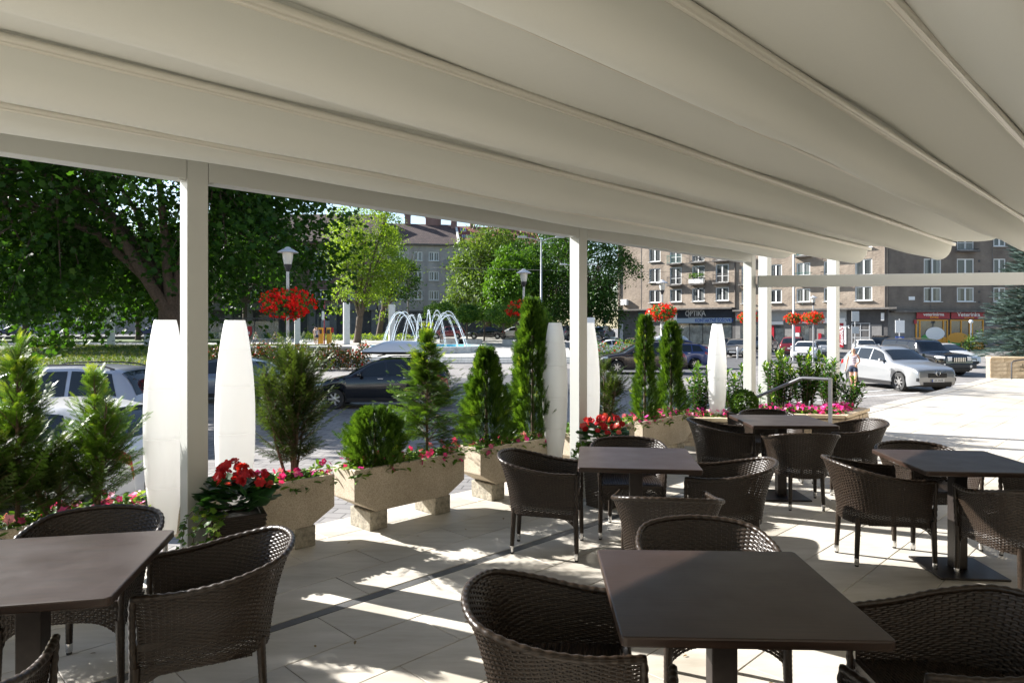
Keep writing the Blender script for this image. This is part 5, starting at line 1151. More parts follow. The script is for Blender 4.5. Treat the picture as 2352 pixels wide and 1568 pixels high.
# concrete pillars
for (px, Y, h, w_, lab) in ((255, 62, 4.1, .55, 'pale concrete pillar under the big maple at the left'), (683, 66, 3.2, .52, 'pale concrete pillar below the largest red flower basket'), (796, 66, 4.05, .58, 'pale concrete pillar right of the yellow kiosks'), (900, 68, 3.9, .58, 'pale concrete pillar just left of the fountain jets')):
    t = thing('concrete_pillar', lab, 'pillar', (PX(px, Y), Y, plaza_z(Y)-.02), R(20), 'pale concrete pillars on the plaza')
    for k in range(4):
        m = MB(); m.box((0, 0, h*(k+.5)/4), (w_, w_, h/4-.012)); m.build('block', M_WC, t, bevel=.01)
    m = MB(); m.box((0, 0, h/2), (w_-.03, w_-.03, h-.02)); m.build('core', M_GRAN, t)
# concrete tree boxes + clipped ball trees
def ball_tree(label, px, Y, zc, rx, rz_, n=5200):
    X = PX(px, Y); t = thing('ball_tree', label, 'tree', (X, Y, plaza_z(Y)), group='clipped ball trees behind the fountain'); m = MB(); m.tube([(0, 0, 0), (.03, 0, 1.0), (0, 0, zc)], [.10, .08, .05], 8)
    for k in range(6): a = k*1.05; m.tube([(0, 0, zc-rz_*.7), (rx*.5*math.cos(a), rx*.5*math.sin(a), zc)], [.04, .015], 5)
    m.build('trunk', M_BARK, t, smooth=True); d_ = rdir(n); d_[:, 2] = np.where(d_[:, 2] < -.35, d_[:, 2]*.5, d_[:, 2]); lump = 1+.10*np.sin(d_[:, 0]*9+d_[:, 2]*5)+.08*np.sin(d_[:, 1]*11+d_[:, 2]*8)
    P = d_*[rx, rx, rz_]*((.72+.30*RNG.random(n)**.7)*lump)[:, None]+[0, 0, zc]
    cloud('crown', [scatter(*LEAF, P, rdir(n)*[1, 1, .6]-[0, 0, .3], d_+[0, 0, .5]+RNG.normal(size=(n, 3))*.5, .15+.10*RNG.random(n))], M_LINDEN, t)['kind'] = 'stuff'
M_LINDEN = leaf_mat('linden leaf', (.03, .085, .01), (.09, .19, .022), (.22, .32, .05), .4)
M_MAPLE = leaf_mat('maple leaf', (.011, .036, .006), (.036, .095, .012), (.12, .20, .022), .5)
M_LOCUST = leaf_mat('locust leaf', (.09, .16, .016), (.19, .29, .03), (.35, .41, .06), .48)
M_DTREE = leaf_mat('dark tree leaf', (.014, .044, .009), (.045, .105, .016), (.11, .18, .03), .35)
M_OLIVE = leaf_mat('pale linden leaf', (.035, .08, .015), (.12, .19, .04), (.32, .38, .12), .35)
for a in ((1072, 66, 2.75, 1.15, 1.1, 'small clipped ball tree in the middle of the row behind the fountain'), (1156, 64, 2.7, 1.75, 1.15, 'widest clipped ball tree with its trunk showing, right of the fountain'), (1012, 70, 3.0, 1.75, 1.15, 'clipped ball tree hidden behind the fountain jets'), (1112, 74, 2.9, 1.5, 1.2, 'clipped ball tree between the two nearer ones'), (1228, 66, 2.6, 1.5, 1.1, 'clipped ball tree under the second red basket')): ball_tree(a[5], *a[:5])
for (px, lab) in ((1080, 'low concrete tree box under the small ball tree'), (1180, 'low concrete tree box right of the ball tree trunk'), (1040, 'low concrete tree box right behind the fountain')):
    m = MB(); m.box((0, 0, .3), (2.1, .9, .6)); tag(m.build('tree_box', M_CONC, bevel=.03, loc=(PX(px, 63), 63, plaza_z(63))), lab, 'planter', 'concrete tree boxes behind the fountain')
m = MB(); m.box((0, 0, .5), (.9, .9, 1.)); m.box((0, 0, 1.02), (1., 1., .06)); tag(m.build('pedestal', M_WC, bevel=.01, loc=(PX(1268-73, 49), 49, plaza_z(49))), 'pale square pedestal under the second red flower basket', 'pedestal')
# ------------------------------------------------------------------ trees
def tree(label, x, y, z, trunk, crown, nclump, per, leaf, mt, tmpl=LEAF, limbs=9, name='tree', lean=(0, 0), shell=.55, flat=.42, tilt=.5, group='trees round the square', cl=1.3, clear=0.):
    """trunk (radius, fork height), crown (cx, cy, cz, rx, ry, rz) relative to the base"""
    t = thing(name, label, 'tree', (x, y, z), group=group); tr, fh = trunk; cx, cy, cz, rx, ry, rz_ = crown; m = MB(); F = Vector((lean[0], lean[1], fh))
    m.tube([(0, 0, -.3), (lean[0]*.1, lean[1]*.1, .25), (lean[0]*.5, lean[1]*.5, fh*.5), tuple(F)], [tr*1.45, tr*1.05, tr*.92, tr*.95], 14)
    C = []
    for _ in range(nclump):
        d_ = rdir(1)[0]; q = shell+(1-shell)*random.random()**.6; w_ = 1+.16*math.sin(d_[0]*6+d_[2]*4+x)+.12*math.sin(d_[1]*8+y); C.append(np.array([cx, cy, cz])+d_*[rx, ry, rz_]*q*w_)
    C = np.array(C); C = C[~((np.abs(C[:, 0]) < clear) & (C[:, 1] < 1.5) & (C[:, 2] < 6.4))] if clear else C; nclump = len(C); C[:, 2] = np.maximum(C[:, 2], cz-rz_*.98)
    L0 = []
    for k in range(limbs):
        a = 2*math.pi*k/limbs+random.uniform(-.3, .3); q = random.uniform(.45, .8); e = Vector((cx+rx*q*math.cos(a), cy+ry*q*math.sin(a), cz+rz_*random.uniform(-.35, .75))); mid = F.lerp(e, .45)+Vector((0, 0, rz_*.16)); r0 = tr*random.uniform(.38, .62)
        m.tube([tuple(F-Vector((0, 0, tr*.6))), tuple(F.lerp(mid, .4)+Vector((random.uniform(-.2, .2), random.uniform(-.2, .2), .1))), tuple(mid), tuple(e)], [r0, r0*.8, r0*.55, r0*.18], 8); L0.append((mid, e))
    for c_ in C[::2]:
        b = min(L0, key=lambda l: (l[1]-Vector(c_)).length); s = b[0].lerp(b[1], random.uniform(.3, 1)); m.tube([tuple(s), tuple(s.lerp(Vector(c_), .5)+Vector((0, 0, .15))), tuple(c_)], [tr*.10, tr*.06, tr*.02], 4, cap=False)
    m.build('trunk', M_BARK, t, smooth=True, ang=70)
    n = nclump*per; K = np.repeat(np.arange(nclump), per); cs = cl*(.6+.8*RNG.random(nclump)); out = unit(C-[cx, cy, cz]); up = unit(out*tilt+[0, 0, 1]+RNG.normal(size=(nclump, 3))*.25)
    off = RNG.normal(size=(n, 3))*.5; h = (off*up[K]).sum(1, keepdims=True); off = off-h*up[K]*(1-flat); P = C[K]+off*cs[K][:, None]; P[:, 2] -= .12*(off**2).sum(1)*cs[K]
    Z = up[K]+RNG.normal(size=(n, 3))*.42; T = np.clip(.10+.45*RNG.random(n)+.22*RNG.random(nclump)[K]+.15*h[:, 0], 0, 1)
    cloud('crown', [scatter(*tmpl, P, rdir(n)+out[K]*.8, Z, leaf*(.65+.7*RNG.random(n)), T)], mt, t)['kind'] = 'stuff'
    return t
MP3 = (MAPLE[0]*[1, 1, 1], MAPLE[1])
tree('huge dark maple with forked trunk spreading over the left half of the view', -13.1, 26.3, STREET, (.50, 3.1), (-2.1, .6, 8.6, 8.5, 7.2, 6.1), 560, 135, .20, M_MAPLE, MP3, limbs=11, lean=(.0, 0), shell=.42, cl=1.5, name='maple_tree', tilt=.35, clear=1.7)
tree('slim trunked maple by the hedge on the lawn at the left', PX(152, 60), 60, -.1, (.24, 3.2), (0, 0, 7.5, 5.6, 5, 4.6), 130, 70, .36, M_MAPLE, LEAF, cl=1.6, name='maple_tree')
tree('thin maple at the far left edge of the lawn', PX(58, 55), 55, -.1, (.22, 3.), (-.5, 0, 7.2, 5.4, 5, 4.6), 130, 70, .36, M_MAPLE, LEAF, cl=1.6, name='maple_tree')
tree('dark park tree beyond the far road at the left', -62, 78, .2, (.3, 3.), (0, 0, 7.5, 8, 6, 6), 130, 60, .5, M_DTREE, LEAF, cl=2.2)
tree('dark park tree between the far left maples', -46, 84, .2, (.3, 3.), (0, 0, 8, 8, 6, 6), 130, 60, .5, M_DTREE, LEAF, cl=2.2)
tree('dark park tree behind the forked maple trunk', -36, 92, .3, (.3, 4.5), (0, 0, 10, 7, 5, 5.2), 120, 60, .5, M_DTREE, LEAF, cl=2.2)
tree('dark park tree at the outer left, beyond the far road', -78, 82, .2, (.3, 3.), (0, 0, 8, 9, 6, 7), 120, 60, .5, M_DTREE, LEAF, cl=2.4)
tree('pale airy locust tree with twisting trunk left of the fountain', PX(820, 70), 70, .1, (.36, 2.6), (1.1, 0, 8.6, 4.1, 3.4, 5.7), 170, 100, .24, M_LOCUST, LEAF, limbs=7, cl=1.15, name='locust_tree', lean=(.3, 0), shell=.35)
tree('leaning dark trunked tree between the locust and the grey block', PX(868, 78), 78, .25, (.34, 3.4), (2.2, 0, 7.2, 3.2, 2.6, 2.6), 50, 90, .28, M_DTREE, LEAF, limbs=5, cl=1.0, lean=(.6, 0), name='locust_tree')
tree('big dark linden hiding the right end of the grey block', PX(1122, 86), 86, .4, (.4, 3.), (.3, 0, 7.9, 5.2, 4.4, 6.2), 230, 80, .36, M_OLIVE, LEAF, cl=1.5, name='linden_tree', shell=.6)
tree('taller linden behind, right of the red roof', PX(1170, 92), 92, .4, (.4, 4.), (0, 0, 9.4, 4.2, 4, 4.6), 130, 70, .38, M_DTREE, LEAF, cl=1.5, name='linden_tree')
tree('bright leaved catalpa behind the second street lamp', PX(1188, 72), 72, .1, (.25, 2.6), (0, 0, 6.4, 3.0, 2.6, 3.2), 130, 80, .34, M_LINDEN, LEAF, cl=1.0, name='catalpa_tree', shell=.65)
tree('tall dark lime tree shading the grey brown block, behind the second post', PX(1352, 72), 72, -.5, (.42, 4.), (-.4, 0, 8.6, 4.7, 4.2, 6.4), 260, 90, .30, M_DTREE, LEAF, cl=1.35, name='linden_tree', shell=.6)
tree('dark lime tree left of the second post, behind the twin arm mast', PX(1262, 80), 80, -.2, (.36, 3.5), (0, 0, 8.2, 3.9, 3.4, 5.6), 170, 80, .32, M_DTREE, LEAF, cl=1.35, name='linden_tree', shell=.6)
# bare twigs over the grey roof
t = thing('bare_tree', 'leafless grey branches rising in front of the grey block roof', 'tree', (PX(935, 88), 88, .4)); m = MB(); m.tube([(0, 0, 0), (.2, 0, 6), (.6, 0, 9)], [.14, .10, .06], 6)
for k in range(46):
    z = random.uniform(6.5, 10.5); a = random.uniform(0, 6.28); e = Vector((.4+random.uniform(.6, 2.2)*math.cos(a), random.uniform(.3, 1.2)*math.sin(a), z+random.uniform(.8, 2.8))); s = Vector((.35, 0, z*.85)); m.tube([s, s.lerp(e, .5)+Vector((random.uniform(-.3, .3), 0, .15)), e], [.035, .02, .006], 4, cap=False)
m.build('trunk', mat('grey twig', (.22, .19, .16), .9), t)
# blue spruce at the right
t = thing('blue_spruce', 'silvery blue spruce above the retaining wall at the right edge', 'tree', (18.9, 23.4, -.2)); m = MB(); m.tube([(0, 0, 0), (0, 0, 7.5)], [.20, .05], 10); P = []; X = []; Z = []; S = []; T = []
for i in range(700):
    u = random.random()**.9; z0 = .9+6.6*u; az = random.uniform(0, 6.283); ln = (2.35*(1-u)**.8+.25)*random.uniform(.75, 1.08); el = R(-8+28*u); d_ = np.array([math.cos(az)*math.cos(el), math.sin(az)*math.cos(el), math.sin(el)]); side = unit(np.cross(d_, [0, 0, 1.])); o_ = np.array([0, 0, z0])
    m.tube([tuple(o_), tuple(o_+d_*ln*.6-[0, 0, .08]), tuple(o_+d_*ln)], [.022, .014, .004], 4, cap=False)
    n = int(16*ln)+6
    for k in range(n):
        q = .2+.8*(k+.5)/n; s = 1 if k % 2 else -1; w_ = (.45*(1-q)+.10)*min(1, ln); off = side*s*w_*random.random(); P.append(o_+d_*ln*q+off-np.array([0, 0, .10*q*q*ln+abs(random.gauss(0, .06))])); X.append(d_*.9+side*s*.6*random.random()+[0, 0, random.uniform(-.1, .35)]); Z.append(np.array([0, 0, 1.])+RNG.normal(size=3)*.35); S.append(random.uniform(.16, .28)); T.append(random.random()*.55+.45*q*random.random())
m.build('trunk', M_BARK, t)
nd_V = []; nd_F = []
for k in range(9):
    x = k/9; 
    for s, zz in ((1, 0), (-1, 0), (0, 1)):
        a = q4((x, 0, 0), (x+.2, s*.16, zz*.16), .045, .015); i = len(nd_V); nd_V += a; nd_F.append((i, i+1, i+2, i+3))
M_SPR = leaf_mat('blue spruce needles', (.020, .042, .038), (.11, .165, .15), (.34, .42, .38), .05, .6)
cloud('needles', [scatter(np.array(nd_V), nd_F, P, X, Z, S, T)], M_SPR, t)['kind'] = 'stuff'
# ------------------------------------------------------------------ lawn, path, hedges
m = MB(); gx = np.linspace(-95, -12., 30); gy = np.linspace(24, 66, 30)
def lawn_z(x, y): return STREET+.03+.75*min(1, max(0, (y-24)/34))**.9*min(1, max(0, (-12.-x)/4)) if y < 42.2 or x < -17.2 else STREET+.03+.75*min(1, max(0, (y-24)/34))**.9*min(1, max(0, (-17.2-x)/3))
M_LAWN = mat('lawn soil', (.045, .065, .018), .95, var=.5, vs=1.2, detail=8)
m.grid([[(x, y, lawn_z(x, y)) for x in gx] for y in gy]); tag(m.build('lawn', M_LAWN, smooth=True), kind='structure')
n = 26000; x = RNG.uniform(-40, -12.2, n); y = RNG.uniform(25, 62, n); keep = (np.abs(x/y) < .80) & ((y < 42) | (x < -18)); x, y = x[keep], y[keep]; n = len(x); P = np.stack([x, y, [lawn_z(a, b) for a, b in zip(x, y)]], 1)
bl = (np.array([(0, -.05, 0), (0, .05, 0), (.55, .03, .02), (1, 0, .12), (0, -.01, 0), (-.2, .10, 0), (.5, .32, .02), (.8, .42, .1)]), [(0, 1, 2, 3), (4, 5, 6, 7)])
M_GRASS = leaf_mat('grass blades', (.03, .055, .01), (.09, .14, .022), (.26, .25, .07), .3)
tag(cloud('grass', [scatter(*bl, P, np.stack([RNG.normal(size=n)*.4, RNG.normal(size=n)*.4, np.ones(n)], 1), rdir(n), .14+.14*RNG.random(n))], M_GRASS), 'rough mown grass on the lawn below the big maple', kind='stuff')
def strip(name, pts, w_, m, dz):
    b = MB(); P = []
    for i, (x, y, z) in enumerate(pts):
        a = Vector(pts[max(0, i-1)]); c_ = Vector(pts[min(len(pts)-1, i+1)]); d_ = (c_-a); d_.z = 0; d_.normalize(); nn = Vector((-d_.y, d_.x, 0)); P.append([tuple(Vector((x, y, z+dz))+nn*w_/2), tuple(Vector((x, y, z+dz))-nn*w_/2)])
    b.grid(P); return tag(b.build(name, m), kind='structure')
m = MB(); m.prism([(-140, 66), (-30, 66), (-30, 74), (-140, 74)], -.4, .02); tag(m.build('path', mat('pale path', (.42, .40, .36), .8, var=.15)), kind='structure')
m = MB(); m.prism([(-140, 74), (-30, 74), (-30, 90), (-140, 90)], -.4, .10); tag(m.build('verge', mat('verge grass', (.06, .10, .02), .95, var=.5, vs=2)), kind='structure')
m = MB(); m.prism([(-160, 90), (-30, 90), (-30, 135), (-160, 135)], -.4, .48); tag(m.build('far_road', M_ASPH), kind='structure')
def hedge(label, x, y, z, sx, sy, sz, n, mt, bl=None, nb=0, leaf=.10, name='hedge', cat='hedge', rz=0.):
    t = thing(name, label, cat, (x, y, z), rz); m = MB()
    for k in range(int(sx*3)): xx = random.uniform(-sx/2, sx/2); m.tube([(xx, 0, 0), (xx+random.uniform(-.2, .2), random.uniform(-sy/3, sy/3), sz*.8)], [.02, .008], 4, cap=False)
    m.build('stem', M_TWIG, t); P = np.stack([RNG.uniform(-sx/2, sx/2, n), RNG.uniform(-sy/2, sy/2, n), RNG.random(n)**.7], 1); P[:, 2] *= sz*(1+.18*np.sin(P[:, 0]*3.1)+.12*np.sin(P[:, 0]*7.3+1)); nz = RNG.normal(size=(n, 3))*.5
    cloud('leaves', [scatter(*LEAF, P, rdir(n), nz+[0, -.3, .8], leaf*(.7+.6*RNG.random(n)))], mt, t)['kind'] = 'stuff'
    if nb:
        i = RNG.integers(0, n, nb); Q = P[i]+[0, -.05, .06]; cloud('blossoms', [scatter(*ROSE, Q, rdir(nb), rdir(nb)+[0, -.6, .6], .05+.03*RNG.random(nb))], bl, t)['kind'] = 'stuff'
M_RHED = leaf_mat('reddish hedge leaf', (.020, .035, .010), (.06, .07, .018), (.22, .05, .03), .25)
hedge('dark reddish rose hedge in front of the low plaza wall, behind the black estate', -13.0, 39.5, STREET, 9.5, 2.0, 1.25, 6500, M_RHED, M_REDP, 160, .16)
hedge('sunlit rose bed with red blooms right of the second post', PX(1418, 45), 45, STREET, 4.4, 1.6, 1.45, 2600, M_IMPL, M_REDP, 90, .12, 'rose_bed', 'rose bed')
hedge('dark rounded shrub beside the path on the lawn', PX(112, 58), 58, -.12, 3.6, 1.8, .95, 3000, M_MAPLE, leaf=.16, name='shrub', cat='shrub')
hedge('bright low ground cover shrubs under the locust tree', PX(830, 76), 76, .2, 12, 1.4, .65, 2600, M_LOCUST, leaf=.18, name='shrub', cat='shrub')
hedge('low shrubs behind the bus shelter', PX(590, 82), 82, .3, 14, 1.4, .8, 2200, M_LINDEN, leaf=.2, name='shrub', cat='shrub')
# litter bin, kiosks, pole, shelter, benches, people
m = MB(); m.box((0, 0, .55), (.8, .6, 1.1)); m.box((0, 0, 1.13), (.86, .66, .06)); tag(m.build('litter_bin', mat('pale bin', (.45, .45, .43), .6), bevel=.03, loc=(PX(345, 60), 60, -.1)), 'pale litter bin on the lawn left of the first white lamp', 'litter bin')
M_YEL = mat('kiosk yellow', (.55, .30, .03), .5)
for (px, lab) in ((737, 'left yellow ticket machine by the red pole'), (756, 'right yellow ticket machine with a red box on its side')):
    t = thing('ticket_machine', lab, 'ticket machine', (PX(px, 67), 67, plaza_z(67)), group='yellow ticket machines'); m = MB(); m.box((0, 0, .8), (.42, .4, 1.6)); m.build('case', M_YEL, t, bevel=.03); m = MB(); m.box((0, -.21, 1.2), (.3, .02, .4)); m.build('screen', M_LDARK, t)
    if px == 756: m = MB(); m.box((.32, 0, 1.35), (.2, .2, .5)); m.build('side_box', M_SRED, t)
t = thing('stop_pole', 'tall dark red pole with a small white stop sign', 'pole', (PX(745, 66.5), 66.5, plaza_z(66))); m = MB(); m.tube([(0, 0, 0), (0, 0, 4.2)], .06, 8); m.build('pole', mat('dark red paint', (.24, .03, .05), .5), t); m = MB(); m.box((-.1, -.08, 2.8), (.25, .03, .85)); m.build('sign_plate', M_WS, t)
t = thing('bus_shelter', 'glass bus shelter with a red crest poster behind the first lamps', 'bus shelter', (PX(556, 74), 74, .19)); W_ = 8.0
M_SGL = mat('shelter glass', (.5, .55, .55), .05, 0, spec=.6); M_SGL.node_tree.nodes['Principled BSDF'].inputs['Transmission Weight'].default_value = .85
for x in (-4, -1.35, 1.35, 4):
    m = MB(); m.box((x, 0, 1.2), (.08, .08, 2.4)); m.build('upright', M_LDARK, t)
for x in (-2.675, 0, 2.675): m = MB(); m.box((x, 0, 1.2), (2.55, .015, 1.9)); m.build('pane', M_SGL, t)
m = MB(); m.box((0, -.5, 2.45), (8.4, 1.6, .1)); m.build('shelter_roof', M_LDARK, t)
m = MB(); m.prism([(-.5, 1.4), (-.5, .6), (-.35, .35), (0, .2), (.35, .35), (.5, .6), (.5, 1.4)], 0, .03); o = m.build('crest_shield', M_SRED, t); o.rotation_euler = (R(90), 0, 0); o.location = (.6, -.06, .2)
m = MB(); m.box((0, 0, .8), (.16, .02, .5)); m.box((-.2, 0, .7), (.12, .02, .3)); m.box((.2, 0, .7), (.12, .02, .3)); m.build('crest_castle', M_WS, t, loc=(.6, -.11, .2))
for (px, lab) in ((590, 'dark bench with a seated person in front of the bus shelter'), (632, 'bench at the right end of the bus shelter')):
    t = thing('bench', lab, 'bench', (PX(px, 66), 66, plaza_z(66)), group='benches on the plaza')
    for k in range(3): m = MB(); m.box((0, -.18+.16*k, .45), (1.7, .13, .04)); m.build('seat_slat', M_TWIG, t)
    for x in (-.7, .7): m = MB(); m.box((x, 0, .215), (.08, .42, .43)); m.build('leg', M_CONC, t)
M_TEE = mat('white tee', (.66, .66, .64), .8); M_NAVY = mat('navy cloth', (.03, .04, .09), .8); M_KHA = mat('khaki cloth', (.30, .24, .17), .85); M_GRYC = mat('grey cloth', (.22, .22, .23), .85)
GP = 'people walking and sitting in the square'
person('seated person in pale shirt and hat colour hair on the dark bench by the shelter', PX(588, 66), 66-.02, plaza_z(66)-.42, 0, SITP, SKN2, M_TEE, M_GRYC, M_BLONDE, long_hair=False, shorts=False, group=GP)
person('seated person in navy on the bench at the right end of the shelter', PX(632, 66), 66-.02, plaza_z(66)-.42, -20, SITP, SKN2, M_NAVY, M_GRYC, M_DHAIR, long_hair=False, shorts=False, group=GP)
person('person in blue standing by the left side of the bus shelter', PX(545, 70), 70, plaza_z(70), 30, STAND, SKN2, M_NAVY, M_NAVY, M_DHAIR, long_hair=False, shorts=False, group=GP)
person('person in grey shirt with grey hair by the yellow ticket machines', PX(735-11, 69), 69, plaza_z(69), 160, STAND, SKN2, M_GRYC, M_KHA, M_BLONDE, long_hair=False, shorts=False, group=GP)
person('dark haired woman in patterned dress colours next to the ticket machines', PX(752-16+2, 67.5)-.0, 66.0, plaza_z(66), 20, STAND, SKN2, M_STR, M_NAVY, M_DHAIR, group=GP)
person('man in navy shirt and pale shorts standing right behind the fountain', PX(1017, 66), 66, plaza_z(66), -60, STAND, SKN2, M_NAVY, M_KHA, M_DHAIR, long_hair=False, group=GP, h=1.08)
person('person in white top on the pavement at the far left behind the maple', PX(362, 72), 72, .02, 10, WALK, SKN2, M_TEE, M_GRYC, M_DHAIR, long_hair=False, shorts=False, group=GP)
# ------------------------------------------------------------------ buildings (local x along the facade, -y towards the square)
def stucco(name, c0, c1, streak=1.):
    def b(t, p, N, L):
        tc = N('ShaderNodeTexCoord'); n = N('ShaderNodeTexNoise'); n.inputs['Scale'].default_value = .55; n.inputs['Detail'].default_value = 9; n.inputs['Roughness'].default_value = .68; L(tc.outputs['Object'], n.inputs['Vector'])
        r = N('ShaderNodeValToRGB'); r.color_ramp.elements[0].position = .33; r.color_ramp.elements[1].position = .68; r.color_ramp.elements[0].color = (*c0, 1); r.color_ramp.elements[1].color = (*c1, 1); L(n.outputs[0], r.inputs[0])
        mp = N('ShaderNodeMapping'); mp.inputs['Scale'].default_value = (.9, .9, .10); L(tc.outputs['Object'], mp.inputs[0]); n2 = N('ShaderNodeTexNoise'); n2.inputs['Scale'].default_value = 1.2; n2.inputs['Detail'].default_value = 6; L(mp.outputs[0], n2.inputs['Vector'])
        r2 = N('ShaderNodeValToRGB'); r2.color_ramp.elements[0].position = .30; r2.color_ramp.elements[1].position = .55; r2.color_ramp.elements[0].color = (1-.45*streak, 1-.46*streak, 1-.47*streak, 1); L(n2.outputs[0], r2.inputs[0])
        mx = N('ShaderNodeMix'); mx.data_type = 'RGBA'; mx.blend_type = 'MULTIPLY'; mx.inputs[0].default_value = 1; L(r.outputs[0], mx.inputs[6]); L(r2.outputs[0], mx.inputs[7]); L(mx.outputs[2], p.inputs['Base Color']); p.inputs['Roughness'].default_value = .92
        mp3 = N('ShaderNodeMapping'); mp3.inputs['Scale'].default_value = (1, 1, 2.6); L(tc.outputs['Object'], mp3.inputs[0]); n3 = N('ShaderNodeTexNoise'); n3.inputs['Scale'].default_value = 2.6; n3.inputs['Detail'].default_value = 6; L(mp3.outputs[0], n3.inputs['Vector'])
        bp = N('ShaderNodeBump'); bp.inputs['Strength'].default_value = .7; bp.inputs['Distance'].default_value = .06; L(n3.outputs[0], bp.inputs['Height']); L(bp.outputs[0], p.inputs['Normal'])
    return node_mat(name, b)
M_ST1 = stucco('brown grey stucco', (.22, .175, .135), (.36, .295, .23), .5); M_ST2 = stucco('dark grey stucco', (.125, .103, .085), (.215, .178, .145), .3); M_ST3 = stucco('grey stucco', (.30, .28, .265), (.42, .395, .37), .5); M_ST4 = stucco('brick red stucco', (.16, .095, .085), (.24, .15, .135), .5)
M_GF = mat('ground floor grey', (.16, .155, .15), .8, var=.2, vs=1.5); M_GFD = mat('ground floor dark', (.062, .060, .060), .7, var=.25, vs=2); M_FASC = mat('navy fascia', (.035, .042, .06), .5, var=.2, vs=2); M_LFASC = mat('pale fascia', (.34, .36, .37), .5, var=.1, vs=2)
M_WF = mat('white window frame', (.66, .66, .64), .45); M_LEDGE = mat('weathered ledge', (.12, .11, .10), .85, var=.4, vs=3); M_DP = mat('downpipe', (.085, .07, .06), .6, .2)
def pane(t, p, N, L):
    oi = N('ShaderNodeObjectInfo'); tc = N('ShaderNodeTexCoord'); sx = N('ShaderNodeSeparateXYZ'); L(tc.outputs['Object'], sx.inputs[0])
    w_ = N('ShaderNodeTexWave'); w_.inputs['Scale'].default_value = 3.2; w_.inputs['Distortion'].default_value = 2.5; L(tc.outputs['Object'], w_.inputs['Vector'])
    ad = N('ShaderNodeMath'); ad.operation = 'ABSOLUTE'; L(sx.outputs[0], ad.inputs[0]); gt = N('ShaderNodeMath'); gt.operation = 'GREATER_THAN'
    ra = N('ShaderNodeMath'); ra.operation = 'MULTIPLY_ADD'; ra.inputs[1].default_value = .9; ra.inputs[2].default_value = .05; L(oi.outputs['Random'], ra.inputs[0]); L(ad.outputs[0], gt.inputs[0]); L(ra.outputs[0], gt.inputs[1])
    r = N('ShaderNodeValToRGB'); r.color_ramp.elements[0].color = (.05, .055, .055, 1); r.color_ramp.elements[1].color = (.20, .21, .20, 1); L(w_.outputs[0], r.inputs[0])
    mx = N('ShaderNodeMix'); mx.data_type = 'RGBA'; L(gt.outputs[0], mx.inputs[0]); mx.inputs[6].default_value = (.012, .014, .016, 1); L(r.outputs[0], mx.inputs[7]); L(mx.outputs[2], p.inputs['Base Color'])
    p.inputs['Roughness'].default_value = .5; p.inputs['Coat Weight'].default_value = 1.; p.inputs['Coat Roughness'].default_value = .02
M_PANE = node_mat('window glass over curtains', pane)
M_SHOP = mat('shop glass', (.045, .055, .06), .06, spec=.8, var=.6, vs=1.2, coat=1.)
def facade_wall(name, m, parent, s0, s1, z0, z1, ops, depth=.16, y=0.):
    xs = sorted({s0, s1, *[o[0] for o in ops], *[o[1] for o in ops]}); zs = sorted({z0, z1, *[o[2] for o in ops], *[o[3] for o in ops]}); mb = MB()
    for a, b in zip(xs, xs[1:]):
        for c, d_ in zip(zs, zs[1:]):
            if any(o[0] <= (a+b)/2 <= o[1] and o[2] <= (c+d_)/2 <= o[3] for o in ops): continue
            mb.add([(a, y, c), (b, y, c), (b, y, d_), (a, y, d_)], [(0, 1, 2, 3)])
    for (a, b, c, d_) in ops:
        mb.add([(a, y, c), (b, y, c), (b, y, d_), (a, y, d_), (a, y+depth, c), (b, y+depth, c), (b, y+depth, d_), (a, y+depth, d_)], [(0, 4, 5, 1), (1, 5, 6, 2), (2, 6, 7, 3), (3, 7, 4, 0)])
    return mb.build(name, m, parent)
WM = {}
def window(parent, a, b, c, d_, kind='double', y=0.):
    w_, h = round(b-a, 2), round(d_-c, 2); k = (w_, h, kind)
    if k not in WM:
        m = MB(); f = .12; Z0, Z1 = -h/2, h/2
        m.box((-w_/2+f/2, 0, 0), (f, .07, h)); m.box((w_/2-f/2, 0, 0), (f, .07, h)); m.box((0, 0, Z1-f/2), (w_-2*f, .07, f)); m.box((0, 0, Z0+f/2), (w_-2*f, .07, f))
        m.box((0, -.004, 0), (.17, .078, h-2*f))
        if kind == 'door':
            for s in (-1, 1): m.box((s*(w_/4-.01), -.002, Z0+h*.36), (w_/2-.2, .07, .07))
        if kind == 'triple': m.box((-w_/4, -.002, 0), (.07, .072, h-2*f)); m.box((w_/4, -.002, 0), (.07, .072, h-2*f))
        p = MB(); p.box((0, 0, 0), (w_-.1, .02, h-.1)); s = MB(); s.box((0, -.12, 0), (w_+.16, .24, .05))
        WM[k] = (m.mesh('window', M_WF), p.mesh('pane', M_PANE), s.mesh('sill', M_WF))
    A, B, Cc = WM[k]; o = link('window', A, parent, loc=((a+b)/2, y+.10, (c+d_)/2)); link('pane', B, o, loc=(0, .02, 0))
    if kind != 'door': link('sill', Cc, o, loc=(0, -.06, -h/2-.025))
    return o
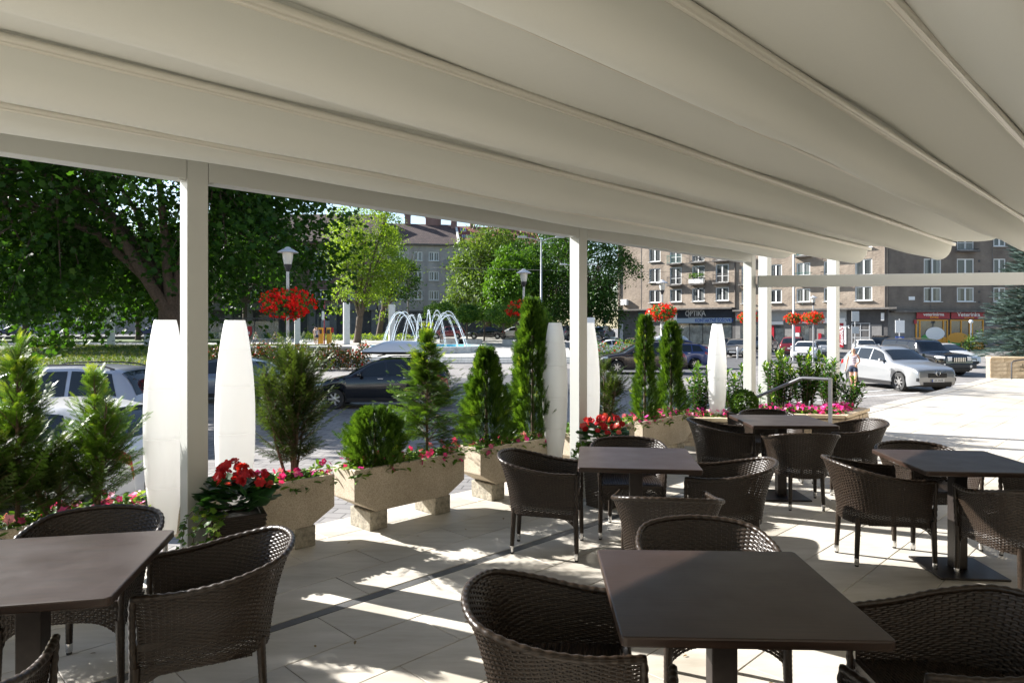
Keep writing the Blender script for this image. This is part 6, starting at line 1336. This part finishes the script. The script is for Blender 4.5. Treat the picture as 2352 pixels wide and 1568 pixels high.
def balcony(parent, a, b, z, h=1.0, col=None, dep=.62, flowers=False):
    m = MB(); m.box(((a+b)/2, -dep/2, z-.09), (b-a+.35, dep, .18)); o = m.build('balcony', M_LEDGE, parent, bevel=.01); r = MB(); x0, x1 = a-.15, b+.15
    for zz in (z+h, z+.08): r.tube([(x0, 0, zz), (x0, -dep+.04, zz), (x1, -dep+.04, zz), (x1, 0, zz)], .022, 5)
    n = int((x1-x0)/.12)
    for i in range(n+1): r.tube([(x0+(x1-x0)*i/n, -dep+.04, z+.08), (x0+(x1-x0)*i/n, -dep+.04, z+h)], .010, 4)
    for x in (x0, x1):
        for q in (.2, .4): r.tube([(x, -q, z+.08), (x, -q, z+h)], .010, 4)
    q = r.build('railing', col or M_LDARK, o); 
    if flowers:
        n = 260; P = np.stack([RNG.uniform(x0, x1, n), RNG.normal(size=n)*.12-dep, z+.75+RNG.random(n)*.55], 1); cloud('balcony_plants', [scatter(*LEAF, P, rdir(n), rdir(n)+[0, -.5, .5], .14+.1*RNG.random(n))], M_IMPL, o)['kind'] = 'stuff'
        f = MB(); f.box(((a+b)/2, -dep-.02, z+.30), (x1-x0, .04, .50)); f.build('balcony_panel', M_WF, o)
class Fac:
    def __init__(s, name, label, A, B, z):
        s.A = Vector((A[0], A[1])); s.d = (Vector((B[0], B[1]))-s.A).normalized(); s.L = (Vector((B[0], B[1]))-s.A).length; s.z = z
        s.t = thing(name, label, 'building', (A[0], A[1], z), math.atan2(s.d.y, s.d.x))
    def S(s, px): k = (px-1176)/1568; return (k*s.A.y-s.A.x)/(s.d.x-k*s.d.y)
    def Z(s, px, py): return EYE+(752-py)/1568*(s.A.y+s.S(px)*s.d.y)-s.z
def board(parent, name, a, b, c, d_, m, y=-.06, th=.08, bevel=0): q = MB(); q.box((0, 0, 0), (b-a, th, d_-c)); return q.build(name, m, parent, loc=((a+b)/2, y, (c+d_)/2), bevel=bevel)
# ---- brown grey block with the optician
F1 = Fac('apartment_block', 'long grey brown apartment block with balconies and a row of shops behind the parked cars', (14.9, 96), (40.2, 73), STREET); t = F1.t; S, Zf = F1.S, F1.Z; TOP = 22.5
SA0, SAB, SB1 = 0., S(1689), F1.L
def rows(pxm, lst): return [(Zf(pxm, b), Zf(pxm, a)) for a, b in lst]
RA = rows(1577, [(663, 693), (612, 645), (562, 596)]); RB = rows(1900, [(660.5, 692.5), (600, 636), (540, 575)])
fA = RA[1][0]-RA[0][0]; fB = RB[1][0]-RB[0][0]
for R_, f in ((RA, fA), (RB, fB)):
    for k in range(2): R_.append((R_[-1][0]+f, R_[-1][1]+f))
ledA, ledB = Zf(1577, 708), Zf(1900, 708.5)
opsA = []; opsB = []; wins = []
for ci, (a, b) in enumerate(((1491, 1517), (1538.5, 1565.5), (1589.5, 1618), (1643.5, 1674))):
    a, b = S(a), S(b)
    for ri, (c, d_) in enumerate(RA):
        door = ci > 0 and ri > 0
        if door: c = c-.42
        opsA.append((a, b, c, d_)); wins.append((a, b, c, d_, 'door' if door else 'double'))
for ci, (a, b) in enumerate(((1703, 1731), (1768, 1796), (1829.5, 1861), (1892, 1923), (1964, 2003.5))):
    a, b = S(a), S(b)
    for ri, (c, d_) in enumerate(RB):
        door = ci in (0, 2, 3) and ri > 0
        if door: c = c-.42
        opsB.append((a, b, c, d_)); wins.append((a, b, c, d_, 'door' if door else 'double'))
facade_wall('wall', M_ST1, t, 0, SAB, ledA, TOP, opsA); facade_wall('wall', M_ST1, t, SAB, SB1, ledB, TOP-.4, opsB, y=.0)
for q in wins: window(t, *q)
for ci in (1, 2, 3):
    a, b = S((0, 1538.5, 1589.5, 1643.5)[ci]), S((0, 1565.5, 1618, 1674)[ci])
    for ri in range(1, 5): balcony(t, a, b, RA[ri][0]-.42, col=mat('green railing', (.03, .15, .12), .5) if (ci, ri) == (1, 2) else (M_DP if ci == 3 else None), flowers=(ci, ri) == (2, 1))
for (a, b, cl) in ((1703, 1731, M_DP), (1829.5, 1861, mat('green railing', (.03, .15, .12), .5)), (1892, 1923, None)):
    for ri in range(1, 5): balcony(t, S(a), S(b), RB[ri][0]-.42, col=cl)
m = MB(); m.box((F1.L/2, 6.2, TOP/2-.3), (F1.L-.1, 12, TOP-.7)); m.build('core', M_ST2, t)
m = MB(); m.box((F1.L/2, 5.8, TOP+.1), (F1.L+.6, 13.2, .35)); m.build('roof', M_LEDGE, t)
m = MB(); m.box((-.02, 6, TOP/2), (.06, 11.9, TOP)); m.build('end_wall', M_ST1, t)
for s in (SAB, SB1-.25, S(1424)):
    m = MB(); m.tube([(s, -.09, 4), (s, -.09, TOP)], .075, 8); m.build('downpipe', M_DP, t, smooth=True)
for px in (1430, 1473): m = MB(); m.box((S(px), -.012, (ledA+TOP)/2), (.07, .02, TOP-ledA)); m.build('wall_joint', M_LEDGE, t)
for i, px in enumerate((1627, 1641)):
    for k in range(8):
        m = MB(); m.box((0, 0, 0), (.2, .03, .2)); m.build('vent_hole', M_GFD, t, loc=(S(px)-1.4, -.01, ledA+1.2+1.3*k))
m = MB(); m.box(((SAB-1.6)/2-.2, -.55, ledA-.1), (SAB+2.0, 1.1, .2)); m.build('canopy', M_LEDGE, t, bevel=.02); m = MB(); m.box(((SAB+SB1)/2+.6, -.55, ledB-.1), (SB1-SAB+1., 1.1, .2)); m.build('canopy', M_LEDGE, t, bevel=.02)
# ground floor, section A
facade_wall('shop_wall', M_GF, t, 0, S(1552), 0, ledA-.2, [], y=.02); z = lambda px, py: Zf(px, py)
m = MB(); m.box(((S(1552)+SAB)/2, .5, (ledA-.2)/2), (SAB-S(1552), .9, ledA-.2)); m.build('shop_wall', M_GFD, t)
o = board(t, 'fascia', S(1552), S(1684), z(1600, 730), ledA-.22, M_FASC); o = board(t, 'shop_sign', S(1583.5), S(1614), z(1600, 729.3), z(1600, 711), M_GFD, y=-.16)
text_mesh('OPTIKA', .95, 'sign_letters', M_WS, o, (0, -.06, 0), depth=.03, bold=.012, sx=.86)
f = MB(); w_ = S(1614)-S(1583.5); hh = z(1600, 711)-z(1600, 729.3)
for (x, zz, dx, dz) in ((0, hh/2, w_, .05), (0, -hh/2, w_, .05), (-w_/2, 0, .05, hh), (w_/2, 0, .05, hh)): f.box((x, -.045, zz), (dx, .02, dz))
f.build('sign_frame', M_WS, o)
o = board(t, 'sign_band', S(1553), S(1681), z(1620, 741.5), z(1620, 730), mat('ice blue band', (.40, .50, .60), .4), y=-.1); text_mesh('KONTAKTNÉ ŠOŠOVKY', .60, 'sign_letters', M_BLUE, o, (S(1648)-S(1617)-.3, -.05, -.02), depth=.02, bold=.01, sx=.80)
for a, b in ((1556, 1583), (1585, 1613), (1615, 1645), (1647, 1680)): o = board(t, 'shop_window', S(a), S(b), .35, z(1620, 743), M_SHOP, y=.03, th=.04)
o = board(t, 'shop_sign', S(1467), S(1507), z(1480, 729.8), z(1480, 717), mat('aqua board', (.10, .34, .42), .5)); text_mesh('jak nový', .55, 'sign_letters', M_SRED, o, (0, -.045, .12), depth=.02, bold=.014)
m = MB(); m.box((0, 0, 0), (1.0, .5, .8)); m.build('air_conditioner', M_WF, t, loc=(S(1437), -.3, ledA+1.0), bevel=.03)
for a, b, c, d_ in ((S(1424), S(1431), .3, 3.0),): board(t, 'poster', a, b, c, d_, M_WS, y=-.02)
# ground floor, section B
m = MB(); m.box(((SAB+SB1)/2, .5, (ledB-.2)/2), (SB1-SAB, .9, ledB-.2)); m.build('shop_wall', M_GF, t)
zb = lambda py: Zf(1850, py)
board(t, 'fascia', S(1690), S(1945), zb(736), ledB-.22, M_LFASC); board(t, 'sign_band', S(1770), S(1800), zb(745), zb(737), M_WS, y=-.1); o = board(t, 'sign_band', S(1808), S(1942), zb(742), zb(731), M_WS, y=-.1)
for a, b in ((1700, 1732), (1736, 1766), (1771, 1800), (1838, 1858), (1893, 1922)): board(t, 'shop_window', S(a), S(b), .4, zb(748), M_SHOP, y=.03, th=.04)
board(t, 'door_recess', S(1859), S(1872), .05, zb(752), M_GFD, y=.03); board(t, 'poster', S(1768), S(1778), .9, zb(747), M_SRED, y=-.03, th=.02)
o = board(t, 'cash_machine', S(1828), S(1836.5), .2, zb(752), M_WS, y=-.05, th=.1); m = MB(); m.box((0, -.07, .9), (.7, .03, .7)); m.build('cash_machine_panel', M_SRED, o)
o = board(t, 'cash_machine', S(1880), S(1887), .1, zb(765), M_SRED, y=-.05, th=.1)
o = board(t, 'poster', S(1924), S(1944), .6, zb(738), M_WS, y=-.05, th=.04); w_ = S(1944)-S(1924); m = MB(); m.box((-.1, -.03, -.28), (w_-.35, .03, 2.7)); m.build('poster_field', M_SRED, o)
text_mesh('expert', .62, 'poster_text', M_WS, o, (-.02, -.055, .68), depth=.012, bold=.012); text_mesh('na', .5, 'poster_text', M_WS, o, (-.2, -.055, .15), depth=.012, bold=.01); text_mesh('hypotéky', .48, 'poster_text', M_WS, o, (w_/2-.42, -.055, -.5), rot=(R(90), R(90), 0), depth=.012, bold=.01)
m = MB(); m.box(((S(1947)+SB1)/2, .0, (ledB-.24)/2), (SB1-S(1947)-.02, .12, ledB-.24)); m.build('entrance_wall', M_GFD, t); board(t, 'entrance_surround', S(1995), S(2026), .02, zb(745), M_GF, y=-.08)
d_ = board(t, 'entrance_door', S(1962), S(1994), .1, zb(745), M_GFD, y=-.09); 
for x in (-.9, -.02, .9): m = MB(); m.box((x, -.06, 0), (.08, .04, 3.0)); m.build('door_frame', M_SB, d_)
for zz in (-.1, .7, 1.45): m = MB(); m.box((0, -.062, zz), (1.9, .036, .08)); m.build('door_frame', M_SB, d_)
board(t, 'lit_sign', S(2026), S(2033), zb(737), zb(721), M_WS, y=-.4, th=.15)
# ---- darker block with the veterinary clinic
F2 = Fac('apartment_block', 'dark grey block with two red shop signs and orange storefront at the right', (40.35, 73.2), (66, 73.2), STREET); t = F2.t; S, Zf = F2.S, F2.Z
R2 = rows(2180, [(660, 693), (592, 632)]) if False else [(Zf(2180, 693), Zf(2180, 660)), (Zf(2180, 631), Zf(2180, 594)), (Zf(2180, 566), Zf(2180, 528)), (Zf(2180, 500), Zf(2180, 462))]
ops = []; wl = []
for ci, (a, b) in enumerate(((2122, 2162), (2198, 2237.5), (2282, 2310), (2370, 2408))):
    for ri, (c, d_) in enumerate(R2):
        door = ci == 1 and ri > 1; c_ = c-.42 if door else c; ops.append((S(a), S(b), c_, d_)); wl.append((S(a), S(b), c_, d_, 'door' if door else 'double'))
led = Zf(2180, 713); facade_wall('wall', M_ST2, t, 0, F2.L, led, TOP, ops)
for q in wl: window(t, *q)
for ri in (2, 3): balcony(t, S(2198), S(2237.5), R2[ri][0]-.42)
m = MB(); m.box((F2.L/2+.1, 6.3, TOP/2-.3), (F2.L-.3, 12, TOP-.7)); m.build('core', M_ST2, t); m = MB(); m.box((F2.L/2, 5.8, TOP+.1), (F2.L+.4, 13, .35)); m.build('roof', M_LEDGE, t)
m = MB(); m.box((F2.L/2+.3, -.4, led-.1), (F2.L, .8, .2)); m.build('canopy', M_LEDGE, t, bevel=.02); m = MB(); m.box((F2.L/2, .4, (led-.2)/2), (F2.L, .7, led-.2)); m.build('shop_wall', M_GF, t)
for px in (2148, 2290): m = MB(); m.box((S(px)-.5, -.012, (led+TOP)/2), (.07, .02, TOP-led)); m.build('wall_joint', M_LEDGE, t)
for k in range(6): m = MB(); m.box((0, 0, 0), (.22, .03, .22)); m.build('vent_hole', M_GFD, t, loc=(S(2249), -.01, led+.9+1.1*k))
o = board(t, 'street_plaque', S(2087), S(2101), Zf(2090, 689), Zf(2090, 681), M_WS, y=-.02, th=.03)
for (a, b, tx, sz, sx_, sub) in ((2102, 2177.5, 'veterinárna', .48, 1.0, 'klinika'), (2181, 2258, 'Veterinka', .62, 1.0, 'veterinárna klinika')):
    o = board(t, 'shop_sign', S(a), S(b), Zf(2180, 732), Zf(2180, 715.5), M_SRED, y=-.25); text_mesh(tx, sz, 'sign_letters', M_WS, o, (.05, -.05, .08 if a < 2150 else .06), depth=.02, bold=.010)
    text_mesh(sub, .36 if a < 2150 else .14, 'sign_letters', mat('sign orange', (.70, .30, .03), .5), o, (.1, -.05, -.22 if a < 2150 else -.27), depth=.02, bold=.006)
M_ORA = mat('orange frame', (.62, .28, .02), .45)
def storefront(a, b, panes, solid):
    w_ = S(b)-S(a); z1 = Zf(2180, 734); o = board(t, 'storefront', S(a), S(b), .12, z1, M_SHOP, y=-.02, th=.04); h = z1-.12; f = MB()
    for zz in (-h/2+.06, h/2-.06): m = MB(); m.box((0, -.05, zz), (w_, .08, .12)); m.build('frame_rail', M_ORA, o)
    for x in [-w_/2+.06, w_/2-.06]+[w_*(p-.5) for p in panes]: m = MB(); m.box((x, -.055, 0), (.12, .09, h-.02)); m.build('frame_upright', M_ORA, o)
    for (u, v, zt) in solid: m = MB(); m.box(((u+v)/2*w_-w_/2, -.03, -h/2+h*zt/2), ((v-u)*w_-.14, .03, h*zt-.1)); m.build('orange_panel', M_ORA, o)
    return o, w_, h
o, w_, h = storefront(2102, 2176, (.13, .86), ((.13, .86, .42), (0, .13, .42), (.86, 1, .42)))
m = MB(); m.lathe([(.01, 0), (1.02, 0), (1.02, .03), (.01, .04)], n=26, axis='y'); q = m.build('tree_cut_out', M_WS, o, loc=(.35, -.07, .10)); q.scale = (1, 1, .68); m = MB(); m.box((.35, -.065, -1.2), (.12, .02, 1.3)); m.build('tree_cut_out', M_WS, o)
m = MB(); m.lathe([(.01, 0), (.85, 0), (.85, .02), (.01, .03)], n=22, axis='y'); q = m.build('tree_cut_out', mat('cut out green', (.05, .25, .05), .5), o, loc=(-.3, -.055, -.45)); q.scale = (1, 1, .6)
o, w_, h = storefront(2181, 2258, (.33, .58, .66), ((.66, 1, .35),))
m = MB(); m.lathe([(.01, 0), (1.1, 0), (1.1, .03), (.01, .04)], n=26, axis='y'); q = m.build('tree_cut_out', M_ORA, o, loc=(-1.0, -.07, -.35)); q.scale = (1, 1, .5); m = MB(); m.lathe([(.01, 0), (.75, 0), (.75, .03), (.01, .04)], n=22, axis='y'); q = m.build('tree_cut_out', mat('cut out green', (.05, .25, .05), .5), o, loc=(-1.35, -.06, -.8)); q.scale = (1, 1, .8)
board(t, 'poster', S(2098), S(2104), Zf(2100, 744), Zf(2100, 734), M_SRED, y=-.1)
t2 = thing('globe_lamp', 'white globe lamp on a thin post in front of the orange storefront', 'lamp', (PX(2230, 70), 70, STREET)); m = MB(); m.tube([(0, 0, 0), (0, 0, 2.9)], .07, 8); m.build('pole', M_WS, t2); m = MB(); m.lathe([(.02, -.22), (.18, -.14), (.23, 0), (.18, .14), (.02, .22)], (0, 0, 3.05), 16); m.build('globe', M_WS, t2, smooth=True)
hedge('small bright shrub in front of the orange storefront', PX(2222, 69.5), 69.5, STREET, 1.2, 1.0, 1.3, 420, M_IMPL, leaf=.16, name='shrub', cat='shrub'); hedge('darker small shrub by the globe lamp', PX(2246, 69.5), 69.5, STREET, 1.6, 1.0, 1.9, 520, M_DTREE, leaf=.18, name='shrub', cat='shrub')
# ---- grey block in the middle and reddish block beside it
def pitched(t, x0, x1, z0, z1, y0, y1, m, name='roof', ov=.5):
    mb = MB(); ym = (y0+y1)/2; a = [(x0, y0-ov, z0), (x1, y0-ov, z0), (x1, ym, z1), (x0, ym, z1), (x0, y1+ov, z0), (x1, y1+ov, z0)]
    th = .25; V = a+[(p[0], p[1], p[2]-th) for p in a]; mb.add(V, [(0, 1, 2, 3), (3, 2, 5, 4), (7, 6, 9, 8), (8, 9, 10, 11), (6, 7, 1, 0), (10, 11, 4, 5)[::-1], (0, 3, 9, 6), (3, 4, 10, 9), (1, 7, 8, 2), (2, 8, 11, 5)]); return mb.build(name, m, t)
def rooftile(name, c0, c1):
    def b(t, p, N, L):
        tc = N('ShaderNodeTexCoord'); br = N('ShaderNodeTexBrick'); br.inputs['Scale'].default_value = 1; br.inputs['Brick Width'].default_value = .32; br.inputs['Row Height'].default_value = .30; br.inputs['Mortar Size'].default_value = .025; br.inputs['Color1'].default_value = (*c0, 1); br.inputs['Color2'].default_value = (*c1, 1); br.inputs['Mortar'].default_value = (*[c*.35 for c in c0], 1)
        mp = N('ShaderNodeMapping'); mp.inputs['Rotation'].default_value = (R(90), 0, 0); L(tc.outputs['Object'], mp.inputs[0]); L(mp.outputs[0], br.inputs[0]); L(br.outputs[0], p.inputs['Base Color']); p.inputs['Roughness'].default_value = .85
        bp = N('ShaderNodeBump'); bp.inputs['Strength'].default_value = .6; bp.inputs['Distance'].default_value = .05; bp.invert = True; L(br.outputs['Fac'], bp.inputs['Height']); L(bp.outputs[0], p.inputs['Normal'])
    return node_mat(name, b)
M_RT1 = rooftile('brown roof tile', (.11, .072, .06), (.075, .05, .045)); M_RT2 = rooftile('red roof tile', (.26, .075, .05), (.19, .055, .04))
GZ = .5
F3 = Fac('apartment_block', 'grey rendered block with brown tiled roof seen behind the fountain', (PX(868, 100), 100), (PX(1240, 104), 104), GZ); t = F3.t; S, Zf = F3.S, F3.Z
RG = [(Zf(960, b), Zf(960, a)) for a, b in ((710-44*1-.0, 687), (622, 645), (577, 600))]; RG = [(Zf(960, 688), Zf(960, 667)), (Zf(960, 644), Zf(960, 623)), (Zf(960, 599), Zf(960, 578))]
ops = []
for (a, b) in ((876, 893), (905, 930), (950, 970), (985, 1008), (1096, 1112), (1150, 1170), (1200, 1222)):
    for c, d_ in RG: ops.append((S(a), S(b), c, d_))
gl = Zf(960, 715); eave = Zf(960, 560); facade_wall('wall', M_ST3, t, 0, F3.L, gl, eave, ops)
for q in ops: window(t, *q, kind='triple' if q[1]-q[0] > 1.45 else 'double')
m = MB(); m.box((F3.L/2, 6.3, eave/2), (F3.L-.1, 12, eave)); m.build('core', M_ST3, t); facade_wall('ground_floor', M_GFD, t, 0, F3.L, 0, gl, [], y=.0); m = MB(); m.box((F3.L/2, -.12, gl), (F3.L+.2, .3, .2)); m.build('string_course', M_LEDGE, t)
for a, b in ((902, 917), (935, 960), (965, 990)): board(t, 'shop_window', S(a), S(b), .5, gl-.5, M_PANE, y=-.03, th=.04); board(t, 'shop_window_rail', S(a), S(b), gl*.55, gl*.55+.18, M_WF, y=-.08, th=.05)
sp = S(1052); ridge = Zf(960, 500)
pitched(t, -.4, sp, eave, ridge, 0, 12.4, M_RT1); pitched(t, sp+.3, F3.L+.4, eave+.1, ridge-.2, 0, 12.4, M_RT2)
m = MB(); m.box((sp+.15, 3.0, (eave+ridge)/2+.2), (.3, 7.2, .3)); q = m.build('roof_parapet', M_WC, t); 
q.rotation_euler = (math.atan2(ridge-eave, 6.7), 0, 0); q.location = (0, 3.0-3.0*math.cos(q.rotation_euler[0])+((eave+ridge)/2+.2)*math.sin(q.rotation_euler[0]), (eave+ridge)/2+.2-3*math.sin(q.rotation_euler[0])-((eave+ridge)/2+.2)*math.cos(q.rotation_euler[0]))
for (px, w_, hh, y) in ((938, .9, 1.5, 6.2), (1000, 2.4, 1.2, 6.2), (1049, .9, 1.6, 5.2), (1095, .8, 1., 6.), (1160, .9, 1.2, 6.)):
    m = MB(); m.box((S(px), y, ridge+hh/2-.6), (w_, .9, hh+.8)); m.build('chimney', M_ST4, t); m = MB(); m.box((S(px), y, ridge+hh-.1), (w_+.2, 1.1, .15)); m.build('chimney_cap', M_LEDGE, t)
sl_ = math.atan2(ridge-eave, 6.7)
for (px, u) in ((1034+25, .35), (1052+22, .35), (1028+30, .75)):
    m = MB(); m.box((0, 0, 0), (.85, 1.3, .12)); q = m.build('skylight', M_WF, t); q.location = (S(px)+.8, 6.2*u, eave+.1+(ridge-eave-.3)*u+.12); q.rotation_euler = (sl_, 0, 0); m = MB(); m.box((0, 0, .07), (.7, 1.1, .03)); m.build('pane', M_PANE, q)
m = MB(); m.box((F3.L/2, -.3, eave-.12), (F3.L+.6, .7, .2)); m.build('eaves', M_LEDGE, t)
b0_ = S(1018); m = MB(); m.box((b0_+.9, -.35, RG[2][0]-.9), (1.9, .7, .15)); o = m.build('balcony', M_LEDGE, t); r = MB()
for k in range(14): r.tube([(b0_+.14*k, -.66, RG[2][0]-.85), (b0_+.14*k, -.66, RG[2][0]+.1)], .014, 4)
r.tube([(b0_, -.66, RG[2][0]+.1), (b0_+1.85, -.66, RG[2][0]+.1)], .025, 5); r.build('railing', M_LDARK, o)
F4 = Fac('apartment_block', 'brick red block with dark shop fronts behind the yellow ticket machines', (PX(420, 99), 99), (PX(866, 99.6), 99.6), GZ); t = F4.t; S, Zf = F4.S, F4.Z
gl = Zf(740, 698); ops = []
for (a, b) in ((440, 475), (510, 545), (575, 610), (640, 672), (711, 762), (800, 830)):
    for c, d_ in ((Zf(740, 687), Zf(740, 665)), (Zf(740, 643), Zf(740, 621)), (Zf(740, 598), Zf(740, 576))): ops.append((S(a), S(b), c, d_))
eave = Zf(740, 555); facade_wall('wall', M_ST4, t, 0, F4.L, gl, eave, ops)
for q in ops: window(t, *q, kind='triple' if q[1]-q[0] > 2 else 'double')
m = MB(); m.box((F4.L/2, 6.3, eave/2), (F4.L-.1, 12, eave)); m.build('core', M_ST4, t); pitched(t, -.4, F4.L+.2, eave, eave+5, 0, 12.4, M_RT1)
m = MB(); m.box((F4.L/2, -.35, gl-.45), (F4.L, .8, .9)); m.build('cornice', M_GF, t)
for k in range(10): x = S(430)+(S(862)-S(430))*k/9; m = MB(); m.box((x, -.15, (gl-.9)/2), (1.0, .5, gl-.9)); m.build('pier', M_GF, t)
facade_wall('shop_wall', M_GFD, t, 0, F4.L, 0, gl-.9, [], y=.05)
z0 = Zf(740, 766); z1 = Zf(740, 722); o = board(t, 'shop_door', S(704), S(735), .1, z1, M_PANE, y=.0, th=.05)
for x in (-.95, 0, .95): m = MB(); m.box((x, -.04, 0), (.1, .06, z1-.2)); m.build('door_frame', M_LDARK, o)
o = board(t, 'shop_window', S(737), S(763), Zf(740, 752), z1, M_LFASC, y=.0, th=.05); text_mesh('polotovary', .5, 'sign_letters', M_BLACKP, o, (-.05, -.04, .25), depth=.02, bold=.014, sx=.78)
for (a, b) in ((595, 616), (620, 640), (655, 668)): board(t, 'shop_window', S(a), S(b), .5, z1, M_PANE, y=.0, th=.05)
# far backdrop rows beyond the park, left
F5 = Fac('apartment_block', 'long pale block beyond the park road at the far left', (-112, 128), (-44, 132), .5); t = F5.t
ops = [(3+4.2*k, 4.6+4.2*k, 4.2+3*r_, 5.7+3*r_) for k in range(15) for r_ in range(3)]; facade_wall('wall', M_ST3, t, 0, F5.L, 0, 14, ops)
for q in ops: window(t, *q)
m = MB(); m.box((F5.L/2, 6.3, 7), (F5.L-.1, 12, 14)); m.build('core', M_ST3, t); pitched(t, -.4, F5.L+.4, 14, 19, 0, 12.4, M_RT2)
